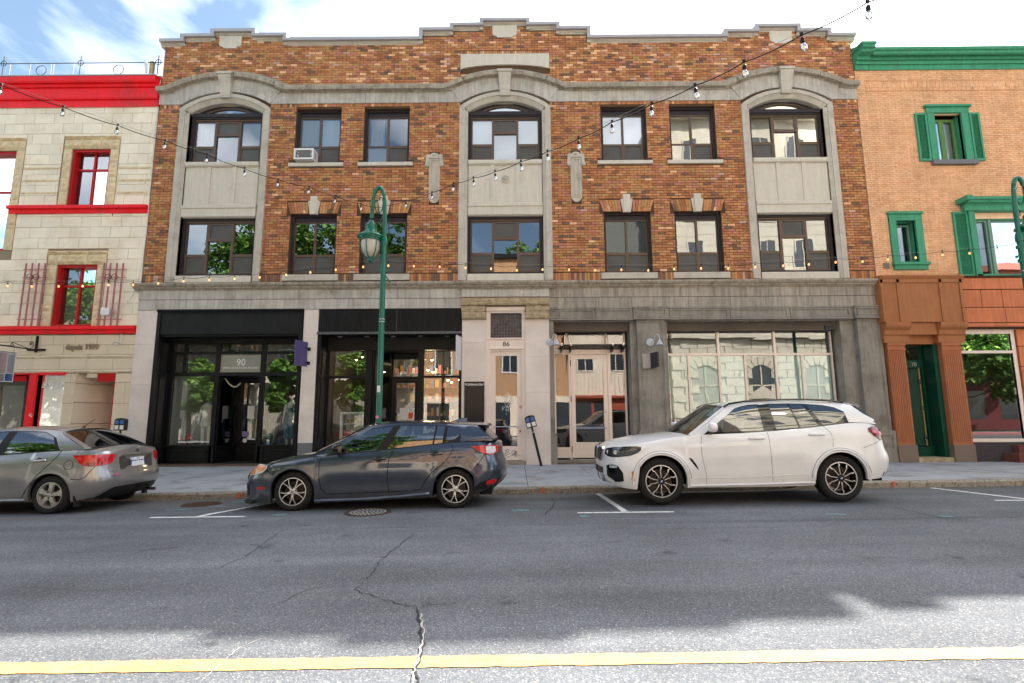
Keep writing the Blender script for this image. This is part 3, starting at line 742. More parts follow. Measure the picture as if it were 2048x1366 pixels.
def bay_win(c, z0, z1, arch, k):
    """k: left-top, left-low, mid-top, mid-low, right-top, right-low"""
    Y0 = FY+.14; x0, x1 = c-1.16, c+1.16
    mb = MB(); mb.frame(x0, x1, z0, z1, .085, Y0, Y0+.14, wb=.09, wt=.07)
    if arch:
        mb.box(x0, x1, Y0-.03, Y0+.12, z1-.02, z1+.10)
        o1 = arc(c, 1.165, 11.20, .40, 20); o2 = arc(c, .82, z1+.10, .235, 20)
        mb.loft([[(p[0], Y0+.05, max(p[1], z1+.1)), (p[0], Y0+.13, max(p[1], z1+.1)), (q[0], Y0+.13, q[1]), (q[0], Y0+.05, q[1])] for p, q in zip(o1, o2)])
    w = mb.build('window', m_trim, B)
    if arch:
        q = MB(); q.prism(arc(c, .80, z1+.10, .22, 16), Y0+.09, Y0+.095); q.build('pane', m_win, w)
        q = MB(); a1 = arc(c, .82, z1+.10, .235, 20); a2 = arc(c, .76, z1+.10, .20, 20)
        q.loft([[(p[0], Y0+.04, p[1]), (p[0], Y0+.10, p[1]), (r_[0], Y0+.10, r_[1]), (r_[0], Y0+.04, r_[1])] for p, r_ in zip(a1, a2)]); q.build('sash', m_bronze, w)
    xa, xb, za, zb = x0+.085, x1-.085, z0+.09, z1-.07-.05
    m1, m2 = c-.39, c+.39; zs = za+(zb-za)*.37; zt = za+(zb-za)*.66
    mb = MB(); mb.frame(xa, xb, za, zb, .03, Y0+.07, Y0+.13)
    mb.box(xa, xb, Y0+.04, Y0+.13, zb, z1-.07)
    for m_ in (m1, m2): mb.box(m_-.035, m_+.035, Y0+.045, Y0+.13, za+.03, zb-.03)
    for u, v in ((xa+.03, m1-.035), (m2+.035, xb-.03)):
        mb.box(u, v, Y0+.06, Y0+.13, zs-.03, zs+.03); mb.frame(u, v, za+.03, zs-.03, .035, Y0+.055, Y0+.10)
    mb.box(m1+.035, m2-.035, Y0+.05, Y0+.13, zt-.04, zt+.01); mb.frame(m1+.035, m2-.035, zt+.01, zb-.03, .04, Y0+.055, Y0+.10)
    mb.build('sash', m_bronze, w); yp = Y0+.10
    pane(xa+.03, m1-.035, zs+.03, zb-.03, yp, k[0], w); pane(xa+.06, m1-.07, za+.06, zs-.06, yp-.02, k[1], w)
    pane(m1+.07, m2-.07, zt+.05, zb-.07, yp-.02, k[2], w); pane(m1+.035, m2-.035, za+.03, zt-.04, yp, k[3], w)
    pane(m2+.035, xb-.03, zs+.03, zb-.03, yp, k[4], w); pane(m2+.07, xb-.06, za+.06, zs-.06, yp-.02, k[5], w)
bay_win(-9.2, 9.55, 11.17, True, 'cssgbs'); bay_win(XC, 9.55, 11.17, True, 'bssbbs'); bay_win(8.64, 9.55, 11.17, True, 'gsggbs'.replace('b', 'g'))
bay_win(-9.2, 5.87, 7.74, False, 'gssggs'); bay_win(XC, 5.87, 7.74, False, 'gssggs'); bay_win(8.64, 5.87, 7.74, False, 'gssggs')
# window air conditioner
ac = thing('air_conditioner', 'white window air conditioner with peeling grille in the top left window on a brick wall', 'air conditioner', (-6.6, FY, 9.5))
mb = MB(); mb.box(-6.87, -6.26, FY-.16, FY+.25, 9.54, 9.90); mb.frame(-6.87, -6.26, 9.54, 9.90, .05, FY-.185, FY-.158, wt=.06); mb.build('casing', m_white, ac)
mb = MB(); mb.box(-6.82, -6.31, FY-.168, FY-.155, 9.59, 9.84); mb.build('condenser_grille', mat('grey_fins', (.16,.15,.15), .7, var=.2, vs=8), ac)
m_flake = mat('paint_flakes', (.8, .8, .78), .7, var=0)
mb = MB()
for k in range(14):
    x, z = rnd.choice([(-6.80+rnd.random()*.06, 9.60+rnd.random()*.2), (-6.38+rnd.random()*.05, 9.62+rnd.random()*.2)]); mb.box(x, x+rnd.uniform(.008, .025), FY-.176, FY-.166, z, z+rnd.uniform(.005, .03))
stuff(mb.build('flaked_paint', m_flake, ac))
mb = MB()
for k in range(7): mb.box(-6.262, -6.256, FY-.1, FY+.03, 9.60+k*.035, 9.615+k*.035)
stuff(mb.build('side_louvre', mat('grey_slot', (.2,.2,.2), .7, var=0), ac))

# lower cornice and fascia ------------------------------------------------------
LP = [(-.35, 5.66), (-.35, 5.61), (-.33, 5.59), (-.30, 5.55), (-.24, 5.53), (-.23, 5.48), (-.16, 5.47), (-.14, 5.42), (.1, 5.42), (.1, 5.665)]
def low_corn(x0, x1, out, n):
    w = (x1-x0)/n
    for k in range(n):
        mb = MB(); a, b = x0+k*w+.004, x0+(k+1)*w-.004
        mb.sweepx([(FY+(y*.8-out if y < 0 else y), zcor(z, -(y*.8-out)) if y < 0 else z) for y, z in LP], a, b); mb.build('cornice_stone', m_concd, B)
low_corn(BX0-.14, -1.66, 0, 9); low_corn(-1.66, 1.09, .14, 3); low_corn(1.09, BX1+.10, 0, 9)
def frz(x0, x1, out, rows=((5.11, 5.42), (4.80, 5.11))):
    for ri, (z0, z1) in enumerate(rows):
        n = max(1, round((x1-x0)/.98)); w = (x1-x0)/n
        e = [x0]+[x0+(k+(.5 if ri else 0))*w for k in range(1 if not ri else 0, n)]+[x1]; e = sorted({round(v, 4) for v in e})
        for a, b in zip(e, e[1:]):
            if b-a < .05: continue
            mb = MB(); y = FY-out-(.02 if not ri else 0); mb.front(a+.004, b-.004, y, FY+.1, z0+.004, z1-.004); mb.build('fascia_stone', m_frieze if x1 < 2 else m_frieze2, B)
m_frieze2 = mat('cast_stone_streaked', (.37,.33,.28), .85, var=.15, vs=2.5, bump=.4, bs=50, streak=.32, grime=(.23,.20,.165), gs=2.5, objvar=.10)
frz(BX0, -1.60, .07); frz(-1.60, 1.03, .18, ((5.11, 5.42),)); frz(1.03, BX1, .07)
mb = MB(); mb.box(BX0, BX1, FY+.02, FY+.3, 4.78, 5.5); mb.box(-1.58, 1.01, FY-.12, FY+.02, 4.9, 5.12); mb.build('fascia_backing', m_concd, B)
# ------------------------------------------------------------------ street level of the brick building
GZ = .19
def X(px, Y, py=740): return at(px, py, Y)[0]
def Z(py, Y, px=1024): return at(px, py, Y)[1]
# granite piers, in courses
def pier(x0, x1, joints, m, base=None, y=FY-.04, z1=4.80, d=.35):
    zs = [GZ-.05]+([base] if base else [])+joints+[z1]
    for i, (a, b) in enumerate(zip(zs, zs[1:])):
        mb = MB(); mb.box(x0, x1, y, y+d, a+.002, b-.002); mb.build('pier_stone', m_grand if (base and i == 0) else m, B)
pier(-11.37, -10.755, [1.35, 2.55, 3.75], m_gran); pier(-6.335, -5.905, [1.98, 2.95, 3.9], m_gran, base=.84)
pier(-1.58, -.86, [1.7, 2.72, 3.75], m_gran, z1=4.45, y=FY-.09); pier(.30, 1.01, [1.15, 2.27, 3.33], m_gran, z1=4.45, y=FY-.09)
mb = MB(); mb.box(-11.36, -10.76, FY+.3, 17, 0, 4.8); mb.box(-6.33, -5.91, FY+.3, 19.5, 0, 4.8); mb.box(-1.57, -.90, FY+.25, 19.5, 0, 4.8); mb.box(.40, 1.0, FY+.25, 19.5, 0, 4.8)
mb.box(3.62, 4.45, FY+.5, 19.5, 0, 4.8); mb.box(BX0+.05, BX1-.05, 19.5, 19.7, 0, 5.3); mb.box(BX0+.05, BX1-.05, FY+1.1, 19.6, 4.1, 4.9)
mb.box(BX0+.05, BX1-.05, FY+.25, FY+1.12, 4.12, 4.8)
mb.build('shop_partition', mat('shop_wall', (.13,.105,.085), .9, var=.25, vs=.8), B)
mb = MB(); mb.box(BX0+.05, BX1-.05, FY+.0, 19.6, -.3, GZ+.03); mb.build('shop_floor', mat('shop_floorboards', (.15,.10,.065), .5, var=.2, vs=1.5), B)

# --- shop 90 ---
YG = 16.1
xl, xr = -10.755, -6.365
mb = MB()
mb.box(xl+.07, xr-.07, FY-.03, FY+.14, 4.06, 4.74); mb.build('fascia_board', m_blackm, B)
mb = MB(); mb.sweepx([(FY+.1, 4.81), (FY-.10, 4.81), (FY-.11, 4.77), (FY-.06, 4.72), (FY-.06, 4.70), (FY+.1, 4.70)], xl, xr)
mb.box(xl, xl+.10, FY-.06, YG+.05, GZ, 4.70); mb.box(xr-.10, xr, FY-.06, FY+.10, GZ, 4.70)
mb.box(xr-.06, xr, FY+.1, YG+.05, GZ, 4.70)
mb.box(xl+.1, xr-.1, FY+.03, YG+.05, 4.0, 4.06)
for a, b in ((.50, 2.85), (2.95, 3.85)): 
    mb.box(xl+.1, xl+.135, FY+.12, FY+.14, a, b); mb.box(xl+.1, xl+.135, YG-.14, YG-.12, a, b); mb.box(xl+.1, xl+.13, FY+.12, YG-.12, b-.02, b)
mb.build('shopfront_surround', m_black, B)
s90 = None
zt0, zt1, zr0, zr1, zm0 = Z(689, YG, 450), Z(703.5, YG, 450), Z(709, YG, 450), Z(745, YG, 450), Z(751.5, YG, 450)
zb = Z(893, YG, 400)
cx = [X(349, YG, 700), X(373, YG, 700), X(439, YG, 700), X(529, YG, 700), X(600, YG, 700)]
fr = MB(); bt = .045
fr.box(cx[0]-.12, cx[-1]+.12, YG-.05, YG+.05, zt0+.02, 4.06)
for i, x in enumerate(cx):
    w = .05 if i not in (2, 3) else .07
    fr.box(x-w, x+w, YG-.05, YG+.06, zm0 if i == 1 else GZ+.06, zt0+.02)
fr.box(cx[0]-.3, cx[0]-.05, YG-.04, YG+.05, GZ, 4.06)
for a, b in zip(cx, cx[1:]):
    fr.box(a, b, YG-.035, YG+.045, zt1-.02, zr1+.0-(zr1-zr0)+.0+.02) if 0 else None
    fr.box(a, b, YG-.045, YG+.05, zr0, zt1); fr.box(a, b, YG-.06, YG+.06, zm0-.01, zr1)
# bulkheads
for a, b in ((cx[0], cx[2]), (cx[3], cx[4])):
    fr.box(a, b, YG-.05, YG+.06, GZ+.02, zb); fr.sweepx([(YG+.05, zb+.05), (YG-.10, zb+.04), (YG-.10, zb), (YG+.05, zb-.01)], a-.05, b+.05)
    fr.frame(a+.12, b-.12, GZ+.12, zb-.10, .03, YG-.075, YG-.045)
# splayed side of the entrance
xd0, yd0, xd1, yd1 = cx[2]+.05, YG, X(474, 17.0, 800), 17.0
def splay(mb, z0, z1, t, u0=0, u1=1, off=0):
    dx, dy = xd1-xd0, yd1-yd0; L = sqrt(dx*dx+dy*dy); nx, ny = dy/L, -dx/L
    P_ = [(xd0+dx*u+nx*o, yd0+dy*u+ny*o) for u, o in ((u0, off), (u1, off), (u1, off+t), (u0, off+t))]
    mb.loft([[(x, y, z) for x, y in P_] for z in (z0, z1)])
splay(fr, GZ+.02, zb-.05, .06); splay(fr, GZ+.12, zb-.16, .02, .12, .88, .065)
splay(fr, zb-.05, zb, .09); splay(fr, zm0-.08, zm0, .06); splay(fr, zb, zm0, .06, 0, .07); splay(fr, zb, zm0, .06, .90, 1)
fr.box(xd1-.04, xd1+.08, 16.95, 17.05, GZ, zm0); fr.box(xd1, cx[3]+.2, 16.6, 17.05, zm0-.02, zm0+.06); fr.box(cx[2], cx[3], YG, 17.05, zm0+.0, zm0+.04)
fr.box(cx[3]-.03, cx[3]+.03, YG, 17.0, GZ, zb); fr.box(cx[3]-.25, cx[3]-.17, 16.95, 17.05, GZ, zm0)
o90 = fr.build('shopfront', m_black, B)
m_winpanes = []
def pn(x0, x1, z0, z1, Y, m=None, par=None, name='pane'):
    mb = MB(); mb.poly([(x0, Y, z0), (x1, Y+rnd.uniform(-.003, .003), z0), (x1, Y, z1), (x0, Y, z1)]); return mb.build(name, m or m_shop, par)
for i, (a, b) in enumerate(zip(cx, cx[1:])):
    a += .05; b -= .05
    pn(a, b, zt1, zt0, YG, par=o90)
    pn(a, b, zr1, zr0, YG, mat('etched_grey_film', (.30,.295,.25), .35, var=.1, vs=.8) if i == 2 else None, o90, 'number_pane' if i == 2 else 'pane')
    if i in (0, 1, 3): pass
pn(cx[0]+.05, cx[2]-.07, zb, zm0, YG, par=o90); pn(cx[3]+.07, cx[4]-.05, zb, zm0, YG, par=o90)
mb = MB(); splay(mb, zb, zm0-.08, 0.004, .07, .90, .03); mb.build('pane', m_shop, o90)
text('street_number', '90', (cx[2]+cx[3])/2, Z(731, YG, 484), YG-.006, .29, m_lett_w, o90)
text('street_name', 'WELLINGTON NORD', (cx[2]+cx[3])/2, Z(737.5, YG, 484), YG-.006, .085, m_lett_w, o90, sx=1.35)
# door leaf
dx0, dx1 = xd1+.08, cx[3]-.17
mb = MB(); mb.frame(dx0, dx1, GZ+.04, zm0-.02, .13, 16.98, 17.03, wb=.65, wt=.16); mb.frame(dx0+.15, dx1-.15, GZ+.12, GZ+.60, .03, 16.96, 16.99)
dr = mb.build('door', m_black, B); pn(dx0+.13, dx1-.13, GZ+.69, zm0-.18, 17.0, par=dr)
mb = MB(); mb.box(dx0+.30, dx0+.52, 16.972, 16.976, 1.55, 1.95); mb.build('notice', m_white, dr)
mb = MB(); mb.box(dx0+.18, dx0+.36, 16.972, 16.976, .98, 1.14); mb.build('sticker', mat('lilac_sticker', (.35,.25,.5), .5, var=.1), dr)
mb = MB(); mb.lathe([(.05, 0), (.07, 0), (.07, .003), (.05, .003)], (dx0+.27, 16.972, .86), 18, 'y'); mb.build('sticker', m_lett_w, dr)
mb = MB(); mb.tube([(dx1-.07, 16.93, 1.0), (dx1-.07, 16.93, 1.35)], .012); mb.build('handle', m_chrome, dr)
mb = MB(); mb.box(cx[2]+.25, cx[3]-.1, YG-.05, 16.8, GZ+.035, GZ+.05); tag(mb.build('door_mat', mat('black_mat', (.02,.02,.02), .95, var=.2)), 'black mat in the recessed doorway of the shop numbered 90', 'door mat')
# interior wall panels visible through window, lighter on the left
mb = MB(); mb.box(-10.6, -10.55, YG+.1, 19.4, .2, 4.05); mb.build('side_wall', mat('pale_shop_wall', (.42,.41,.38), .9, var=.08), B)
# stickers at the right window
for k, (pz, c) in enumerate(((872, (.05,.35,.12)), (881, (.6,.6,.6)), (886, (.1,.35,.4)), (891.5, (.8,.8,.8)))):
    x, z = at(533, pz, YG-.004); mb = MB(); mb.box(x, x+.09, YG-.008, YG-.004, z-.03, z+.035); mb.build('sticker', mat('sticker_%s' % ('green','silver','teal','white')[k], c, .5, var=.05), o90)
# string of pearls garland over doorway
mb = MB()
for k in range(22):
    t = k/21; x = xd0+.10+.55*t; z = zm0-.12-.38*(1-(2*t-1)**2)*(.4+.6*t); 
    z = zm0-.08-.45*sin(pi*t*.62); mb.ball((xd0+.10+.42*t, YG+.18+.1*t, z+.28*t), .022, .022, .022, 6, 4)
stuff(mb.build('bead_garland', mat('cream_beads', (.6,.55,.35), .5, var=.1), o90))

# purple hanging sign on two brackets
sg = thing('hanging_sign', 'plain purple projecting sign on two black brackets beside the black shopfront numbered 90', 'sign', (-6.12, FY, 3.9))
ys_ = 14.95
x0, zt = at(591, 683, 14.75); x1, _ = at(613, 690, 15.2)
mb = MB(); za, zb_ = Z(680, 14.8, 600), Z(738, 14.8, 600)
A_, Bp = (x0, 14.72), (x0+.12, 15.28)
mb.loft([[(A_[0], A_[1], z), (Bp[0], Bp[1], z), (Bp[0]+.03, Bp[1]-.006, z), (A_[0]+.03, A_[1]-.006, z)] for z in (za-.72, za)])
mb.build('panel', m_purple, sg)
mb = MB()
for z in (za-.18, za-.60): mb.tube([(Bp[0]-.05, 15.1, z), (Bp[0]+.12, 15.25, z), (-6.13, 15.46, z)], .012, 6); mb.box(-6.17, -6.09, 15.44, 15.462, z-.05, z+.05)
mb.build('bracket', m_iron, sg)

# --- shop 88 ---
xl, xr = -5.90, -1.60
n = 62; w = (xr-xl-.1)/n
mb = MB(); mb.box(xl+.02, xr-.02, FY-.02, FY+.14, 4.10, 4.80)
for k in range(n):
    a = xl+.05+k*w; mb.box(a+.006, a+w-.020, FY-.045, FY-.018, 4.11, 4.80)
stuff(mb.build('ribbed_fascia', m_blackm, B))
mb = MB(); mb.box(xl-.02, xr+.02, FY-.07, FY-.01, 4.03, 4.10); mb.box(-3.55, -3.54, FY-.055, FY-.04, 4.1, 4.8); mb.build('fascia_gutter', mat('weathered_grey_flashing', (.11,.115,.12), .5, metal=.3, var=.3, vs=9), B)
YH = 16.15
fr = MB()
fr.box(xl, xl+.10, FY-.03, YH, GZ, 4.05); fr.box(xr-.07, xr, FY-.03, YH, GZ, 4.05); fr.box(xl+.1, xr-.07, YH-.12, YH+.05, Z(701, YH, 800), 4.05)
for a, b in ((.95, 2.75), (2.85, 3.5)):
    fr.box(xl+.1, xl+.13, FY+.1, FY+.12, a, b); fr.box(xl+.1, xl+.13, YH-.14, YH-.12, a, b); fr.box(xl+.1, xl+.125, FY+.1, YH-.12, b-.02, b)
c8 = [X(658, YH, 710), X(739, YH, 710), X(843, YH, 710), X(921, YH, 710)]
ztp = Z(703, YH, 800); ztr = Z(754, YH, 800); zbb = Z(873+22, YH, 690)
fr.box(xl+.1, c8[0]+.05, YH-.05, YH+.05, GZ, ztp+.1)
for x, w in ((c8[1], .10), (c8[2], .09), (c8[3], .04)): fr.box(x-w, x+w, YH-.05, YH+.07, GZ, ztp+.1)
fr.box(c8[0], c8[1], YH-.04, YH+.05, ztr-.035, ztr+.035); fr.box(c8[2], c8[3], YH-.04, YH+.05, ztr-.035, ztr+.035)
fr.box(c8[0], c8[1], YH-.05, YH+.05, GZ, zbb); fr.box(c8[2], c8[3], YH-.05, YH+.05, GZ, zbb)
xs1, ys1 = X(782, 17.0, 760), 17.0
xs0 = X(747, YH, 760)
def splay2(mb, z0, z1, t, u0=0, u1=1, off=0):
    dx, dy = xs1-xs0, ys1-YH; L = sqrt(dx*dx+dy*dy); nx, ny = dy/L, -dx/L
    P_ = [(xs0+dx*u+nx*o, YH+dy*u+ny*o) for u, o in ((u0, off), (u1, off), (u1, off+t), (u0, off+t))]
    mb.loft([[(x, y, z) for x, y in P_] for z in (z0, z1)])
zt2 = Z(709, 17.0, 800)
splay2(fr, GZ, zbb, .06); splay2(fr, zbb, zt2+.3, .06, 0, .08); splay2(fr, zbb, zt2+.3, .06, .88, 1); splay2(fr, 3.22, 3.29, .06)
fr.box(xs1, xs1+.09, 16.95, 17.06, GZ, 3.8); fr.box(xs1, c8[2], 16.95, 17.05, Z(719, 17.0, 800), 3.9); fr.box(xs0, c8[2], YH, 17.05, Z(709, 17., 800), Z(709, 17., 800)+.05)
xr2 = X(836, 17.0, 800); fr.box(xr2, xr2+.12, 16.95, 17.06, GZ, 3.8); zdt = Z(757, 17.0, 800); fr.box(xs1+.09, xr2, 16.95, 17.05, zdt-.05, zdt+.06)
o88 = fr.build('shopfront', m_black, B)
pn(c8[0]+.05, c8[1]-.1, ztr+.035, ztp+.0, YH, par=o88); pn(c8[0]+.05, c8[1]-.1, zbb, ztr-.035, YH, par=o88)
pn(c8[2]+.09, c8[3]-.04, ztr+.035, ztp+.0, YH, par=o88); pn(c8[2]+.09, c8[3]-.04, zbb, ztr-.035, YH, par=o88)
mb = MB(); splay2(mb, zbb, 3.22, .004, .08, .88, .03); splay2(mb, 3.29, zt2+.1, .004, .08, .88, .03); mb.build('pane', m_shop, o88)
pn(xs1+.09, xr2, zdt+.06, Z(719, 17.0, 800), 17.0, par=o88)
mb = MB(); mb.frame(xs1+.10, xr2-.01, GZ+.03, zdt-.06, .09, 16.97, 17.03, wb=.25, wt=.09); dr = mb.build('door', m_black, B); pn(xs1+.19, xr2-.10, GZ+.28, zdt-.15, 17.0, par=dr)
def note(px0, px1, py0, py1, Y, m, par, nm='notice'):
    a, z1 = at(px0, py0, Y); b, _ = at(px1, py0, Y); _, z0 = at(px0, py1, Y); mb = MB(); mb.box(a, b, Y-.004, Y, z0, z1); return mb.build(nm, m, par)
note(800, 818, 816, 836, 16.98, m_white, dr); note(824, 832, 816, 823, 16.98, m_white, dr)
o = note(817, 825, 825, 838, 16.975, mat('fluorescent_orange_card', (.85,.10,.03), .5, var=.05), dr)
a, z1 = at(791, 828, 16.975); mb = MB(); mb.lathe([(.001, 0), (.05, 0), (.05, .003), (.001, .003)], (a, 16.97, z1), 16, 'y'); mb.build('sticker', mat('navy_sticker', (.02,.05,.14), .4, var=.1), dr)
# soffit downlights
mb = MB(); mb.box(xl+.1, xr-.07, FY+.02, YH+.0, 4.02, 4.05); mb.build('soffit', m_black, B)
m_lit = mat('lit_downlight', (1, .95, .85), .5, var=0, emit=(1, .93, .8), es=6); m_unlit = mat('unlit_downlight', (.35,.35,.36), .4, var=0)
for px, lit in ((680, 0), (734, 1), (787, 0), (841, 1), (894, 0)):
    mb = MB(); mb.lathe([(.075, 0), (.075, -.015), (.055, -.012)], (X(px, 15.85, 671), 15.85, 4.02), 16); mb.lathe([(.055, -.006), (.001, -.006)], (X(px, 15.85, 671), 15.85, 4.02), 16, mi=1, caps=False)
    mb.build('downlight', [m_unlit, m_lit if lit else m_unlit], B)
# shop 88 interior furniture
t = thing('display_case', 'white glass fronted display cabinet behind the window of the shop with the ribbed black fascia', 'display case', (-4.9, 16.9, GZ))
x0, z1 = at(682, 824, 16.7); x1, _ = at(731, 824, 16.7)
mb = MB(); mb.frame(x0, x1, GZ+.03, z1, .07, 16.65, 16.72); mb.box(x0, x1, 16.72, 17.3, z1-.04, z1); mb.box(x0, x1, 17.26, 17.3, GZ+.03, z1)
for k in range(1, 4): mb.box(x0+.07, x1-.07, 16.72, 17.26, GZ+k*(z1-GZ)/4, GZ+k*(z1-GZ)/4+.02)
mb.build('cabinet', m_white, t)
def goods(x0, x1, y0, y1, z, n, cols, hmax=.18, name='goods', par=None, seed=1):
    rg = random.Random(seed); mb = MB(); x = x0
    while x < x1-.04:
        w = rg.uniform(.04, .14); h = rg.uniform(.05, hmax); mb.box(x, x+w, y0, y1, z, z+h, rg.randrange(len(cols))); x += w+rg.uniform(.01, .06)
    o = stuff(mb.build(name, cols, par)); return o
GC = [mat('goods_'+n, c, .6, var=.1) for n, c in (('red', (.45,.05,.05)), ('cream', (.6,.55,.45)), ('green', (.08,.25,.1)), ('blue', (.06,.15,.35)), ('ochre', (.5,.3,.06)), ('brown', (.16,.08,.04)), ('pink', (.6,.25,.3)))]
for k in range(4): goods(x0+.08, x1-.1, 16.85, 17.1, GZ+k*(z1-GZ)/4+.025, 8, GC, name='stock', par=t, seed=k)
t = thing('wall_shelf', 'tall dark shelving full of stock at the back of the shop with the ribbed fascia', 'shelving', (-3.2, 18.6, GZ))
mb = MB(); mb.box(-4.9, -1.7, 19.0, 19.1, GZ, 3.1)
for k in range(6): mb.box(-4.9, -1.7, 18.6, 19.0, GZ+.4+k*.5, GZ+.43+k*.5)
for x in (-4.9, -3.8, -2.7, -1.73): mb.box(x, x+.04, 18.6, 19.0, GZ, 3.1)
mb.build('rack', mat('shelf_wood', (.20,.12,.06), .6, var=.2), t)
for k in range(6): goods(-4.8, -1.8, 18.7, 18.9, GZ+.43+k*.5, 30, GC, .32, 'stock', t, seed=20+k)
t = thing('track_light', 'lit track spotlights under the ceiling of the shop with the ribbed fascia', 'track light', (-2.5, 17.6, 3.6))
mb = MB(); mb.box(-5.2, -1.8, 17.58, 17.62, 3.75, 3.78); mb.build('track', m_iron, t)
m_bulb = mat('warm_bulb', (1,.8,.5), .5, var=0, emit=(1, .72, .35), es=14)
for px, py in ((856, 738), (866, 742), (896, 758), (903, 762), (919, 758), (713, 718), (725, 712), (864, 718)):
    x, z = at(px, py, 17.4); mb = MB(); mb.lathe([(.02, .09), (.035, .0), (.05, -.03)], (x, 17.4, z), 10); mb.ball((x, 17.4, z-.03), .035, .035, .03, 8, 5, mi=1); mb.tube([(x, 17.45, z+.08), (x, 17.6, 3.76)], .006, 4); mb.build('spot', [m_iron, m_bulb], t)
pt = bpy.data.lights.new('shop_lamp', 'POINT'); pt.energy = 16; pt.color = (1, .72, .42); pt.shadow_soft_size = .25; po = bpy.data.objects.new('shop_lamp', pt); col.objects.link(po); po.location = (-3.0, 17.9, 3.3)
# small white blade sign at right of shop 88
sg = thing('hanging_sign', 'narrow white blade sign hanging at the right end of the ribbed black shop fascia', 'sign', (-1.66, FY, 3.9))
x0, zt = at(912, 668, 15.0); x1, _ = at(920, 668, 15.4); _, zl = at(916, 739, 15.1)
mb = MB(); mb.loft([[(x0, 14.98, z), (x0+.10, 15.42, z), (x0+.12, 15.42, z), (x0+.02, 14.98, z)] for z in (zl, zt-.03)]); mb.build('panel', mat('pale_grey_sign', (.62,.62,.64), .5, var=.05), sg)
mb = MB()
for u, v in ((.78, .80), (.72, .735)): mb.loft([[(x0-.002, 14.977, zl+(zt-zl)*(1-q)), (x0+.098, 15.42, zl+(zt-zl)*(1-q)), (x0+.10, 15.42, zl+(zt-zl)*(1-q)), (x0, 14.977, zl+(zt-zl)*(1-q))] for q in (u, v)])
mb.build('stripe', m_lett_k, sg)
mb = MB(); mb.tube([(x0+.01, 14.96, zt), (x0+.12, 15.5, zt)], .012, 6); mb.build('bracket', m_iron, sg)

# --- entrance 86 ---
YD = FY+.06
mb = MB(); a0, a1 = -.86, .30
mb.box(a0, -.74, YD-.07, YD+.15, GZ+.12, 4.66); mb.box(.20, a1, YD-.07, YD+.15, GZ+.12, 4.66)
mb.box(-.74, .20, YD-.05, YD+.15, 3.58, 3.88); mb.box(a0+.0, a1, YD-.09, YD+.0, 3.86, 3.90); mb.box(-.74, .20, YD-.10, YD+.15, 4.655, 4.83); mb.sweepx([(YD-.07, 4.66), (YD-.15, 4.72), (YD-.15, 4.83), (YD+.1, 4.83)], a0, a1)
mb.box(-.74, .20, YD-.03, YD+.1, 3.50, 3.58); mb.box(a0, a1, YD-.085, YD-.05, 3.56, 3.60)
mb.build('door_surround', m_doorp, B)
# glass block transom
m_gb = [mat('glass_block_'+n, c, .12, var=.25, vs=9) for n, c in (('plum', (.095,.075,.085)), ('grey', (.12,.115,.12)), ('dark', (.06,.05,.055)))]
mb = MB(); mb.box(-.74, .20, YD+.02, YD+.05, 3.90, 4.655); mb.build('transom_backing', mat('pale_grid_joint', (.20,.20,.19), .6, var=.1), B)
nx, nz_ = 11, 8; bw, bh = .94/nx, .755/nz_
for i in range(nx):
    for j in range(nz_):
        mb = MB(); x, z = -.74+i*bw, 3.90+j*bh; e = .005
        mb.loft([[(x+e, YD+.02, z+e), (x+bw-e, YD+.02, z+e), (x+bw-e, YD+.02, z+bh-e), (x+e, YD+.02, z+bh-e)], [(x+.02, YD+.0, z+.02), (x+bw-.02, YD+.0, z+.02), (x+bw-.02, YD+.0, z+bh-.02), (x+.02, YD+.0, z+bh-.02)]])
        mb.build('glass_block', m_gb[2] if (i == 5 and j == 4) else m_gb[rnd.choice((0, 0, 1))], B)
text('street_number', '86', -.27, 3.655, YD-.055, .19, m_lett_k, B, sx=1.15)
# rough capital stones
for x0, x1, z0, z1, out in ((-1.60, 1.03, 4.86, 5.08, .22), (-1.60, -.88, 4.66, 4.86, .17), (-1.58, -.86, 4.45, 4.66, .20), (.32, 1.03, 4.66, 4.86, .17), (.30, 1.02, 4.45, 4.66, .20)):
    mb = MB(); nn = int((x1-x0)/.06); mm = 5; g_ = [[(x0+(x1-x0)*i/nn, FY-out-rnd.uniform(0, .028)+(.02 if j in (0, mm) else 0), z0+.004+(z1-z0-.008)*j/mm) for j in range(mm+1)] for i in range(nn+1)]
    for i in range(nn):
        for j in range(mm): mb.poly([g_[i][j], g_[i+1][j], g_[i+1][j+1], g_[i][j+1]])
    mb.box(x0, x1, FY-out+.015, FY, z0+.004, z1-.004)
    mb.build('capital_stone', m_rough, B, recalc=False)
# door leaf
mb = MB(); mb.frame(-.74, .20, GZ+.13, 3.50, .15, YD+.02, YD+.08, wb=.40, wt=.13); dr = mb.build('door', m_doorp, B); pn(-.59, .05, GZ+.53, 3.37, YD+.05, par=dr)
mb = MB(); zz = 1.28; mb.tube([(-.66, YD-.05, zz), (.11, YD-.05, zz)], .014, 8); mb.tube([(-.63, YD-.05, zz), (-.63, YD+.03, zz)], .01, 6); mb.tube([(.08, YD-.05, zz), (.08, YD+.03, zz)], .01, 6); mb.build('handle', m_chrome, dr, smooth=True)
mb = MB(); mb.box(.115, .145, YD+.0, YD+.03, 1.12, 1.17); mb.build('lock', m_iron, dr)
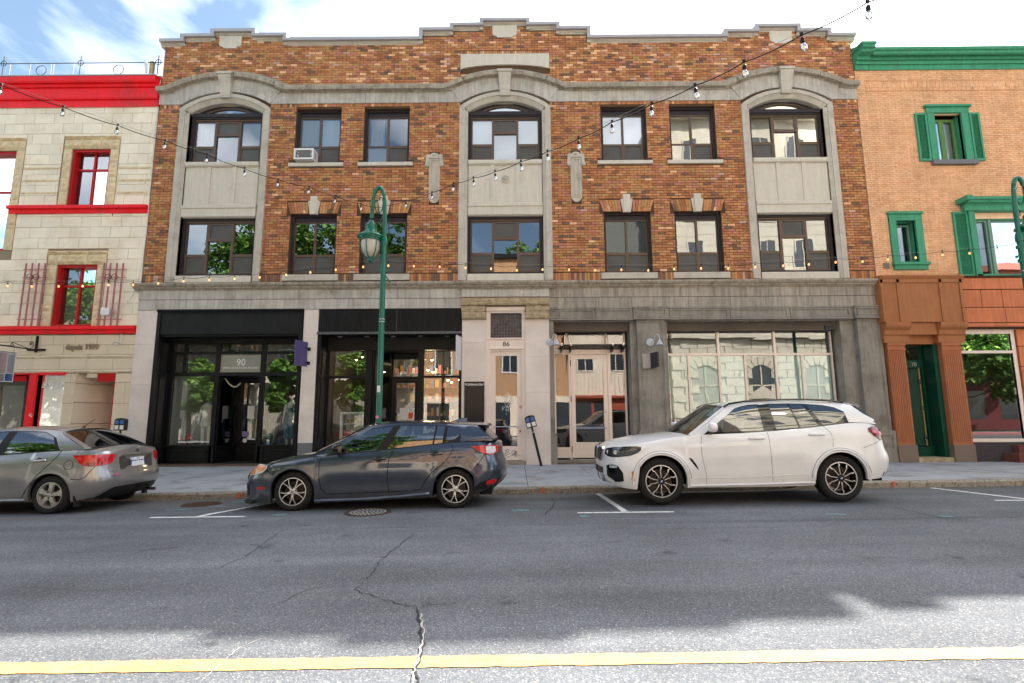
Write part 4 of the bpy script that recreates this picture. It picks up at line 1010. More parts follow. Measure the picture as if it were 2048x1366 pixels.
# no smoking roundel
nx_, nz2 = at(1041.5, 814, YD+.02); m_nsr = mat('sign_red', (.55,.02,.03), .5, var=0)
mb = MB(); mb.lathe([(.001, 0), (.045, 0), (.045, .003)], (nx_, YD+.012, nz2), 20, 'y'); mb.lathe([(.036, -.002), (.047, -.002), (.047, .003), (.036, .003)], (nx_, YD+.011, nz2), 20, 'y', mi=1, caps=False)
mb.prism([(nx_-.034, nz2+.026), (nx_-.026, nz2+.034), (nx_+.034, nz2-.026), (nx_+.026, nz2-.034)], YD+.007, YD+.010, 1); mb.box(nx_-.022, nx_+.022, YD+.0075, YD+.0095, nz2-.005, nz2+.005, 2); mb.build('no_smoking_sticker', [m_white, m_nsr, m_lett_k], dr)
# graffiti scribbles
def scrib(pts, Y, w, m, par, name='graffiti'):
    mb = MB()
    P_ = [at(px, py, Y) for px, py in pts]; Q = []
    for i in range(len(P_)-1):
        p0 = P_[max(i-1, 0)]; p1 = P_[i]; p2 = P_[i+1]; p3 = P_[min(i+2, len(P_)-1)]
        for k in range(4):
            t = k/4; Q.append(tuple(.5*((2*p1[c])+(-p0[c]+p2[c])*t+(2*p0[c]-5*p1[c]+4*p2[c]-p3[c])*t*t+(-p0[c]+3*p1[c]-3*p2[c]+p3[c])*t**3) for c in (0, 1)))
    Q.append(P_[-1])
    mb.tube([(x, Y, z) for x, z in Q], w/2, 4); return mb.build(name, m, par)
m_scr = mat('grey_marker', (.12,.12,.13), .6, var=.1); o3 = (1000, 820); kk = 9.757
def zq(l): return [(1000+a/kk, 820+b/kk) for a, b in l]
scrib(zq([(60,850),(100,845),(130,790),(90,800),(150,770),(180,790),(120,850),(90,900),(150,870),(190,840)]), YD+.018, .012, m_scr, dr)
scrib(zq([(230,850),(240,800),(290,790),(260,850),(240,880),(300,840),(310,790),(280,890),(340,800),(300,890),(350,860)]), YD+.018, .012, m_scr, dr)
scrib(zq([(120,940),(200,900),(260,880),(300,910),(380,880),(400,900)]), YD+.018, .008, m_scr, dr)
m_scw = mat('white_paint_pen', (.75,.72,.68), .6, var=.05); sp = (880, 560); k3 = 3.416
def zr_(l): return [(880+a/k3, 560+b/k3) for a, b in l]
for l in ([(430,800),(450,780),(470,770),(455,800),(440,840),(475,790),(480,800)], [(425,800),(470,830),(500,800),(480,850),(505,815)], [(470,780),(440,830),(465,870),(500,820),(470,840),(455,875)], [(430,860),(425,890),(440,870),(465,865),(470,895),(450,880),(455,900)], [(450,915),(460,915)]):
    scrib(zr_(l), YD+.045, .014, m_scw, dr)
# step
mb = MB(); mb.box(a0, a1, FY-.10, YD+.2, GZ-.04, GZ+.12); mb.build('door_step', mat('worn_step_stone', (.30,.25,.20), .85, var=.2, vs=5), B)
# directory board
x0, z1 = at(929.5, 764, FY-.12); x1, _ = at(968, 764, FY-.12); _, z0 = at(930, 844, FY-.12)
t = thing('directory_board', 'tall black tenants board lettered 86 Wellington Nord beside the beige door', 'sign', (x0, FY-.1, z0))
mb = MB(); mb.box(x0, x1, FY-.115, FY-.092, z0, z1); mb.build('board', mat('glossy_black_board', (.012,.012,.013), .2, var=.1), t)
mb = MB(); mb.frame(x0-.012, x1+.012, z0-.012, z1+.012, .014, FY-.12, FY-.09); mb.build('frame', mat('dark_bronze_edge', (.05,.04,.035), .4, var=.1), t)
text('title', '86 Wellington Nord', (x0+x1)/2, z1-.085, FY-.118, .066, m_lett_w, t, bold=.0012)
mb = MB(); mb.box(x0+.03, x1-.03, FY-.118, FY-.116, z1-.105, z1-.098); mb.build('underline', m_lett_w, t)

# --- taupe unit on the right ---
mb = MB()
def panel_band(x0, x1, cuts, out, z0=4.41, z1=4.80):
    mb.box(x0, x1, FY-out, FY+.12, z0, z1)
    for a, b in cuts: mb.frame(a, b, z0+.06, z1-.06, .045, FY-out-.03, FY-out)
    mb.box(x0, x1, FY-out-.04, FY-out+.02, z0, z0+.05); mb.box(x0, x1, FY-out-.04, FY-out+.02, z1-.05, z1)
    for a, b in cuts: pass
panel_band(1.03, 3.53, [(1.05, 1.28), (1.33, 2.36), (2.42, 3.50)], .05)
panel_band(3.53, 4.56, [(3.60, 4.50)], .13)
panel_band(4.56, 10.08, [(4.62, 6.36), (6.44, 8.14), (8.22, 9.98)], .05)
panel_band(10.08, 10.88, [(10.15, 10.81)], .13)
mb.build('panelled_band', m_grey, B)
def pil(x0, x1, out, zb=1.07, back=YH):
    mb = MB()
    mb.box(x0, x1, FY-out, back, zb, 4.41)
    mb.frame(x0, x1, zb, 4.41, .07, FY-out-.03, FY-out); mb.frame(x0+.07, x1-.07, zb+.07, 4.34, .03, FY-out-.015, FY-out)
    mb.box(x0-.05, x1+.05, FY-out-.07, back, GZ-.05, zb); mb.frame(x0-.05, x1+.05, GZ+.32, zb, .10, FY-out-.10, FY-out-.07, wt=.07); mb.box(x0-.08, x1+.08, FY-out-.12, FY-out-.05, GZ-.05, GZ+.32)
    mb.box(x0-.06, x1+.06, FY-out-.085, back, zb, zb+.05); mb.build('pilaster', m_grey, B)
pil(3.62, 4.45, .04); pil(10.16, 10.86, .04)
mb = MB(); mb.box(.90+.12, 1.14, FY-.03, 16.1, 1.07, 4.41); mb.box(1.015, 1.20, FY-.06, 16.1, GZ-.05, 1.07); mb.frame(1.015, 1.20, GZ+.3, 1.07, .04, FY-.08, FY-.06); mb.build('pilaster', m_grey, B)
mb = MB(); mb.box(1.0, 10.9, FY+.05, 16.6, 4.38, 4.45); mb.build('soffit', m_grey, B)
for a_, b_, c_ in ((3.45, 3.64, 16.6), (4.43, 4.56, 16.3), (9.75, 10.2, 16.6), (1.0, 1.16, 16.6)): mb = MB(); mb.box(a_, b_, FY+.1, c_, GZ, 4.4); mb.build('recess_side', m_grey, B)
# door bay, glass plane
YE = 16.1
x0, x1 = X(1107, YE, 700), X(1250, YE, 700); zt = Z(655, YE, 1180); ztr = Z(704, YE, 1180); zdb = Z(916, YE, 1130)
d0, d1 = X(1142, YE, 800), X(1216, YE, 800)
mb = MB(); mb.frame(x0, x1, GZ+.10, zt, .05, YE-.04, YE+.05); mb.box(x0+.05, x1-.05, YE-.05, YE+.05, ztr-.08, ztr+.08)
for px in (1133, 1211): xx = X(px, YE, 680); mb.box(xx-.03, xx+.03, YE-.04, YE+.05, ztr+.08, zt-.05)
mb.box(d0-.06, d0, YE-.05, YE+.05, GZ+.1, ztr-.08); mb.box(d1, d1+.10, YE-.05, YE+.05, GZ+.1, ztr-.08)
mb.box(x0+.05, d0-.06, YE-.04, YE+.05, GZ+.1, GZ+.46); mb.frame(x0+.07, d0-.08, GZ+.15, GZ+.42, .02, YE-.05, YE-.04); mb.box(d1+.1, x1-.05, YE-.04, YE+.05, GZ+.1, GZ+.46)
mb.box(x0+.05, x1-.05, YE-.02, YE+.05, zt-.12, zt-.05)
e = mb.build('entrance_frame', m_alum, B)
m_dg = m_shop
for a, b in ((x0+.05, X(1133, YE, 680)-.03), (X(1133, YE, 680)+.03, X(1211, YE, 680)-.03), (X(1211, YE, 680)+.03, x1-.05)): pn(a, b, ztr+.08, zt-.12, YE, par=e)
pn(x0+.05, d0-.06, GZ+.46, ztr-.08, YE, par=e); pn(d1+.10, x1-.05, GZ+.46, ztr-.08, YE, par=e)
mb = MB(); mb.frame(d0+.01, d1-.01, GZ+.11, ztr-.09, .12, YE-.04, YE+.02, wb=.50, wt=.13); dr = mb.build('door', m_alum, B); pn(d0+.13, d1-.13, GZ+.61, ztr-.22, YE-.01, par=dr)
zz = 1.25
mb = MB(); mb.tube([(d0+.13, YE-.09, zz-.03), (d1-.06, YE-.09, zz-.03)], .014, 8); mb.tube([(d1-.15, YE-.09, zz-.03), (d1-.15, YE-.09, zz+.45), (d1-.08, YE-.06, zz+.45)], .014, 8); mb.build('handle', m_chrome, dr)
mb = MB()
for z in (ztr-.35, 2.1, .6): mb.tube([(d0, YE-.055, z-.09), (d0, YE-.055, z+.09)], .014, 6)
mb.build('hinge', m_bronze, dr)
mb = MB(); mb.box(x0-.1, x1+.1, YE-.25, YE+.1, GZ-.04, GZ+.10); mb.build('door_step', m_grey, B)
# glass canopy
zc = Z(697, 15.75, 1180); ca = X(1119, 15.8, 700); cb = X(1252, 15.8, 700)
mb = MB(); mb.loft([[(ca, 15.62, zc+.10), (cb, 15.62, zc+.10), (cb, 16.06, zc+.0), (ca, 16.06, zc+.0)], [(ca, 15.62, zc+.115), (cb, 15.62, zc+.115), (cb, 16.06, zc+.015), (ca, 16.06, zc+.015)]]); cn = mb.build('canopy', mat('smoked_canopy_glass', (.045,.05,.05), .1, var=.1), B)
for px in (1123, 1141, 1224, 1245):
    xx = X(px, 15.8, 700); mb = MB(); mb.prism([(0, 0)]*0 or [(xx-.012, zc-.10), (xx+.012, zc-.10), (xx+.012, zc+.12), (xx-.012, zc+.12)], 15.66, 16.06); mb.box(xx-.03, xx+.03, 15.63, 15.69, zc+.08, zc+.15, 1); mb.build('bracket', [m_iron, m_chrome], cn)
for px in (1133, 1211):
    xx = X(px, YE, 680); mb = MB()
    for s in (-.05, .05): mb.tube([(xx, YE-.05, zt-.03), (xx+s+(.09 if px < 1200 else -.03), 15.7, zc+.12)], .006, 5)
    mb.build('tie_rod', m_iron, cn)
# dark interior objects in entrance: pale inner post
# shop windows
YW = 16.0
X0, X1 = X(1328, YW, 690), X(1661, YW, 680); zt = Z(655, YW, 1400); ztr = Z(709, YW, 1500)
mb = MB(); mb.frame(X0, X1, GZ+.25, zt, .045, YW-.04, YW+.05, wb=.2); mb.box(X0, X1, YW-.05, YW+.05, ztr-.035, ztr+.035)
mulls = [X(p_, YW, 680) for p_ in (1434.5, 1547)]; low = [X(p_, YW, 740) for p_ in (1377, 1490.5, 1604.5)]
for m_ in mulls: mb.box(m_-.035, m_+.035, YW-.045, YW+.05, GZ+.25, zt)
for m_ in low: mb.box(m_-.03, m_+.03, YW-.04, YW+.05, GZ+.25, ztr)
mb.box(X0, X1, YW-.01, YW+.05, zt-.12, zt-.045, 1)
w = mb.build('shop_window', [m_alum, m_iron], B)
us = [X0+.045, mulls[0], mulls[1], X1-.045]
for a, b in zip(us, us[1:]): pn(a+.03, b-.03, ztr+.035, zt-.12, YW, par=w)
ls = sorted([X0+.045, X1-.045]+mulls+low)
for i, (a, b) in enumerate(zip(ls, ls[1:])):
    pn(a+.03, b-.03, GZ+.3, ztr-.035, YW, par=w)
    if i in (0, 1, 2, 4, 5):
        q = MB(); q.poly([(a+.03, YW+.03, 1.0 if i == 5 else 1.5), (b-.03, YW+.03, 1.0 if i == 5 else 1.5), (b-.03, YW+.03, ztr-.035), (a+.03, YW+.03, ztr-.035)]); q.build('frosted_film', m_frost, w)
mb = MB(); mb.box(4.5, 9.8, 17.4, 17.5, GZ, 4.3); mb.build('interior_wall', mat('dim_inner_wall', (.10,.105,.09), .9, var=.2), B)
mb = MB()
for px in (1402, 1491, 1582): mb.lathe([(.07, 0), (.07, -.012), (.05, -.008), (.001, -.004)], (X(px, 15.8, 648), 15.75, 4.38), 16)
mb.build('downlight', m_unlit, B)
mb = MB(); x_, z_ = at(1657, 655, 15.8); mb.box(x_-.16, x_+.12, 15.7, 15.95, z_-.09, z_+.05); o = mb.build('loudspeaker', mat('dark_grey_plastic', (.05,.05,.05), .5, var=.1)); tag(o, 'small dark loudspeaker box under the soffit at the right end of the wide shop window', 'loudspeaker')
# grey square plate with tilted dark sign
x0, z1 = at(1284, 708, FY-.07); x1, _ = at(1316, 708, FY-.07); _, z0 = at(1284, 737, FY-.07)
sg = thing('blade_sign', 'dark square blade sign on a grey metal plate on the taupe pilaster', 'sign', ((x0+x1)/2, FY-.04, z0))
mb = MB(); mb.box(x0, x1, FY-.09, FY-.05, z0, z1); mb.build('plate', mat('galvanised_plate', (.32,.31,.31), .45, metal=.4, var=.1), sg)
mb = MB(); xm = x0+.50*(x1-x0)
mb.loft([[(xm, FY-.09, z), (xm+.10, FY-.48, z), (xm+.15, FY-.47, z), (xm+.05, FY-.09, z)] for z in (z0-.0, z1+.02)]); mb.build('panel', mat('charcoal_sign', (.035,.035,.04), .4, var=.1), sg)
# gooseneck wall lamps
m_lw = mat('pale_blue_grey_enamel', (.50,.53,.58), .35, var=.05)
def wall_lamp(px, py, label):
    x, z = at(px, py, FY-.05); t = thing('wall_lamp', label, 'wall lamp', (x, FY-.05, z), 'white gooseneck wall lamps either side of the entrance')
    mb = MB(); mb.lathe([(.001, -.05), (.05, -.045), (.115, -.015), (.12, .0), (.12, .02)], (x, FY-.07, z), 24, 'y'); mb.build('back_plate', m_lw, t, smooth=True)
    mb = MB(); P_ = [(x, FY-.1, z-.02), (x+.05, FY-.16, z+.02), (x+.10, FY-.22, z+.14), (x+.14, FY-.28, z+.21), (x+.18, FY-.33, z+.20), (x+.20, FY-.36, z+.10), (x+.20, FY-.36, z+.02)]
    mb.tube(P_, .014, 8); mb.build('arm', m_lw, t, smooth=True)
    mb = MB(); mb.lathe([(.02, .06), (.03, .02), (.05, .0), (.075, -.06), (.115, -.11), (.125, -.115), (.11, -.105), (.07, -.055)], (x+.20, FY-.36, z), 24, caps=False); mb.build('shade', m_lw, t, smooth=True)
wall_lamp(1098, 685, 'pale gooseneck wall lamp on the left of the recessed glass entrance'); wall_lamp(1300, 685, 'pale gooseneck wall lamp above the dark blade sign on the wide pilaster')
# bench inside 90 : mannequins
def mannequin(loc, label, verts, edges, rad, cloth, h=1.0):
    t = thing('mannequin', label, 'mannequin', loc)
    me = bpy.data.meshes.new('figure'); me.from_pydata([tuple(Vector(v)*h) for v in verts], edges, []); o = link('figure', me, t, Vector(loc))
    o.modifiers.new('skin', 'SKIN'); s_ = o.modifiers.new('sub', 'SUBSURF'); s_.levels = 2; s_.render_levels = 2
    for i, r_ in enumerate(rad): me.skin_vertices[0].data[i].radius = (r_[0], r_[1]) if isinstance(r_, tuple) else (r_, r_)
    me.skin_vertices[0].data[0].use_root = True
    me.materials.append(mat('mannequin_white', (.72,.70,.66), .45, var=.03))
    return t
MV = [(0,0,.92),(0,0,1.08),(0,0,1.28),(0,0,1.42),(0,0,1.52), (-.09,0,.86),(-.10,.0,.48),(-.09,.02,.10),(-.10,-.08,.03), (.09,0,.86),(.10,0,.48),(.10,.02,.10),(.11,-.08,.03), (-.17,0,1.38),(-.23,.02,1.12),(-.22,-.06,.88),(-.22,-.08,.80), (.17,0,1.38),(.23,.02,1.12),(.22,-.06,.88),(.22,-.08,.80)]
ME_ = [(0,1),(1,2),(2,3),(3,4),(0,5),(5,6),(6,7),(7,8),(0,9),(9,10),(10,11),(11,12),(3,13),(13,14),(14,15),(15,16),(3,17),(17,18),(18,19),(19,20)]
MR = [(.13,.09),(.105,.08),(.13,.09),(.10,.07),.045,.085,.055,.035,.03,.085,.055,.035,.03,.05,.035,.025,.02,.05,.035,.025,.02]
def garment(prof, loc, m, par, name, sy=.72):
    mb = MB(); n = 20; rings = []
    for r_, z, cx_ in prof: rings.append([(loc[0]+cx_+r_*(1+.04*sin(5*a))*cos(a), loc[1]+r_*sy*sin(a), loc[2]+z) for a in [2*pi*k/n for k in range(n)]])
    mb.loft(rings, caps=False); return mb.build(name, m, par, smooth=True)
m_den = mat('teal_denim', (.015,.17,.25), .8, var=.25, vs=6, bump=.3, bs=40)
L1 = (X(581, 16.75, 840), 16.75, .62)
t = mannequin(L1, 'white mannequin in teal denim overalls in the right window of the shop numbered 90', MV, ME_, MR, None, .97)
garment([(.17,.78,0),(.175,.92,0),(.13,1.05,0),(.15,1.18,0),(.165,1.25,0)], L1, m_den, t, 'overall_bib')
for s in (-.09, .09): garment([(.105,.30,s),(.105,.55,s),(.11,.75,s),(.115,.86,s*.9)], L1, m_den, t, 'trouser_leg', .95)
mb = MB()
for s in (-.08, .08): mb.tube([(L1[0]+s, 16.63, L1[2]+1.22), (L1[0]+s*1.2, 16.68, L1[2]+1.37), (L1[0]+s, 16.82, L1[2]+1.3)], .012, 5)
mb.build('strap', m_den, t)
mb = MB(); mb.box(cx[3], cx[4]+.1, YG+.08, 17.2, GZ, .60); mb.build('window_platform', mat('platform_black', (.03,.03,.03), .7, var=.2), B)
mb = MB(); mb.box(cx[0]-.2, cx[2], YG+.08, 17.2, GZ, .60); mb.build('window_platform', MATS['platform_black'], B)
L2 = (X(412, 16.8, 850), 16.8, .61)
t = mannequin(L2, 'white mannequin in a white skirt standing in the left window of the shop numbered 90', MV, ME_, MR, None, .96)
garment([(.19,.70,0),(.17,.85,0),(.14,1.0,0),(.16,1.2,0),(.16,1.33,0)], L2, mat('off_white_cloth', (.7,.66,.55), .9, var=.08), t, 'dress')
L3 = (X(376, 17.3, 850), 17.3, .3)
t = mannequin(L3, 'mannequin in green top and pale blue shorts behind the left window of shop number 90', MV, ME_, MR, None, .97)
garment([(.16,.98,0),(.14,1.1,0),(.17,1.3,0),(.12,1.40,0)], L3, mat('leaf_green_cloth', (.03,.20,.07), .8, var=.1), t, 'top')
garment([(.20,.66,0),(.19,.8,0),(.15,.98,0)], L3, mat('pale_denim', (.3,.45,.55), .8, var=.1), t, 'shorts')
# a rail of clothes at the back of the boutique
t = thing('clothes_rail', 'rail of dark and coloured clothes at the back of the shop numbered 90', 'clothes rail', (-8.6, 18.2, GZ))
mb = MB(); mb.tube([(-10.2, 18.2, 1.65), (-7.0, 18.2, 1.65)], .015, 6)
for x in (-10.2, -7.0): mb.tube([(x, 18.2, GZ), (x, 18.2, 1.65)], .015, 6)
mb.build('rail', m_chrome, t)
rg_ = random.Random(4)
for k in range(34):
    x = -10.1+k*.09; m_ = rg_.choice(GC+[m_den, m_black, MATS['pale_denim'] if 'pale_denim' in MATS else m_white]); w_ = rg_.uniform(.2, .28); h_ = rg_.uniform(.6, 1.0)
    mb = MB(); mb.loft([[(x, 18.2-w_, 1.55-h_), (x+.03, 18.2-w_, 1.55-h_), (x+.03, 18.2+w_, 1.55-h_), (x, 18.2+w_, 1.55-h_)], [(x, 18.2-w_*.8, 1.5), (x+.03, 18.2-w_*.8, 1.5), (x+.03, 18.2+w_*.8, 1.5), (x, 18.2+w_*.8, 1.5)], [(x+.01, 18.15, 1.62), (x+.02, 18.15, 1.62), (x+.02, 18.25, 1.62), (x+.01, 18.25, 1.62)]]); mb.build('garment', m_, t)
# red lantern
lx, lz = at(375, 893, 16.5); t = thing('lantern', 'red openwork lantern at the foot of the left window of shop number 90', 'lantern', (lx, 16.5, .605))
mb = MB(); q = .11
for sx_ in (-1, 1):
    for sy_ in (-1, 1): mb.box(lx+sx_*q-.008, lx+sx_*q+.008, 16.5+sy_*q-.008, 16.5+sy_*q+.008, .605, .95)
mb.box(lx-q, lx+q, 16.39, 16.61, .60, .62); mb.box(lx-q, lx+q, 16.39, 16.61, .94, .96); mb.lathe([(.14, .96), (.02, 1.1), (.02, 1.12)], (lx, 16.5, 0), 4)
mb.build('frame', mat('coral_red', (.55,.06,.05), .5, var=.1), t)
mb = MB(); mb.lathe([(.03, .62), (.035, .75), (.02, .8), (.035, .85), (.001, .89)], (lx, 16.5, 0), 10); mb.build('figure', m_iron, t)
# ------------------------------------------------------------------ cream building with red trim (left)
RB = thing('limestone_building', 'cream limestone building with bright red cornice, bands and window frames', 'building', (-14.5, FY, .2))
RX1 = -11.385; RX0 = -21.0
rh = [(-14.0, -12.77, 8.13, 10.03), (-14.04, -12.78, 4.32, 6.25), (-17.7, -15.76, 6.72, 9.99), (-14.20, -13.38, .92, 2.88), (-18.5, -14.36, .15, 2.88), (-13.05, -11.87, .15, 2.90), (-20.6, -18.9, 4.32, 6.25)]
mb = MB(); wall_holes(mb, RX0, RX1, -.2, 12.55, FY+.03, rh, .3); 
mb.poly([(RX1, FY+.03, 0), (RX1, 27, 0), (RX1, 27, 12.5), (RX1, FY+.03, 12.5)]); mb.poly([(RX0, FY+.03, 12.3), (RX1, FY+.03, 12.3), (RX1, 27, 12.3), (RX0, 27, 12.3)]); mb.poly([(RX0, 27, 0), (RX1, 27, 0), (RX1, 27, 12.3), (RX0, 27, 12.3)]); mb.poly([(RX0, FY, 0), (RX0, 27, 0), (RX0, 27, 12.3), (RX0, FY, 12.3)])
mb.build('wall', mat('lime_mortar', (.30,.24,.16), .9, var=.15), RB, recalc=False)
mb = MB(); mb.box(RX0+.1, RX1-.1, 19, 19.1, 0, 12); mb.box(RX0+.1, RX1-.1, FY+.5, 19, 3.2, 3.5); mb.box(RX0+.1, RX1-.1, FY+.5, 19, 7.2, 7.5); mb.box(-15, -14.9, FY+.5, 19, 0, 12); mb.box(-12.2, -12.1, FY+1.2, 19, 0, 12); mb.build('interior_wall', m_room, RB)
def blocks(x0, x1, z0, z1, L, H, excl, m, par, y=FY, J=.008, zb=0, xo=0, nm='stone_block', pr=.012):
    cache = {}
    for r_ in range(int((z0-zb)/H)-1, int((z1-zb)/H)+2):
        za, zc = max(z0, zb+r_*H), min(z1, zb+(r_+1)*H)
        if zc-za < .05: continue
        off = xo+(r_ % 2)*L/2
        for k in range(int((x0-off)/L)-2, int((x1-off)/L)+2):
            a, b = max(x0, off+k*L), min(x1, off+(k+1)*L)
            if b-a < .04: continue
            sg_ = [(a, b)]
            zlo, zhi = za, zc
            for p, q, u, v in excl:
                if za < v-.01 and zc > u+.01:
                    if za < u and zc > u and (u-za) > .1 and False: zhi = u
                    ns = []
                    for s0, s1 in sg_:
                        if s1 <= p or s0 >= q: ns.append((s0, s1))
                        else:
                            if s0 < p: ns.append((s0, p))
                            if s1 > q: ns.append((q, s1))
                            lo_, hi_ = max(s0, p), min(s1, q)
                            if hi_-lo_ > .05:
                                if u-za > .06: ns.append((lo_, hi_, za, u))
                                if zc-v > .06: ns.append((lo_, hi_, v, zc))
                    sg_ = [s for s in ns if len(s) == 2]
                    for s in ns:
                        if len(s) == 4: emit_block(s[0], s[1], s[2], s[3], m, par, y, J, nm, cache, pr)
            for s0, s1 in sg_:
                if s1-s0 > .05: emit_block(s0, s1, za, zc, m, par, y, J, nm, cache, pr)
def emit_block(a, b, c, d, m, par, y, J, nm, cache, pr):
    k = (round(b-a, 3), round(d-c, 3))
    if k not in cache:
        mb = MB(); w, h = b-a-J, d-c-J; e = .006
        mb.loft([[(0, .03, 0), (w, .03, 0), (w, .03, h), (0, .03, h)], [(0, e, 0), (w, e, 0), (w, e, h), (0, e, h)], [(e, 0, e), (w-e, 0, e), (w-e, 0, h-e), (e, 0, h-e)]])
        o = mb.build(nm, m, None, loc=(0, 0, 0)); cache[k] = o.data; bpy.data.objects.remove(o)
    link(nm, cache[k], par, (a+J/2, y-rnd.uniform(.3*pr, pr), c+J/2))
trimx = [(-14.30, -12.48, 8.10, 10.46), (-14.36, -12.50, 4.30, 6.70), (-18.0, -15.48, 6.45, 10.42)]
blocks(-17.6, RX1, 4.33, 11.50, .625, .345, trimx+[(-15.7, RX1, 7.88, 8.12)], m_lime, RB, zb=.20)
def rockstone(x0, x1, z0, z1, out=.06, y=FY, m=m_limey, nm='rockface_stone', par=RB):
    mb = MB(); nx_ = max(2, int((x1-x0)/.07)); nz_ = max(2, int((z1-z0)/.07)); j = .004
    g_ = [[(x0+j+(x1-x0-2*j)*i/nx_, y-(.005 if i in (0, nx_) or k in (0, nz_) else out*rnd.uniform(.35, 1)), z0+j+(z1-z0-2*j)*k/nz_) for k in range(nz_+1)] for i in range(nx_+1)]
    for i in range(nx_):
        for k in range(nz_): mb.poly([g_[i][k], g_[i+1][k], g_[i+1][k+1], g_[i][k+1]])
    for i in (0, nx_):
        for k in range(nz_): mb.poly([g_[i][k], g_[i][k+1], (g_[i][k+1][0], y+.04, g_[i][k+1][2]), (g_[i][k][0], y+.04, g_[i][k][2])])
    for k in (0, nz_):
        for i in range(nx_): mb.poly([g_[i][k], g_[i+1][k], (g_[i+1][k][0], y+.04, g_[i+1][k][2]), (g_[i][k][0], y+.04, g_[i][k][2])])
    return mb.build(nm, m, par)
def red_window(x0, x1, z0, z1, lz, cap, tx0, tx1, midx=.5, trans=.33, kinds='g'):
    for a, b in ((tx0, x0), (x1, tx1)):
        n = 4; 
        for k in range(n): rockstone(a, b, z0+(lz[0]-z0)*k/n, z0+(lz[0]-z0)*(k+1)/n, .05)
    n = 3
    for k in range(n): rockstone(tx0+(tx1-tx0)*k/n, tx0+(tx1-tx0)*(k+1)/n, lz[0], lz[1], .09); rockstone(tx0-.02+(tx1-tx0+.04)*k/n, tx0-.02+(tx1-tx0+.04)*(k+1)/n, lz[1], cap, .12)
    mb = MB(); mb.frame(x0, x1, z0, z1, .075, FY+.06, FY+.28); w = mb.build('window', m_redd, RB)
    xm = x0+(x1-x0)*midx; zm = z1-(z1-z0)*trans; mb = MB(); mb.box(xm-.03, xm+.03, FY+.18, FY+.26, z0+.07, z1-.07); mb.box(x0+.07, x1-.07, FY+.185, FY+.255, zm-.03, zm+.03); mb.build('glazing_bar', m_redd, w)
    for a, b in ((x0+.075, xm-.03), (xm+.03, x1-.075)):
        for c, d in ((z0+.075, zm-.03), (zm+.03, z1-.075)): pane(a, b, c, d, FY+.22, 'g', w)
red_window(-14.0, -12.77, 8.13, 10.03, (10.03, 10.35), 10.45, -14.26, -12.50)
red_window(-14.04, -12.78, 4.32, 6.25, (6.25, 6.57), 6.69, -14.33, -12.52)
red_window(-17.7, -15.76, 6.72, 9.99, (9.99, 10.32), 10.42, -17.95, -15.50, .5, .40)
mb = MB(); mb.box(-13.9, -12.85, FY+.32, FY+.33, 4.4, 6.2); mb.build('net_curtain', mat('grey_net', (.30,.28,.28), .9, var=.15), RB)
for z in (9.38, 8.97, 8.56):
    rockstone(-15.46, -14.30, z-.05, z+.05, .05); rockstone(-12.46, RX1-.03, z-.05, z+.05, .05)
def bandx(x0, x1, z0, z1, out, nm='red_band', m=m_red):
    mb = MB(); h = z1-z0; mb.sweepx([(FY+.05, z1), (FY-out, z1-.01), (FY-out, z1-h*.45), (FY-out*.45, z1-h*.5), (FY-out*.35, z0), (FY+.05, z0)], x0, x1); return mb.build(nm, m, RB)
bandx(-15.70, RX1+.02, 7.88, 8.12, .16); bandx(-19, RX1-.01, 4.09, 4.32, .16)
mb = MB(); CPR = [(0.05, 11.47), (-.06, 11.47), (-.06, 11.72), (-.12, 11.74), (-.14, 11.80), (-.14, 12.14), (-.20, 12.17), (-.22, 12.22), (-.22, 12.30), (-.30, 12.33), (-.33, 12.40), (-.34, 12.56), (.3, 12.57)]
mb.sweepx([(FY+y*.85, zcor(z, max(0, -y*.85))) for y, z in CPR], -21, RX1+.0); mb.build('cornice', m_red, RB)
mb = MB(); mb.box(-21, RX1+.0, FY-.30, FY+.35, 12.57-.205, 12.60-.20); mb.build('roof_flashing', m_coping, RB)
# street floor of the cream building: painted blocks
blocks(-17.6, RX1, 3.46, 4.09, .66, .30, [], m_limed, RB, zb=.46-.3, pr=.008)
for k in range(4): rockstone(RX1-1.42*(k+1), RX1-1.42*k, 3.36, 3.46, .06, m=m_limed)
blocks(-17.6, RX1, 3.02, 3.36, .80, .34, [], m_limed, RB, zb=3.02, pr=.008)
for a, b in ((-11.385, -12.35), (-12.35, -13.2), (-13.2, -14.5), (-14.5, -16), (-16, -17.5)): rockstone(b, a, 2.92, 3.02, .06, m=m_limed)
blocks(-13.38, -13.05, .15, 2.90, .66, .62, [], m_limed, RB, zb=.15); blocks(-11.87, RX1, .15, 2.90, .66, .62, [], m_limed, RB, zb=.15)
mb = MB(); mb.loft([[(-13.05, FY+.0, z), (-12.42, 16.7, z), (-12.5, 16.75, z), (-13.12, FY+.05, z)] for z in (.15, 2.92)])
mb.loft([[(-12.42, 16.7, z), (-11.87, 16.7, z), (-11.87, 16.8, z), (-12.42, 16.8, z)] for z in (.15, 2.92)]); mb.box(-13.0, -11.8, FY, 16.8, 2.92, 3.0); mb.build('porch_wall', m_limed, RB)
for z in (.80, 1.42, 2.04, 2.60):
    mb = MB(); mb.loft([[(-13.05+.0, FY-.001, q), (-12.42+.0, 16.699, q), (-12.41, 16.69, q), (-13.04, FY-.008, q)] for q in (z, z+.010)]); mb.build('porch_joint', m_joint, RB)
mb = MB(); mb.box(-12.42, -11.87, FY+.02, FY+.10, 2.66, 2.90); mb.box(-11.94, -11.87, FY+.05, FY+.95, .15, 2.68); mb.box(-12.3, -11.95, FY+.6, FY+.62, .15, 2.68); mb.build('door', m_redd, RB)
mb = MB(); mb.box(-12.75, -12.45, FY+.02, FY+.2, 2.78, 2.90); mb.build('porch_beam', m_limed, RB)
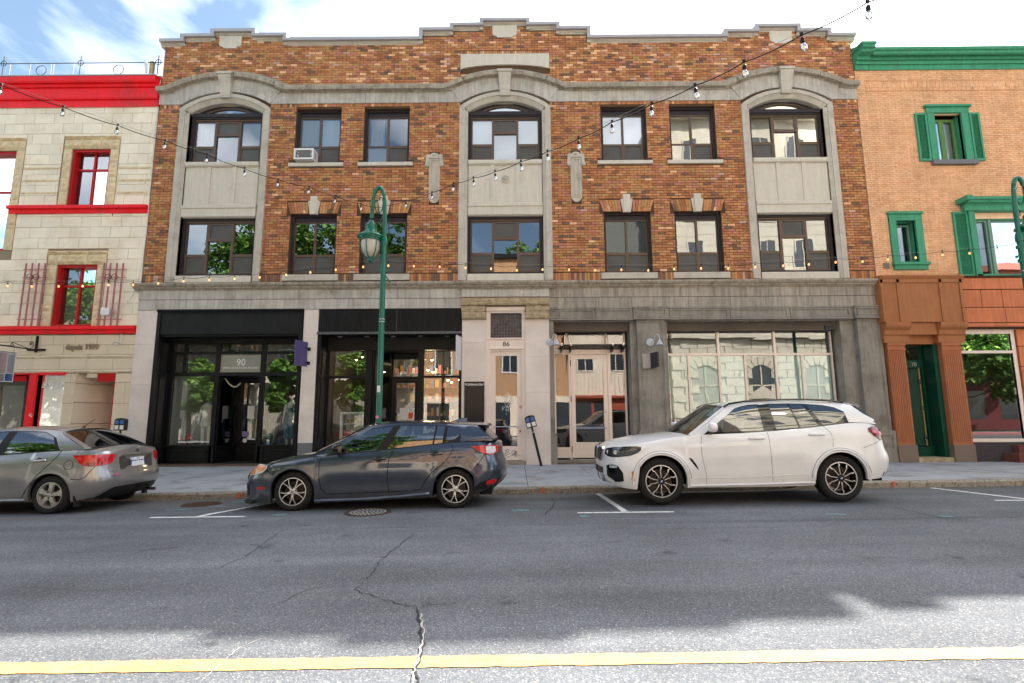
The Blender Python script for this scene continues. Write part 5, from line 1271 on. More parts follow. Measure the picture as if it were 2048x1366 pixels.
mb = MB(); mb.box(-14.37, -14.20, FY-.05, FY+.25, .15, 2.89); mb.box(-14.20, -13.36, FY-.04, FY+.2, 2.86, 2.93); mb.box(-18.5, -14.36, FY+.55, FY+.7, 2.72, 2.93); mb.box(-14.45, -14.37, FY+.0, FY+.7, .15, 2.9); mb.box(-18.5, -14.37, FY, FY+.6, 2.88, 2.93)
mb.box(-14.2, -13.38, FY-.02, FY+.2, .15, .92); o = mb.build('shopfront_frame', m_red, RB)
mb = MB(); mb.frame(-17.5, -14.47, .25, 2.72, .12, FY+.58, FY+.66); mb.build('shopfront_frame', mat('grey_shop_frame', (.10,.10,.09), .4, var=.1), RB)
pn(-17.38, -14.59, .37, 2.60, FY+.62, par=o); pn(-14.2, -13.38, .92, 2.86, FY+.10, par=o)
mb = MB(); mb.box(-17.4, -14.5, FY+.9, FY+.92, .3, 2.7); mb.build('dark_panel', m_room, RB)
for (z0, z1, m_) in ((2.42, 2.70, mat('grey_window_vinyl', (.30,.31,.31), .5, var=.1)), (1.95, 2.40, mat('red_poster', (.40,.05,.05), .6, var=.5, vs=6)), (1.25, 1.92, mat('pale_poster', (.45,.40,.25), .6, var=.4, vs=5)), (.92, 1.22, mat('red_poster_low', (.35,.04,.04), .6, var=.3, vs=6))):
    mb = MB(); mb.box(-14.12, -13.42, FY+.14, FY+.15, z0, z1); mb.build('window_poster', m_, RB)
text('window_lettering', 'Da Cha', -13.80, 2.50, FY+.09, .22, m_lett_w, RB, shear=.2)
scrib([(a/7.59, 680+b/7.59) for a, b in [(445,1125),(470,1120),(475,1135),(450,1150),(440,1135),(465,1155),(485,1165),(460,1165),(485,1150)]], FY-.055, .012, m_lett_w, RB)
m_fade = mat('raised_beige_letters', (.30,.22,.14), .6, var=.05)
x_, z_ = at(165, 699, FY-.03); text('raised_lettering', 'depuis', x_-.02, z_, FY-.02, .235, m_fade, RB, depth=.018, bold=.006, sx=.82, align='RIGHT'); text('raised_lettering', '1999', x_+.05, z_+.01, FY-.02, .235, m_fade, RB, depth=.018, bold=.006, sx=.9, align='LEFT')
# roof railing
rl = thing('roof_railing', 'thin black iron railing with rings along the roof of the cream and red building', 'railing', (-14.5, FY+.15, 12.6))
zb_, zt_ = 12.66-.10, 13.05; YR = FY+.05
mb = MB(); mb.tube([(-20, YR, zb_), (RX1-.05, YR, zb_)], .014, 5); mb.tube([(-20, YR, zt_), (RX1-.05, YR, zt_)], .014, 5); mb.build('rail', m_iron, rl)
for px in (7, 161, 316):
    x = X(px, YR, 130); mb = MB(); mb.tube([(x, YR, 12.6), (x, YR, 13.30)], .014, 5); mb.tube([(x+.09*cos(a), YR, zt_+.01+.09*sin(a)) for a in [2*pi*k/16 for k in range(17)]], .010, 5); mb.build('finial_post', m_iron, rl)
for px in (83, 237):
    x = X(px, YR, 137); mb = MB(); mb.tube([(x+.165*cos(a), YR, (zb_+zt_)/2+.165*sin(a)) for a in [2*pi*k/20 for k in range(21)]], .010, 5); mb.build('ring', m_iron, rl)
for px in (20, 60, 102, 107, 147, 172, 214, 219, 248, 261):
    x = X(px, YR, 137); mb = MB(); mb.tube([(x, YR, zb_), (x, YR, zt_)], .009, 5); mb.build('baluster', mat('pale_iron', (.3,.32,.35), .4, metal=.3, var=.1), rl)
x = X(304, FY+.1, 135); mb = MB(); mb.box(x-.05, x+.06, FY+.05, FY+.15, 12.6, 13.1); tag(mb.build('wooden_post', mat('raw_timber', (.42,.32,.18), .8, var=.2, vs=8)), 'short raw timber post on the roof edge next to the brick building', 'post')
mb = MB(); mb.loft([[(x-.20, FY, 13.05), (x-.12, FY, 13.06), (x-.12, FY+.04, 13.06), (x-.20, FY+.04, 13.05)], [(x-.14, FY, 12.66), (x-.08, FY, 12.67), (x-.08, FY+.04, 12.67), (x-.14, FY+.04, 12.66)]]); tag(mb.build('antenna', m_white), 'slim white antenna box leaning beside the timber post on the roof', 'antenna')
# trellises with rings
def trellis(zx, label):
    f = lambda a, b: at(a/6.21, 500+b/6.21, FY-.09)
    t = thing('wall_trellis', label, 'trellis', (f(zx+60, 500)[0], FY-.09, 4.4), 'plum iron wall trellises beside the red window')
    xs_ = [f(zx+q, 345)[0] for q in (32, 110, 190, 268)]; zt0_ = f(zx, 165)[1]; zb0 = f(zx, 945)[1]
    for x in xs_: mb = MB(); mb.box(x-.020, x+.020, FY-.11, FY-.085, zb0, zt0_); mb.build('upright', m_rust, t)
    for zz in (240, 340, 860):
        z = f(zx, zz)[1]; mb = MB(); mb.tube([(xs_[0]-.10, FY-.075, z), (xs_[-1]+.10, FY-.075, z)], .010, 5); mb.build('cross_bar', m_rust, t)
        mb = MB(); mb.tube([(xs_[0]+.1, FY, z), (xs_[0]+.1, FY-.08, z)], .02, 6); mb.build('wall_fixing', m_rust, t)
    z = f(zx, 338)[1]
    for q in (104, 182): 
        xx = f(zx+q, 338)[0]; mb = MB(); mb.lathe([(.085, -.13), (.095, -.13), (.095, -.11), (.085, -.11), (.085, -.13)], (xx, FY, z), 20, 'y', caps=False); mb.build('ring', mat('rusty_ring', (.20,.04,.03), .7, var=.3, vs=20), t)
trellis(276, 'plum coloured iron trellis with two rings left of the lower red window'); trellis(1248, 'plum iron trellis with two rings right of the lower red window, behind a white router')
x_, z_ = at(210, 623, FY-.13); t = thing('wifi_router', 'small white outdoor router with two aerials fixed over the right trellis', 'router', (x_, FY-.13, z_))
mb = MB(); mb.box(x_-.13, x_+.13, FY-.16, FY-.10, z_-.12, z_+.12); b_ = mb.build('case', m_white, t); md = b_.modifiers.new('bevel', 'BEVEL'); md.width = .03; md.segments = 3
for s in (-.075, .085): mb = MB(); mb.tube([(x_+s, FY-.12, z_+.1), (x_+s, FY-.12, z_+.26)], .013, 6); mb.build('aerial', m_white, t)
def wire(name, pts, r, m, label, cat, sub=6, par=None, grp=None):
    P_ = [Vector(p) for p in pts]; Q = []
    for i in range(len(P_)-1):
        p0 = P_[max(i-1, 0)]; p1 = P_[i]; p2 = P_[i+1]; p3 = P_[min(i+2, len(P_)-1)]
        for k in range(sub):
            t = k/sub; Q.append(.5*((2*p1)+(-p0+p2)*t+(2*p0-5*p1+4*p2-p3)*t*t+(-p0+3*p1-3*p2+p3)*t**3))
    Q.append(P_[-1]); mb = MB(); mb.tube(Q, r, 6); o = mb.build(name, m, par, smooth=True)
    if label: tag(o, label, cat, grp)
    return o
m_cab = mat('white_cable', (.72,.72,.70), .5, var=.03)
wire('cable', [at3(px, py, FY-.04) for px, py in ((322,158),(316,190),(312,240),(306,300),(301,360),(296,430),(288,500),(280,545),(272,575),(265,590),(250,608),(238,618))], .011, m_cab, 'long white cable running down the corner between the cream and brick buildings to a router', 'cable')
wire('cable', [at3(px, py, FY-.05) for px, py in ((240,640),(232,634),(224,628),(225,620),(232,620),(238,627),(236,634),(228,636),(224,630),(238,618))], .012, m_cab, 'coiled loop of white cable hanging beside the router', 'cable')
wire('cable', [at3(px, py, FY-.05) for px, py in ((288,515),(305,512),(320,508),(330,512),(328,530),(322,550),(326,565))], .006, mat('tan_cable', (.35,.22,.15), .6, var=0), 'thin tan cable looping over the corner of the brick wall', 'cable')
# iron bracket sign at the far left
sg = thing('hanging_sign', 'scrollwork iron bracket with a pale banner sign at the left edge of the street', 'sign', (-13.9, FY, 3.6))
f = lambda a, b, Y: at3(a/7.59, 680+b/7.59, Y)
wx, wy, wz = f(545, 150, FY-.03)
mb = MB(); mb.box(wx-.03, wx+.03, FY-.05, FY-.01, wz-.08, wz+.42); mb.box(wx-.25, wx+.28, FY-.06, FY-.01, wz-.03, wz+.03); mb.build('wall_plate', m_iron, sg)
arm0 = Vector(f(530, 148, FY-.05)); arm1 = Vector(f(-60, 68, 13.7))
mb = MB(); mb.tube([arm0, arm1], .02, 6); mb.build('arm', m_iron, sg)
def sc_(l): 
    out = []
    for a, b in l: u = (530-a)/590; out.append(f(a, b, FY-.05-u*(FY-.05-13.7)))
    return out
mb = MB(); mb.tube(sc_([(480,58),(465,62),(462,48),(475,38),(492,50),(488,75),(465,78),(450,55),(460,30),(485,22),(508,45),(510,80),(490,115),(450,130)]), .009, 5)
mb.tube(sc_([(430,125),(330,90),(230,48),(200,35),(170,50),(160,75),(180,95),(205,85),(205,60),(188,55),(180,70)]), .009, 5); mb.tube(sc_([(0,35),(120,33),(240,28),(520,25)]), .006, 5)
mb.build('scroll', m_iron, sg, smooth=True)
a = Vector(f(252, 195, 14.62)); d_ = (arm1-arm0).normalized(); a2 = a+d_*1.3
zlo = f(190, 640, 14.62)[2]
mb = MB(); n_ = Vector((d_.y, -d_.x, 0)).normalized()*.012
def plate(u0, u1, v0, v1, off, m_, nm):
    q = MB(); P0, P1 = a+d_*1.3*u0, a+d_*1.3*u1; zt0_, zt1_ = P0.z, P1.z
    z = lambda P_, v: P_.z-(a.z-zlo)*v
    for o_ in (0, ): pass
    pts = [(P0, v0), (P1, v0), (P1, v1), (P0, v1)]
    fr_ = [(p.x+n_.x*off, p.y+n_.y*off, z(p, v)) for p, v in pts]; bk = [(p.x-n_.x*off*.0, p.y-n_.y*off*.0, z(p, v)) for p, v in pts]
    q.loft([fr_, bk]); return q.build(nm, m_, sg)
plate(0, 1, 0, 1, 1.0, m_white, 'banner'); plate(.30, .98, .04, .72, 1.5, mat('faded_pink_print', (.50,.38,.37), .6, var=.1), 'print'); plate(.03, .28, .06, .70, 1.5, mat('pale_lilac_print', (.55,.58,.68), .6, var=.1), 'print'); plate(.03, .30, .72, .97, 1.5, mat('blue_print', (.02,.14,.45), .6, var=.5, vs=25), 'print'); plate(.32, .98, .74, .97, 1.5, mat('grey_plum_print', (.25,.13,.14), .6, var=.1), 'print'); plate(.0, 1, -.005, .03, 1.6, mat('grey_rod', (.2,.2,.2), .5, var=0), 'rod')
mb = MB()
for u in (.1, .9): p = a+d_*1.3*u; mb.tube([p, (p.x, p.y, p.z+.20)], .005, 4)
mb.build('chain', m_iron, sg)
# lamp hoop fixture, right of the lettering
wire('wire_hoop', [at3(a_/6.21, 500+b_/6.21, FY-.06) for a_, b_ in ((1505,1040),(1500,1100),(1490,1160),(1450,1145),(1410,1155),(1400,1170),(1440,1175),(1480,1165),(1497,1110))], .008, m_chrome, 'bare wire hoop left from a removed fitting under the red band', 'bracket')

# ------------------------------------------------------------------ apricot brick building with green trim (right)
OB = thing('apricot_building', 'apricot brick building with green cornice, shutters and window frames above a brown shopfront', 'building', (14.5, FY, .25))
OX0, OX1 = 10.92, 21.5
W1 = (13.25, 14.10, 9.40, 10.98); W2 = (11.68, 12.26, 6.12, 7.46); W3 = (14.05, 17.3, 5.72, 7.52)
oh = [W1, W2, W3, (11.44, 12.47, .2, 3.64), (13.10, 17.0, .78, 4.0)]
mb = MB(); wall_holes(mb, OX0, OX1, -.2, 12.6, FY+.02, oh, .3); mb.poly([(OX0, FY+.02, 12.6), (OX1, FY+.02, 12.6), (OX1, 26, 12.6), (OX0, 26, 12.6)]); mb.poly([(OX1, FY, 0), (OX1, 26, 0), (OX1, 26, 12.6), (OX1, FY, 12.6)]); mb.poly([(OX0, 26, 0), (OX1, 26, 0), (OX1, 26, 12.6), (OX0, 26, 12.6)]); mb.poly([(OX0, FY, 11), (OX0, 26, 11), (OX0, 26, 12.6), (OX0, FY, 12.6)])
mb.build('wall', m_ormort, OB, recalc=False)
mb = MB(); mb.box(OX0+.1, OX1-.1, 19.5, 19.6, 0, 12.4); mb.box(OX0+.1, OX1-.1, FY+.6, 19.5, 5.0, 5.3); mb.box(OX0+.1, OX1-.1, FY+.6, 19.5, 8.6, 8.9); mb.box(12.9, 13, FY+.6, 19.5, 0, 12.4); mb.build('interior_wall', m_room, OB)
oex = [(W1[0]-.23, W1[1]+.22, 9.26, 11.24), (11.46, 12.48, 5.91, 7.72), (13.86, 17.5, 5.6, 8.22)]
brick_field(OB, [(OX0+.28, 17.2, 5.68, 11.80), (OX0+.28, 17.2, 12.12, 12.56)], oex, FY, .205, .0665, .009, m_orb, [5, 3, 2], lambda b: b[2] < 8.5 and b[0] < 13.4, 9, proud=(.001, .004))
brick_field(OB, [(OX0, OX0+.28, 5.68, 12.56)], [], FY-.012, .14, .0665, .009, m_orb, [3, 5, 1], lambda b: False, 12, prefix='quoin', proud=(.001, .003))
for i, (z0, z1) in enumerate(((11.80, 11.90), (11.90, 12.02), (12.02, 12.12))): soldier(OX0+.28, 17.2, z0, z1, w=.068 if i != 1 else .14, y=FY-.008 if i == 1 else FY, parent=OB, mats=m_orb, wts=[4, 4, 3], seed=70+i)
mb = MB(); mb.box(OX0+.28, 17.2, FY-.02, FY+.01, 11.785, 11.80); mb.box(OX0+.28, 17.2, FY-.02, FY+.01, 12.12, 12.135); mb.build('brick_ledge', m_orb[2], OB)
OCP = [(.05, 12.52), (-.05, 12.52), (-.05, 12.70), (-.10, 12.72), (-.11, 12.86), (-.18, 12.88), (-.18, 13.00), (-.32, 13.04), (-.38, 13.10), (-.39, 13.20), (-.43, 13.22), (-.46, 13.27), (-.47, 13.34), (.3, 13.36)]
mb = MB(); mb.sweepx([(FY+y*.8, zcor(z, max(0, -y*.8))) for y, z in OCP], OX0+.45, OX1); mb.build('cornice', m_green, OB)
mb = MB(); mb.sweepx([(FY+y*1.0-.02, zcor(z, max(0, -y))+(.08 if z > 13 else 0)) for y, z in OCP], OX0-.0, OX0+.42); mb.box(OX0-.03, OX0+.45, FY-.51, FY, 13.07, 13.16); mb.build('cornice_end_block', m_green, OB)
def shutter(x0, x1, z0, z1):
    mb = MB(); mb.frame(x0, x1, z0, z1, .055, FY-.06, FY-.012, wb=.07, wt=.06); s = mb.build('shutter', m_green, OB)
    mb = MB(); n = int((z1-z0-.13)/.042)
    for k in range(n):
        z = z0+.07+k*(z1-z0-.13)/n; mb.loft([[(x0+.055, FY-.015, z+.035), (x0+.055, FY-.05, z+.006), (x0+.055, FY-.045, z), (x0+.055, FY-.012, z+.028)], [(x1-.055, FY-.015, z+.035), (x1-.055, FY-.05, z+.006), (x1-.055, FY-.045, z), (x1-.055, FY-.012, z+.028)]])
    mb.box(x0+.05, x1-.05, FY-.012, FY-.008, z0+.05, z1-.05); stuff(mb.build('louvre', m_green, s))
shutter(12.64, 13.0, 9.39, 10.99); shutter(14.34, 14.66, 9.39, 10.99); shutter(13.42, 13.86, 5.68, 7.72)
# window 1
mb = MB(); mb.box(W1[0]-.22, W1[0], FY-.05, FY+.1, 9.40, 11.0); mb.box(W1[1], W1[1]+.22, FY-.05, FY+.1, 9.40, 11.0); mb.box(W1[0]-.24, W1[1]+.24, FY-.06, FY+.1, 11.0, 11.18); mb.box(W1[0]-.30, W1[1]+.30, FY-.12, FY+.1, 11.18, 11.25)
mb.frame(W1[0]-.01, W1[1]+.01, 9.40, 11.0, .02, FY+.1, FY+.30); w = mb.build('window', m_green, OB)
xm = (W1[0]+W1[1])/2
m_lg = mat('pale_green_sash', (.13,.26,.09), .5, var=.15)
for a, b in ((W1[0]+.01, xm), (xm, W1[1]-.01)): mb = MB(); mb.frame(a, b, 9.42, 10.92, .075, FY+.24, FY+.30); mb.build('casement', m_lg, w); pane(a+.075, b-.075, 9.50, 10.84, FY+.27, 'b', w)
mb = MB(); mb.box(W1[0]-.25, W1[1]+.30, FY-.12, FY+.25, 9.26, 9.40); mb.build('window_sill', m_grand, OB)
# window 2
mb = MB(); mb.box(11.47, W2[0], FY-.05, FY+.08, 6.05, 7.5); mb.box(W2[1], 12.47, FY-.05, FY+.08, 6.05, 7.5); mb.box(11.47, 12.47, FY-.052, FY+.08, 7.46, 7.68); mb.box(11.43, 12.50, FY-.10, FY+.08, 7.66, 7.73); mb.box(11.43, 12.52, FY-.13, FY+.08, 6.05, 6.13); mb.box(11.48, 12.47, FY-.08, FY+.08, 5.91, 6.05)
mb.frame(W2[0]-.01, W2[1]+.01, 6.12, 7.46, .02, FY+.08, FY+.30); w = mb.build('window', m_green, OB)
mb = MB(); mb.frame(W2[0]+.02, W2[1]-.02, 6.15, 7.40, .055, FY+.22, FY+.27); mb.build('casement', mat('pale_teal_sash', (.16,.30,.24), .5, var=.1), w); pane(W2[0]+.07, W2[1]-.07, 6.2, 7.34, FY+.25, 'g', w)
# window 3
mb = MB(); mb.sweepx([(FY+.1, 8.10), (FY-.36, 8.08), (FY-.36, 8.01), (FY-.30, 7.98), (FY-.28, 7.93), (FY-.20, 7.92), (FY-.16, 7.88), (FY-.16, 7.72), (FY+.1, 7.70)], 13.72, 17.8); mb.box(13.58, 13.74, FY-.44, FY+.02, 7.95, 8.10)
mb.box(13.87, W3[0], FY-.10, FY+.12, 5.68, 7.72); mb.box(13.9, 17.5, FY-.10, FY+.15, 5.62, 5.74); mb.box(W3[0], 17.5, FY+.05, FY+.2, 7.50, 7.72); w = mb.build('window', m_green, OB)
xm = X(1975, FY+.15, 480); mb = MB(); mb.frame(W3[0], xm, 5.74, 7.50, .06, FY+.10, FY+.18); mb.box(xm, xm+.10, FY+.06, FY+.2, 5.74, 7.50); mb.frame(xm+.1, 16.1, 5.74, 7.50, .05, FY+.12, FY+.2); mb.build('casement', MATS['pale_teal_sash'], w)
pane(W3[0]+.06, xm-.06, 5.80, 7.44, FY+.15, 'g', w); pane(xm+.15, 16.05, 5.80, 7.44, FY+.16, 'g', w)
# vent, plastered scar
mb = MB(); x_, z_ = at(1773, 531, FY-.03); mb.box(x_-.09, x_+.09, FY-.03, FY, z_-.09, z_+.09)
for k in range(5): mb.box(x_-.08, x_+.08, FY-.04, FY-.028, z_-.07+k*.03, z_-.055+k*.03)
mb.build('vent', mat('vent_grey', (.25,.2,.17), .6, var=.2), OB)
# brown boarded fascia above the door
mb = MB(); mb.box(10.78, 13.20, FY-.28, FY+.1, 4.26, 5.58); mb.sweepx([(FY+.1, 5.68), (FY-.36, 5.66), (FY-.36, 5.62), (FY-.30, 5.54), (FY-.2, 5.54), (FY+.1, 5.54)], 10.80, 13.26)
mb.build('boarded_fascia', m_wood, OB)
for x in (10.80, 11.28, 12.52, 13.12): mb = MB(); mb.box(x, x+.075, FY-.31, FY-.277, 4.27, 5.54); mb.build('batten', m_wood, OB)
mb = MB(); mb.box(10.78, 13.26, FY-.31, FY-.26, 5.44, 5.54); mb.build('batten', m_wood, OB)
# orange panels
px_rows = [(5.26, 5.60, [13.24, 17]), (4.72, 5.24, [13.24, 13.84, 14.46, 15.9, 17]), (4.26, 4.70, [13.24, 14.49, 16, 17]), (4.13, 4.24, [13.24, 17])]
for z0, z1, xs_ in px_rows:
    for a, b in zip(xs_, xs_[1:]): mb = MB(); mb.box(a+.008, b-.008, FY-.17-(.02 if z0 > 5.2 else 0), FY-.14, z0, z1-.004); mb.build('panel', m_ply, OB)
mb = MB(); mb.box(13.21, 17, FY-.145, FY+.1, 4.12, 5.62); mb.box(13.21, 17, FY-.22, FY-.1, 5.60, 5.66); mb.box(13.21, 17, FY-.19, FY+.0, 4.08, 4.125); mb.build('panel_backing', mat('dark_panel_joint', (.06,.02,.01), .8, var=.1), OB)
def fpil(x0, x1, side=.35):
    mb = MB(); mb.box(x0, x1, FY-.16, FY+side, .72, 3.66); n = 9; w_ = (x1-x0-.05)/n
    for k in range(n): mb.box(x0+.025+k*w_+.008, x0+.025+(k+1)*w_-.008, FY-.18, FY-.158, .82, 3.40)
    mb.box(x0-.01, x1+.01, FY-.185, FY+side, 3.44, 3.50); mb.box(x0-.015, x1+.015, FY-.19, FY+side, 3.58, 3.66); mb.build('fluted_pilaster', m_flute, OB)
    mb = MB(); mb.box(x0-.02, x1+.02, FY-.2, FY+side, .2, .72); mb.build('pilaster_base', mat('brown_granite', (.20,.145,.115), .6, var=.4, vs=60, bump=.2), OB)
    mb = MB(); mb.sweepx([(FY+.2, 4.25), (FY-.36, 4.25), (FY-.36, 4.16), (FY-.34, 4.10), (FY-.26, 4.02), (FY-.24, 3.90), (FY-.20, 3.86), (FY-.20, 3.66), (FY+.2, 3.66)], x0-.10, x1+.12); mb.build('capital', m_wood, OB)
fpil(10.92, 11.42); fpil(12.50, 13.06, .6)
mb = MB(); mb.box(11.4, 12.5, FY-.2, FY+.5, 3.90, 4.25); mb.box(11.4, 12.55, FY+.0, FY+.55, 3.64, 3.92); mb.build('door_head', m_wood, OB)
YO = FY+.45
mb = MB(); mb.box(11.40, 12.5, YO, YO+.06, 3.0, 3.12); mb.box(11.40, 12.5, YO, YO+.06, 3.60, 3.66); mb.box(12.36, 12.5, FY+.0, YO+.05, .2, 3.64); mb.box(12.28, 12.38, YO-.02, YO+.05, .5, 3.64); mb.box(11.38, 11.48, YO, YO+.05, .5, 3.64); mb.box(11.4, 12.4, YO-.08, YO+.05, .36, .62); mb.box(11.4, 12.4, YO-.10, YO+.05, .60, .64)
mb.box(11.48, 12.3, YO-.03, YO, 2.98, 3.20)
d78 = mb.build('door_surround', m_greend, OB)
pn(11.48, 12.28, 3.20, 3.60, YO+.03, par=d78)
text('street_number', '78', X(1828, YO-.03, 732), 3.02, YO-.036, .17, mat('brass_number', (.45,.42,.36), .3, metal=.6, var=0), d78)
mb = MB(); hx, hy = 12.24, YO+.04; a_ = R(148)
def dl(u, o): return (hx+cos(a_)*u-sin(a_)*o*0+0, hy+sin(a_)*u+o)
lw = .88
mb.loft([[(hx, hy, z), (hx-lw*cos(R(28)), hy+lw*sin(R(28)), z), (hx-lw*cos(R(28))+.02, hy+lw*sin(R(28))+.04, z), (hx+.02, hy+.04, z)] for z in (.66, 2.97)])
dr = mb.build('door', m_greend, OB)
def onleaf(u0, u1, z0, z1, m_, nm, o=.012):
    q = MB(); c_, s__ = cos(R(28)), sin(R(28)); P0 = (hx-lw*u0*c_, hy+lw*u0*s__); P1 = (hx-lw*u1*c_, hy+lw*u1*s__); nx_, ny_ = -s__*o, -c_*o
    q.loft([[(P0[0]+nx_, P0[1]+ny_, z), (P1[0]+nx_, P1[1]+ny_, z), (P1[0], P1[1], z), (P0[0], P0[1], z)] for z in (z0, z1)]); return q.build(nm, m_, dr)
onleaf(.32, .62, 1.75, 2.75, m_greend, 'glass_surround', .02); onleaf(.36, .58, 1.80, 2.70, m_ochre, 'door_glass', .026); onleaf(.25, .70, .85, 1.45, m_greend, 'raised_panel', .02)
mb = MB(); mb.box(hx-.03, hx, YO-.0, YO+.03, .66, 2.98); mb.build('weather_strip', mat('brass_strip', (.4,.33,.12), .4, var=.1), dr)
for z in (2.55, 1.75, .9): mb = MB(); mb.box(hx-.07, hx+.02, YO-.005, YO+.0, z-.07, z+.07); mb.build('hinge', m_chrome, dr)
mb = MB(); mb.box(11.40, 12.50, FY-.15, YO, .15, .36); mb.build('door_step', m_rough, OB)
# shop window on the right
YS = FY+.02
mb = MB(); mb.frame(13.10, 14.74, .78, 4.06, .06, YS-.04, YS+.05, wt=.12, wb=.10); zz = Z(704, YS, 1980); mb.box(13.16, 14.68, YS-.04, YS+.04, zz-.04, zz+.04); mb.box(14.68, 14.80, YS-.03, YS+.06, .78, 4.06); w = mb.build('shop_window', m_alum, OB)
pn(13.16, 14.68, zz+.04, 3.94, YS, par=w); pn(13.16, 14.68, .88, zz-.04, YS, par=w)
mb = MB(); mb.box(13.16, 14.66, YS+.02, YS+.025, .97, 1.06); mb.build('red_stripe', mat('red_window_stripe', (.65,.02,.05), .5, var=.03), w)
x_, z_ = at(2035, 782, YS+.02); mb = MB(); mb.box(x_-.09, x_+.09, YS+.015, YS+.02, z_-.10, z_+.10); mb.build('notice', m_white, w)
mb = MB(); mb.box(13.06, 14.9, FY-.06, FY+.1, .15, .78); mb.build('plinth', mat('dark_plinth', (.06,.05,.055), .8, var=.4, vs=30, bump=.3), OB)
for z0, z1 in ((.2, .95), (.97, 2.95), (2.97, 3.55), (3.57, 4.06)): mb = MB(); mb.box(14.84, 15.4, FY-.05, FY+.05, z0, z1); mb.build('panel', m_ply, OB)
for k, (x0_, z1) in enumerate(((13.95, .48), (14.25, .70))): mb = MB(); mb.box(x0_, 16.5, FY-.55+k*.3, FY-.07, .18 if not k else .48, z1); mb.build('entrance_step', mat('red_brick_step', (.16,.055,.045), .85, var=.3, vs=12, bump=.4), OB)

# ------------------------------------------------------------------ street furniture
LY = 11.2
def street_lamp(x, side, label, dz=0):
    """side: -1 head hangs to the left of the post, +1 to the right"""
    g = walk_z(x, LY); t = thing('street_lamp', label, 'street lamp', (x, LY, g), 'green swan neck street lamps along the kerb')
    mb = MB(); mb.lathe([(.17, 0), (.17, .05), (.13, .09), (.11, .35), (.12, .40), (.085, .46), (.08, .9), (.09, .95), (.066, 1.0)], (x, LY, g), 24); mb.lathe([(.066, 1.0), (.062, 3.2), (.058, 5.35-g)], (x, LY, g), 16)
    mb.lathe([(.075, 5.33-g), (.08, 5.37-g), (.08, 5.45-g), (.07, 5.47-g), (.07, 5.50-g), (.055, 5.53-g)], (x, LY, g), 16); mb.build('post', m_lamp, t, smooth=True)
    s = side; z = lambda py: Z(py, LY, 764)+dz
    apex = z(375); r_ = .135; ar = []
    ar += [(x, LY, 5.4), (x, LY, 5.9), (x+s*0.00, LY, z(440)), (x+s*.015, LY, z(415))]
    for k in range(1, 10): a = pi*k/10; ar.append((x+s*(.015+r_-r_*cos(a)), LY, z(410)+(apex-z(410))*sin(a)))
    ar += [(x+s*(.015+2*r_), LY, z(415)), (x+s*(.025+2*r_), LY, z(437))]
    mb = MB(); mb.tube(ar, [.050]*3+[.045]*(len(ar)-3), 12); mb.build('arm', m_lamp, t, smooth=True)
    # scrolls
    mb = MB(); cx_ = x+s*.19; zz = z(415)
    pts = [(x+s*.24, LY, z(398)), (x+s*.235, LY, z(412)), (x+s*.19, LY, z(424)), (x+s*.12, LY, z(428)), (x+s*.07, LY, z(420)), (x+s*.05, LY, z(405)), (x+s*.08, LY, z(396)), (x+s*.13, LY, z(394))]
    mb.tube(pts, .014, 6)
    mb.tube([(x+s*.02, LY, z(424)), (x+s*.05, LY, z(432)), (x+s*.09, LY, z(440)), (x+s*.09, LY, z(450)), (x+s*.05, LY, z(452)), (x+s*.02, LY, z(445))], .012, 6); mb.build('scroll', m_lamp, t, smooth=True)
    hx_ = x+s*.30; zt_ = z(440); 
    Hd = [(.03, 0), (.05, -.01), (.075, -.06), (.115, -.10), (.125, -.13), (.12, -.145), (.125, -.24), (.155, -.28), (.24, -.34), (.29, -.375), (.30, -.40), (.295, -.415), (.27, -.42), (.265, -.45), (.24, -.46), (.235, -.49), (.20, -.50)]
    mb = MB(); mb.lathe(Hd, (hx_, LY, zt_), 32); mb.build('lamp_head', m_lamp, t, smooth=True)
    mb = MB(); mb.lathe([(.205, -.48), (.21, -.54), (.20, -.66), (.165, -.76), (.10, -.84), (.04, -.865)], (hx_, LY, zt_), 28); mb.build('globe', mat('frosted_cream_globe', (.50,.47,.40), .25, var=.05, spec=.6), t, smooth=True)
    mb = MB()
    for k in range(6):
        a = 2*pi*k/6+.35; mb.tube([(hx_+rr*cos(a), LY+rr*sin(a), zt_+h_) for rr, h_ in ((.235, -.47), (.225, -.56), (.21, -.67), (.175, -.78), (.10, -.87), (.05, -.89))], .011, 5)
    mb.lathe([(.05, -.85), (.06, -.88), (.05, -.93), (.055, -.945), (.03, -.97), (.012, -1.0), (.001, -1.02)], (hx_, LY, zt_), 12); mb.build('cage', m_lamp, t, smooth=True)
    for zz in ((z(640), z(645)) if side < 0 else (z(562),)): mb = MB(); mb.lathe([(.066, 0), (.07, .01), (.066, .02)], (x, LY, zz), 16); mb.build('strap', m_chrome, t)
    for a, b, c in ((x, z(514), .5), (x, z(541), -.2)): mb = MB(); mb.box(a-.03-.06, a+.09, LY-.03, LY+.03, b-.03, b+.04); mb.build('clamp', m_lamp, t)
    mb = MB(); mb.tube([(x+.05, LY-.02, z(551)), (x+.17, LY-.1, z(565))] if side < 0 else [(x-.03, LY-.03, 5.05), (x-.32, LY-.2, 4.92)], .014, 6); mb.ball((x+.17, LY-.1, z(565)) if side < 0 else (x-.32, LY-.2, 4.92), .028, .028, .028, 8, 5); mb.build('banner_rod', m_lamp, t)
    return t
lx = X(766, LY, 560)
lp = street_lamp(lx, -1, 'green swan neck street lamp with a cream globe in front of the brick building')
mb = MB(); x_, z_ = at(763, 776, LY-.07); mb.box(lx-.035, lx+.03, LY-.075, LY-.066, z_-.09, z_+.05); mb.build('sticker', m_white, lp)
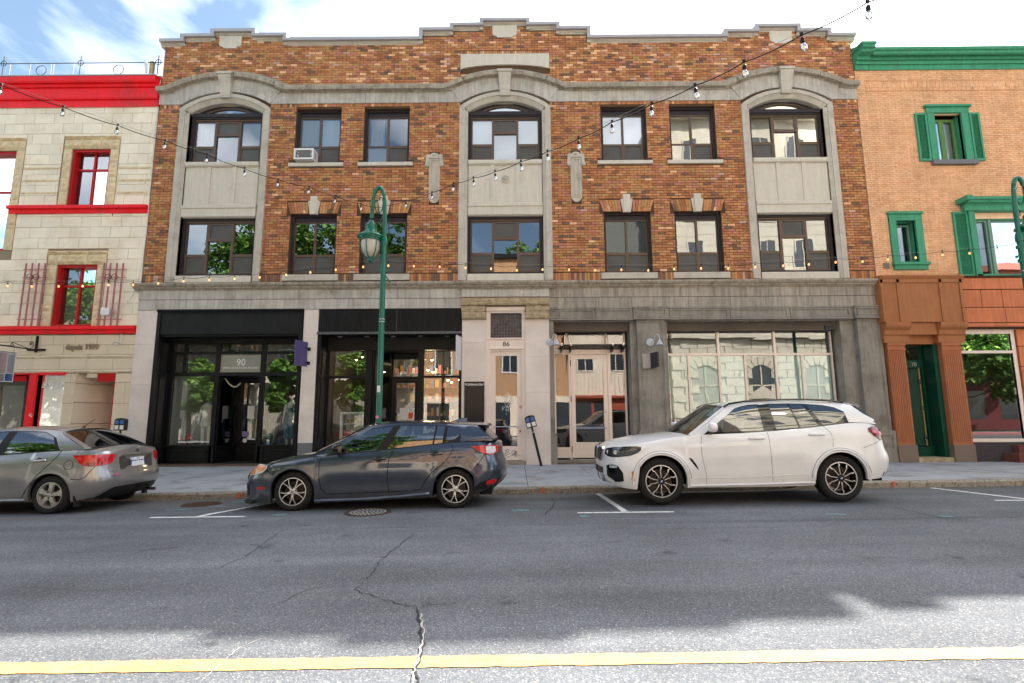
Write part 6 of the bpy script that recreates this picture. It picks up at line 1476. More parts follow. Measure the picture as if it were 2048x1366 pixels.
mb = MB(); x_, z_ = at(763, 834, LY-.07); mb.lathe([(.001, 0), (.035, 0), (.035, .004)], (lx-.01, LY-.08, z_), 12, 'y'); mb.build('sticker', mat('pink_sticker', (.7,.25,.45), .5, var=0), lp)
street_lamp(X(2037, LY, 480)+.03, 1, 'green swan neck street lamp cut off by the right edge of the picture', .12)
# parking meters
m_mt = mat('black_meter_body', (.02,.02,.022), .35, var=.1)
def meter(base, top, label, ang):
    t = thing('parking_meter', label, 'parking meter', base, 'twin head parking meters on the sidewalk')
    b, p = Vector(base), Vector(top); d = (p-b).normalized()
    mb = MB(); mb.tube([b, p-d*.12], .038, 10); mb.tube([p-d*.13, p+d*.02], .026, 10); mb.build('post', m_mt, t)
    mb = MB(); mb.lathe([(.042, 0), (.042, .03)], tuple(p-d*.15), 12); mb.build('collar', m_chrome, t)
    c_, s_ = cos(ang), sin(ang)
    def P_(u, v, y): return (p.x+u*c_+v*s_, p.y+y, p.z-u*s_*1+v*c_)
    hd = MB(); sh = [(-.145, .0), (.145, .0), (.145, .30), (.08, .335), (.0, .345), (-.08, .335), (-.145, .30)]
    hd.loft([[P_(u, v, -.07) for u, v in sh], [P_(u, v, .07) for u, v in sh]]); h = hd.build('head', m_mt, t)
    for s in (-1, 1):
        q = MB(); q.loft([[P_(s*.072+u, v, y) for u, v in ((-.052, .03), (.052, .03), (.052, .145), (-.052, .145))] for y in (-.075, -.069)]); q.build('instruction_plate', m_white, h)
        q = MB(); q.loft([[P_(s*.072+u, v, y) for u, v in ((-.05, .18), (.05, .18), (.055, .26), (.03, .29), (-.03, .29), (-.055, .26))] for y in (-.078, -.069)]); q.build('display', mat('blue_meter_label', (.06,.14,.36), .25, var=.5, vs=40), h)
m0 = at3(1083, 931, 15.0); m1 = at3(1064, 855, 14.95)
meter((m0[0], 15.0, walk_z(.7, 15)-.02), m1, 'twin parking meter leaning against the wall right of the beige door', -.25)
x_, z_ = at(241, 861, 14.9); meter((x_+.02, 14.9, walk_z(x_, 14.9)-.02), (x_, 14.9, z_), 'upright twin parking meter showing above the boot of the taupe sedan', 0)
# string lights ----------------------------------------------------------------
m_wire = mat('black_cable', (.012,.012,.012), .5, var=0)
m_sock = mat('black_bulb_socket', (.012,.012,.014), .5, var=0)
m_lb = mat('glowing_bulb', (.9, .5, .25), .2, var=0, emit=(1, .42, .14), es=.38)
m_cb = glass('clear_bulb', .45, tint=(.93, .93, .93), wav=0)
def bulbs(t, hooks, lit, scale=1.0):
    meshes = None
    for (x, y, z) in hooks:
        if meshes is None:
            mb = MB(); mb.tube([(0, 0, .03), (0, 0, -.035)], .004, 4); mb.lathe([(.012, -.03), (.02, -.045), (.021, -.085), (.018, -.09)], (0, 0, 0), 10); mb.box(-.015, .015, -.008, .008, -.006, .028); a = mb.build('socket', m_sock, None, loc=(0, 0, 0))
            mb = MB(); mb.lathe([(.014, -.088), (.018, -.10), (.030, -.125), (.032, -.145), (.024, -.165), (.003, -.176)], (0, 0, 0), 12); b = mb.build('bulb', m_lb if lit else m_cb, None, smooth=True, loc=(0, 0, 0)); f_ = None
            if not lit: mb = MB(); mb.lathe([(.006, -.09), (.007, -.13), (.003, -.15)], (0, 0, 0), 6); f_ = mb.build('filament', m_white, None, loc=(0, 0, 0))
            meshes = (a.data, b.data, f_.data if f_ else None)
            for q in (a, b, f_):
                if q: bpy.data.objects.remove(q)
        so_ = link('socket', meshes[0], t, (x, y, z)); so_.scale = ((.66,)*3 if lit else (.85,)*3); so_.rotation_euler = (rnd.uniform(-.1, .1), rnd.uniform(-.08, .08), 0)
        bo = link('bulb', meshes[1], so_, (x, y, z)); bo.location = (0, 0, 0)
        if meshes[2]: fo = link('filament', meshes[2], so_, (x, y, z)); fo.location = (0, 0, 0)
def string(label, hooks, lit, sag, extra, rw=.0048):
    t = thing('string_light', label, 'string lights', hooks[0], 'strings of bulbs hung over the street')
    pts = []
    allp = [extra[0]]+hooks+[extra[1]] if extra else hooks
    for a, b in zip(allp, allp[1:]):
        for k in range(6):
            u = k/6; s_ = sag*rnd.uniform(.7, 1.1)*0+sag
            pts.append((a[0]+(b[0]-a[0])*u, a[1]+(b[1]-a[1])*u, a[2]+(b[2]-a[2])*u-4*s_*u*(1-u)))
    pts.append(allp[-1]); mb = MB(); mb.tube(pts, rw if lit else .0062, 5); mb.build('cable', m_wire, t, smooth=True)
    mb = MB(); mb.tube([(p[0], p[1], p[2]+.03) for p in allp], .0022, 4); mb.build('support_wire', mat('steel_wire', (.2,.2,.2), .4, metal=.5, var=0), t)
    bulbs(t, hooks, lit); return t
low_px = [(16,564),(64,565),(117.5,565),(166,564.5),(217,562),(266.5,562),(317,559),(368,555),(418.7,552),(470,550),(520,547),(572,542),(621,537),(672.6,532),(727,526)]
low_px2 = [(777,523.7),(827.5,524.5),(879,526),(931.5,527.8),(982,530),(1033.6,532.7),(1085.4,531.5),(1137.7,531.5),(1190,533),(1243,531.8),(1296,533),(1347.6,530.4),(1401.5,529),(1456.7,529),(1510,526),(1565.6,523.6),(1617.5,520.8),(1670.8,516.7),(1724,515.4),(1775.7,511),(1830.6,507.7),(1884.4,502.2),(1938,499),(1994,492.3)]
string('lower string of small glowing bulbs left of the lamp post, in front of the shops', [at3(a, b, LY) for a, b in low_px], True, .035, [at3(-30, 562, LY), at3(763, 522, LY)])
string('lower string of small glowing bulbs right of the lamp post, in front of the shops', [at3(a, b, LY) for a, b in low_px2], True, .025, [at3(766, 523, LY), at3(2040, 484, LY)])
def on_line(px, py, a, b):
    t = 3.0
    for _ in range(60):
        Y = 11.2-b*t; x = at(px, py, Y)[0]; want = lx+a*t; t += (x-want)*(.5 if a > 0 else -.5); t = max(0, min(11, t))
    return at3(px, py, 11.2-b*t)
up_r = [(812,402),(864,385),(907,367),(947,356),(990,343),(1042,323),(1095,303),(1157,277),(1224,244),(1303,208),(1390,171),(1488,124),(1603,70),(1735,5)]
up_l = [(721.5,408),(670.5,392),(618,374),(556,359),(489,337),(414,309),(331,281.5),(235.7,250.8),(127.4,214),(3,170)]
string('string of clear unlit bulbs rising from the lamp post to the top right', [on_line(a, b, .6, .8) for a, b in up_r], False, .02, [at3(768, 412, 11.2), on_line(1900, -70, .6, .8)])
string('string of clear unlit bulbs rising from the lamp post to the left edge', [on_line(a, b, -.65, .83) for a, b in up_l], False, .02, [at3(762, 415, 11.2), on_line(-140, 125, -.65, .83)])
# ------------------------------------------------------------------ cars
def lerp_tab(t, x):
    if x <= t[0][0]: return t[0][1]
    for (a, b), (c, d) in zip(t, t[1:]):
        if x <= c:
            u = (x-a)/(c-a); u2 = u*u*(3-2*u) if len(t) > 40 else u; return b+(d-b)*u2
    return t[-1][1]
def smooth_tab(t):
    """monotone-ish smooth curve through a table"""
    def f(x):
        n = len(t)
        if x <= t[0][0]: return t[0][1]
        if x >= t[-1][0]: return t[-1][1]
        for i in range(n-1):
            if x <= t[i+1][0]:
                x0, y0 = t[i]; x1, y1 = t[i+1]; h = x1-x0; u = (x-x0)/h
                m0 = (y1-t[i-1][1])/(x1-t[i-1][0]) if i > 0 else (y1-y0)/h
                m1 = (t[i+2][1]-y0)/(t[i+2][0]-x0) if i < n-2 else (y1-y0)/h
                return (2*u**3-3*u*u+1)*y0+(u**3-2*u*u+u)*h*m0+(-2*u**3+3*u*u)*y1+(u**3-u*u)*h*m1
    return f
m_tglass = glass('car_glass', .17, tint=(.42, .50, .50), wav=0)
m_pglass = glass('privacy_glass', .13, tint=(.06, .065, .07), wav=0)
m_lens = glass('lamp_lens', .12, tint=(.95, .95, .95), wav=0)
m_plastic = mat('car_black_plastic', (.014,.014,.015), .45, var=.1, world_co=False)
m_gloss = mat('gloss_black_trim', (.006,.006,.007), .08, var=0, world_co=False, coat=1)
m_seat = mat('seat_fabric', (.045,.045,.05), .9, var=.1, world_co=False)
m_redl = mat('red_lamp_plastic', (.52,.006,.010), .12, var=.35, vs=14, world_co=False, coat=1)
m_redm = mat('deep_red_lamp_plastic', (.20,.004,.008), .12, var=.25, vs=14, world_co=False, coat=1)
m_clear = mat('clear_lamp_plastic', (.55,.55,.56), .12, var=.15, vs=20, world_co=False, coat=1)
m_amber = mat('amber_reflector', (.65,.16,.01), .2, var=.1, world_co=False, coat=1)
m_dlamp = mat('dark_lamp_housing', (.05,.055,.065), .12, metal=.5, var=.5, vs=18, world_co=False, coat=1)
m_mach = mat('machined_alloy', (.62,.61,.60), .35, metal=.35, var=.06, world_co=False)
m_rimb = mat('black_alloy', (.025,.022,.022), .35, metal=.3, var=.1, world_co=False)
m_rims = mat('silver_alloy', (.45,.43,.40), .35, metal=.6, var=.08, world_co=False)
m_disc = mat('rusty_brake_disc', (.05,.04,.035), .5, metal=.6, var=.3, vs=10, world_co=False)
def paint(name, c, metal, rough=.28, coat=1.0, dust=None):
    m = mat(name, c, rough, metal=metal, var=.04, vs=2, coat=coat, world_co=False)
    n = m.node_tree.nodes; l = m.node_tree.links; b = n['Principled BSDF']
    # road dust low on the body
    tc_ = n.new('ShaderNodeTexCoord'); sp = n.new('ShaderNodeSeparateXYZ'); l.new(tc_.outputs['Object'], sp.inputs[0])
    mr_ = n.new('ShaderNodeMapRange'); l.new(sp.outputs[2], mr_.inputs[0]); mr_.inputs[1].default_value = .75; mr_.inputs[2].default_value = .15; mr_.inputs[3].default_value = 0; mr_.inputs[4].default_value = .32
    nz_ = n.new('ShaderNodeTexNoise'); nz_.inputs['Scale'].default_value = 6; nz_.inputs['Detail'].default_value = 8; l.new(tc_.outputs['Object'], nz_.inputs['Vector'])
    mm = n.new('ShaderNodeMath'); mm.operation = 'MULTIPLY'; l.new(mr_.outputs[0], mm.inputs[0]); l.new(nz_.outputs['Fac'], mm.inputs[1])
    b.inputs['Coat IOR'].default_value = 1.7 if metal > .3 else 1.5
    src = b.inputs['Base Color'].links[0].from_socket
    x = n.new('ShaderNodeMix'); x.data_type = 'RGBA'; l.new(mm.outputs[0], x.inputs[0]); l.new(src, x.inputs[6]); x.inputs[7].default_value = (.22,.19,.16,1); l.new(x.outputs[2], b.inputs['Base Color'])
    r_ = n.new('ShaderNodeMath'); r_.operation = 'MULTIPLY_ADD'; l.new(mm.outputs[0], r_.inputs[0]); r_.inputs[1].default_value = 1.2; r_.inputs[2].default_value = .03; l.new(r_.outputs[0], b.inputs['Coat Roughness'])
    return m
def car(S):
    name, label = S['name'], S['label']; W = S['W']; wb = S['wb']; RT = S['tyre']; RA = S['arch']; pm = S['paint']
    root = thing(name, label, 'car', (0, 0, 0))
    fxf, fxr = smooth_tab(S['xf']), smooth_tab(S['xr']); fzs = smooth_tab(S['shoulder']); fzm = smooth_tab(S['mid']); fzl = smooth_tab(S['low'])
    NE = S.get('n', 2.7); LF, LR_ = S.get('LF', .62), S.get('LR', .55)
    xA, xB = fxf(.5)+LF, fxr(.6)-LR_
    wp = smooth_tab(S['wp'])
    def E(s): return max(0, 1-(1-s)**NE)**(1/NE)
    def flare(x, z):
        f = 0
        for xc in (0, wb):
            d = sqrt((x-xc)**2+(z-RT)**2); f = max(f, math.exp(-((d-RA-.02)/.07)**2))
        return S.get('flare', .022)*f
    c0_, c1_, cr0, cr1 = S['crease']
    def hw(x, z):
        zc = c0_[1]+(c1_[1]-c0_[1])*(x-c0_[0])/(c1_[0]-c0_[0]); side = min(1, max(0, (x-RA-.1)/.3))*min(1, max(0, (wb-RA-.05-x)/.3))
        return W*wp(z)+flare(x, z)+.009*math.exp(-abs(z-zc)/.045)-.016*math.exp(-((z-cr0)/cr1)**2)*side
    def pt(kind, a, z, off=0):
        """point of the near side skin"""
        if kind == 'S':
            e = 1
            if a < xA: e = E(max(0, min(1, (a-fxf(z))/(xA-fxf(z)))))
            elif a > xB: e = E(max(0, min(1, (fxr(z)-a)/(fxr(z)-xB))))
            return (a, -(hw(a, z)*e+off), z)
        if kind in ('F', 'R'): s = a
        else: f = min(.9999, max(0, a)); s = 1-(1-f**NE)**(1/NE)
        if kind in ('F', 'f'):
            x = fxf(z)+(xA-fxf(z))*s; ox = -off*(1-s)
        else:
            x = fxr(z)-(fxr(z)-xB)*s; ox = off*(1-s)
        return (x+ox, -(hw(x, z)*E(s)+off*min(1, s*2)), z)
    cols = []
    nf = 12
    for k in range(nf+1): cols.append(('F', 1-cos(pi/2*k/nf)))
    xs = set()
    for xc in (0, wb):
        for k in range(0, 25): xs.add(round(xc-RA*cos(pi*k/24), 4))
    x = xA+.05
    while x < xB-.03:
        if all(abs(x-xc) > RA+.02 for xc in (0, wb)): xs.add(round(x, 4))
        x += .07
    xs = sorted(v for v in xs if xA+.01 < v < xB-.01)
    cols += [('S', v) for v in xs]
    for k in range(nf, -1, -1): cols.append(('R', 1-cos(pi/2*k/nf)))
    NV = 16
    def xref(c):
        return pt(c[0], c[1], .5)[0]
    def zlow(x):
        z = fzl(x)
        for xc in (0, wb):
            if abs(x-xc) < RA: z = max(z, RT+sqrt(max(0, RA*RA-(x-xc)**2)))
        return z
    mb = MB(); grid = []
    for c in cols:
        xr_ = xref(c); zl, zt = zlow(xr_), fzs(xr_)
        col_ = []
        p0 = pt(c[0], c[1], zl); col_.append((p0[0], min(0, p0[1]+.06), p0[2]+.005)); 
        for k in range(NV+1):
            z = zl+(zt-zl)*(k/NV); p = pt(c[0], c[1], z); rr = 1-.035*(k/NV)**8
            col_.append((p[0], p[1]*rr, p[2]))
        yt = col_[-1][1]; xt = col_[-1][0]; zm = fzm(xt); zm = max(zm, zt)
        for w in (.08, .2, .4, .6, .8, 1.0):
            col_.append((xt, yt*(1-w), zt+(zm-zt)*(1-(1-w)**2.3)))
        grid.append(col_)
    nrow = len(grid[0])
    def addgrid(gr, mirror):
        b = len(mb.v)
        for c in gr: mb.v += [(x, -y if mirror else y, z) for x, y, z in c]
        for i in range(len(gr)-1):
            xm = (gr[i][NV+2][0]+gr[i+1][NV+2][0])/2
            for j in range(nrow-1):
                m_ = 0
                if j > NV+1 and S['cab'][0] < xm < S['cab'][1]: m_ = 1
                q = [b+i*nrow+j, b+i*nrow+j+1, b+(i+1)*nrow+j+1, b+(i+1)*nrow+j]
                if mirror: q = q[::-1]
                mb.f.append(tuple(q)); mb.m.append(m_)
    addgrid(grid, False); addgrid(grid, True)
    body = mb.build('body', [pm, m_plastic], root, smooth=True, angle=32)
    # underside and wheel wells
    mb = MB(); zf = fzl(wb/2)+.03
    mb.box(fxf(.4)+.25, -RA-.03, -W*.8, W*.8, zf, .50); mb.box(RA+.03, wb-RA-.03, -W*.92, W*.92, zf, .45); mb.box(wb+RA+.03, fxr(.4)-.2, -W*.8, W*.8, zf+.02, .55)
    mb.box(-RA-.05, RA+.05, -W*.52, W*.52, zf, .55); mb.box(wb-RA-.05, wb+RA+.05, -W*.52, W*.52, zf, .55)
    for xc in (0, wb):
        for s in (-1, 1):
            mb.loft([[(xc-(RA+.015)*cos(pi*k/16), s*y, RT+(RA+.015)*sin(pi*k/16)) for k in range(17)] for y in (W*.50, W*.965)], closed=False, caps=False)
            mb.box(xc-RA-.01, xc+RA+.01, min(s*W*.5, s*W*.52), max(s*W*.5, s*W*.52), zf, RT+RA)
    mb.build('underbody', m_dark, root, recalc=False)
    # greenhouse
    C = S['gh']; VR = [0, .045, .2, .4, .6, .8, .90, .935, 1.0]
    by = lambda x, z: W*wp(z)*.965-.015; 
    ty = S['roofw']
    groups = {}
    def gadd(key, quad):
        groups.setdefault(key, MB()).poly(quad)
    def gpt(c, v):
        bx, bz, tx, tz = c[:4]; lo, hi = c[4] if len(c) > 4 else (VR[1], VR[6])
        vv = v
        if v == VR[1]: vv = lo
        elif v == VR[6]: vv = hi
        elif v == VR[7]: vv = min(.995, hi+.035)
        elif VR[1] < v < VR[6]: vv = lo+(hi-lo)*(v-VR[1])/(VR[6]-VR[1])
        y0, y1 = by(bx, bz), ty; y = y0+(y1-y0)*vv+.022*sin(pi*vv)
        return (bx+(tx-bx)*vv, y, bz+(tz-bz)*vv)
    for i, kind in enumerate(S['ghk']):
        a, b = C[i], C[i+1]
        for j in range(len(VR)-1):
            q = [gpt(a, VR[j]), gpt(b, VR[j]), gpt(b, VR[j+1]), gpt(a, VR[j+1])]
            if kind == 'P': m_ = 'P'
            elif kind == 'B': m_ = 'B' if 0 <= j < 7 else 'P'
            else:
                m_ = kind if 1 <= j < 6 else ('B' if j in (0, 6) else 'P')
            for s in (-1, 1): gadd((m_, s) if m_ not in 'PB' else (m_, 0), [(x, s*y, z) for x, y, z in q])
    # roof, windscreen, rear screen
    NQ = 16
    def crown(x): return max(0, S['roofmid'](x))
    front, rear = C[0], C[-1]
    def bowed(c, top, sgn, bow, q):
        if top: x, z, y = c[2], c[3], ty
        else: x, z, y = c[0], c[1], by(c[0], c[1])
        return (x+sgn*bow*(1-q*q), q*y, z+(S['ct'] if top else S['cb'][0 if sgn < 0 else 1])*(1-q*q))
    for c, sgn, nm, bb, bt, gm in ((front, -1, 'windscreen', S['bow'][0], S['bow'][1], S['wsg']), (rear, 1, 'rear_screen', S['bow'][2], S['bow'][3], S['rsg'])):
        vs = [0, .05, .25, .5, .75, .93, 1] if sgn < 0 else [0, .06, .25, .5, .75, .92, 1]
        for k in range(NQ):
            q0, q1 = -1+2*k/NQ, -1+2*(k+1)/NQ
            for j in range(len(vs)-1):
                quad = []
                for q, v in ((q0, vs[j]), (q1, vs[j]), (q1, vs[j+1]), (q0, vs[j+1])):
                    p0, p1 = bowed(c, False, sgn, bb, q), bowed(c, True, sgn, bt, q); quad.append(tuple(p0[t]+(p1[t]-p0[t])*v for t in range(3)))
                if 0 < k < NQ-1 and 0 < j < len(vs)-2: gadd((nm, 0), quad)
                elif k in (0, NQ-1): gadd(('P', 0), quad)
                else: gadd(('B', 0), quad)
    RM = MB(); gr = []
    for i, c in enumerate(C):
        row = []
        for k in range(NQ+1):
            q = -1+2*k/NQ
            if i == 0: row.append(bowed(c, True, -1, S['bow'][1], q))
            elif i == len(C)-1: row.append(bowed(c, True, 1, S['bow'][3], q))
            else: row.append((c[2]+((c[2]-C[0][2])/(C[-1][2]-C[0][2])*2-1)*S['bow'][1]*.8*(1-q*q), q*ty, c[3]+S['ct']*(1-q*q)**.8))
        gr.append(row)
    for i in range(len(gr)-1):
        for k in range(NQ): gadd(('P', 0), [gr[i][k], gr[i+1][k], gr[i+1][k+1], gr[i][k+1]])
    for (key, s), g_ in groups.items():
        if key == 'P': g_.build('roof', pm, root, smooth=True, angle=40)
        elif key == 'B': g_.build('window_trim', m_gloss if S.get('gl') else m_plastic, root, smooth=True)
        elif key == 'windscreen': g_.build('windscreen', S['wsm'], root, smooth=True)
        elif key == 'rear_screen': g_.build('rear_window', S['rsm'], root, smooth=True)
        else: g_.build('side_window', m_pglass if key.startswith('K') else m_tglass, root, smooth=True)
    # seams
    def seam(pts, r=S.get('gap', .004), m_=m_dark, nm='panel_gap', off=.0005, sides=(-1, 1)):
        for s in sides:
            q = MB(); P_ = []
            for i in range(len(pts)-1):
                (x0, z0), (x1, z1) = pts[i], pts[i+1]; n = max(2, int(math.dist(pts[i], pts[i+1])/.05))
                for k in range(n+(i == len(pts)-2)): u = k/n; x, z = x0+(x1-x0)*u, z0+(z1-z0)*u; P_.append((x, s*(-pt('S', x, z)[1]*(1-.035*max(0, min(1, (z-zlow(x))/max(.01, fzs(x)-zlow(x))))**8)+off), z))
            q.tube(P_, r, 5); q.build(nm, m_, root)
    for p in S['seams']: seam(p)
    for p, r_, m_, nm in S.get('strips', []): seam(p, r_, m_, nm, off=r_*.3)
    def patch(cs, m_, nm, off=.006, rows=5, mirror=True, par=None):
        """cs: list of (kind, a, z_top, z_bottom) along the near side skin"""
        out = []
        for s in ((1, -1) if mirror else (1,)):
            q = MB(); g_ = []
            for kd, a, zt, zb in cs:
                g_.append([pt(kd, a, zb+(zt-zb)*k/rows, off) for k in range(rows+1)])
            rim = [g_[0][k] for k in range(rows+1)]
            n = len(cs)
            for i in range(n-1):
                for k in range(rows): q.poly([(x, y*s, z) for x, y, z in (g_[i][k], g_[i+1][k], g_[i+1][k+1], g_[i][k+1])])
            edge = [g_[i][0] for i in range(n)]+[g_[-1][k] for k in range(1, rows+1)]+[g_[i][-1] for i in range(n-2, -1, -1)]+[g_[0][k] for k in range(rows-1, 0, -1)]
            cxm = sum(p[0] for p in edge)/len(edge)
            for i in range(len(edge)):
                p, r_ = edge[i], edge[(i+1) % len(edge)]; f = lambda P_: (P_[0]*1.0-(off*1.5 if P_[0] > wb else -off*1.5)*(1 if kd else 1)*(0 if abs(P_[1]) > W*.9 else 1), (P_[1]+off*1.8)*s, P_[2])
                q.poly([(p[0], p[1]*s, p[2]), (r_[0], r_[1]*s, r_[2]), f(r_), f(p)])
            out.append(q.build(nm, m_, par or root, smooth=True, angle=50))
        return out
    # wheels
    def wheel(xc, s):
        y0 = s*(W-.015); w = S['tw']; wh = MB()
        wh.lathe([(.001, 0), (.06, 0), (.06, -s*.02), (S['rim']*.72, -s*.02), (S['rim']*.72, -s*.035), (.001, -s*.035)], (xc, y0-s*.07, RT), 24, 'y'); wo = wh.build('wheel', m_disc, root)
        t = MB(); Rr = S['rim']
        t.lathe([(Rr, -s*w), (Rr, -s*(w-.01)), (RT-.03, -s*(w)), (RT-.004, -s*(w-.03)), (RT, -s*w*.5), (RT-.004, -s*.035), (RT-.028, -s*.006), ((RT+Rr)/2, s*.004), (Rr+.014, -s*.002), (Rr, -s*.014), (Rr-.006, -s*.03)], (xc, y0, RT), 48, 'y', caps=False)
        t.build('tyre', m_rubber, wo, smooth=True, angle=60)
        tb = MB(); nb = 56
        for k in range(nb):
            a = 2*pi*k/nb; c_, s__ = cos(a), sin(a); tx, tz = -s__, c_
            def P_(r_, t_, d): return (xc+r_*c_+t_*tx, y0-s*d, RT+r_*s__+t_*tz)
            h = pi*RT/nb*.62; tb.loft([[P_(RT-.030, -h, .004), P_(RT-.030, h, .004), P_(RT-.030, h, .03), P_(RT-.030, -h, .03)], [P_(RT+.001, -h, .034), P_(RT+.001, h, .034), P_(RT+.001, h, .07), P_(RT+.001, -h, .07)]])
        stuff(tb.build('tread', m_rubber, wo))
        r_ = MB(); bw = m_rims if S['style'] == 'five' else m_rimb
        r_.lathe([(Rr-.004, -s*.012), (Rr-.018, -s*.010), (Rr-.020, -s*.022), (Rr-.035, -s*.05), (Rr-.045, -s*.16), (Rr-.01, -s*.19)], (xc, y0, RT), 48, 'y', caps=False, mi=1)
        r_.lathe([(Rr-.001, -s*.008), (Rr-.014, -s*.006), (Rr-.016, -s*.012)], (xc, y0, RT), 48, 'y', caps=False, mi=0)
        def arm(poly, yo=.012, th=.03):
            """poly: list of (r, angle, halfwidth) along the spoke"""
            L, R2 = [], []
            for i, (r1, a1, h1) in enumerate(poly):
                p = Vector((r1*cos(a1), r1*sin(a1))); pa = poly[max(i-1, 0)]; pb = poly[min(i+1, len(poly)-1)]
                d = Vector((pb[0]*cos(pb[1])-pa[0]*cos(pa[1]), pb[0]*sin(pb[1])-pa[0]*sin(pa[1]))).normalized(); n_ = Vector((-d.y, d.x)); L.append(p+n_*h1); R2.append(p-n_*h1)
            for i in range(len(L)-1):
                ya_ = [y0-s*(yo+.018*sin(pi*min(1, q_[0]/Rr))*-1+.012) for q_ in (poly[i], poly[i+1])]
                A = [(xc+L[i].x, ya_[0], RT+L[i].y), (xc+R2[i].x, ya_[0], RT+R2[i].y), (xc+R2[i+1].x, ya_[1], RT+R2[i+1].y), (xc+L[i+1].x, ya_[1], RT+L[i+1].y)]
                Bq = [(p[0], p[1]-s*th, p[2]) for p in A]
                r_.poly(A, 0); r_.poly([A[0], A[3], Bq[3], Bq[0]], 1); r_.poly([A[1], A[2], Bq[2], Bq[1]], 1); r_.poly(Bq, 1)
        ph = S.get('phase', .3)+(xc*.9)
        for k in range(5):
            a = 2*pi*k/5+ph; d = R(1)
            if S['style'] == 'vee':
                for sg_ in (-1, 1): arm([(.045, a+sg_*9*d, .010), (.09, a+sg_*6.5*d, .008), (.14, a+sg_*9*d, .0065), (Rr-.012, a+sg_*15*d, .0075)])
            elif S['style'] == 'wye':
                for sg_ in (-1, 1): arm([(.04, a+sg_*18*d, .006), (.11, a+sg_*15*d, .005), (Rr*.70, a+sg_*15*d, .005), (Rr*.80, a+sg_*20*d, .009), (Rr-.01, a+sg_*18*d, .007)])
            else: arm([(.03, a, .035), (.08, a, .034), (.13, a, .030), (Rr-.03, a, .052), (Rr-.012, a, .075)], yo=.008, th=.04)
        r_.lathe([(.001, -s*.004), (.03, -s*.006), (.058, -s*.014), (.06, -s*.05)], (xc, y0, RT), 20, 'y', mi=0 if S['style'] != 'wye' else 1)
        r_.build('rim', [m_mach if S['style'] != 'five' else m_rims, bw], wo)
        n_ = MB()
        for k in range(5):
            a = 2*pi*k/5+ph+pi/5; n_.lathe([(.010, -s*.012), (.010, s*.004), (.001, s*.004)], (xc+.043*cos(a)*(1.15), y0-s*.004, RT+.043*1.15*sin(a)), 6, 'y')
        n_.build('lug_nuts', m_plastic, wo)
        e_ = MB()
        e_.lathe([(.026, 0), (.026, s*.004), (.001, s*.005)], (xc, y0-s*.004, RT), 16, 'y', mi=0)
        if S['style'] == 'wye':
            for k in range(4):
                a0 = pi/2*k; e_.poly([(xc, y0+s*.0025, RT)]+[(xc+.017*cos(a0+pi/2*j/4), y0+s*.0025, RT+.017*sin(a0+pi/2*j/4)) for j in range(5)], 1 if k % 2 else 2)
            for p in e_.v: pass
        e_.build('hub_cap', [m_plastic if S['style'] == 'wye' else m_chrome, mat('roundel_blue', (.02,.12,.4), .3, var=0), m_white], wo)
    for xc in (0, wb):
        for s in (-1, 1): wheel(xc, s)
    # cabin
    q = MB(); q.box(C[0][0]+.55, C[-1][0]-.35, -W*.86, W*.86, .42, .46); zf_ = .46
    q.box(C[0][0]+.35, C[0][0]+.62, -W*.84, W*.84, .55, C[0][1]+.02); q.build('dashboard', m_seat, root)
    for xs_, n_ in ((S['seats'][0], 2), (S['seats'][1], 1)):
        for yy in ((-W*.42, W*.42) if n_ == 2 else (0,)):
            hwid = .25 if n_ == 2 else W*.78; q = MB(); zt = S['seatz']
            q.box(xs_-.45, xs_+.05, yy-hwid, yy+hwid, .46, .66)
            q.loft([[(xs_-.02+dx, yy-hwid*k_, z), (xs_-.02+dx, yy+hwid*k_, z), (xs_+.14+dx, yy+hwid*k_, z), (xs_+.14+dx, yy-hwid*k_, z)] for z, dx, k_ in ((.6, 0, 1), (zt-.35, .06, 1), (zt-.18, .12, .92), (zt-.14, .14, .75))])
            for hy in ((yy,) if n_ == 2 else (-W*.42, W*.42)): q.loft([[(xs_+.12, hy-.12, z), (xs_+.12, hy+.12, z), (xs_+.22, hy+.12, z), (xs_+.22, hy-.12, z)] for z in (zt-.13, zt+.03)])
            q.build('seat', m_seat, root)
    q = MB(); sx_ = C[0][0]+.78; q.tube([(sx_+.06*sin(a), -W*.42+.18*cos(a), S['seatz']-.25+.17*sin(a)) for a in [2*pi*k/20 for k in range(21)]], .014, 6); q.build('steering_wheel', m_plastic, root)
    # mirrors
    mx_, mz_ = S['mirror']; 
    for s in (-1, 1):
        q = MB(); rr = []
        ym = s*(W*.93)
        for k, (dx, w_, h_) in enumerate(((-.055, .02, .03), (-.045, .07, .07), (-.01, .095, .085), (.04, .10, .085), (.06, .098, .08))):
            rr.append([(mx_+dx+.0, ym+s*(.12+w_*cos(a)), mz_+.07+h_*sin(a)*(1 if sin(a) > 0 else .8)) for a in [2*pi*j/16 for j in range(16)]])
        q.loft(rr); mo = q.build('mirror', S['mirrorm'], root, smooth=True, angle=50)
        q = MB(); q.loft([[(mx_-.03, ym-s*.03, mz_-.04), (mx_+.05, ym-s*.03, mz_-.04), (mx_+.05, ym-s*.03, mz_+.01), (mx_-.03, ym-s*.03, mz_+.01)], [(mx_-.02, ym+s*.1, mz_-.005), (mx_+.05, ym+s*.1, mz_-.005), (mx_+.05, ym+s*.1, mz_+.03), (mx_-.02, ym+s*.1, mz_+.03)]]); q.build('mirror_foot', m_plastic, mo)
    # door handles
    HS = S.get('hs', 1)
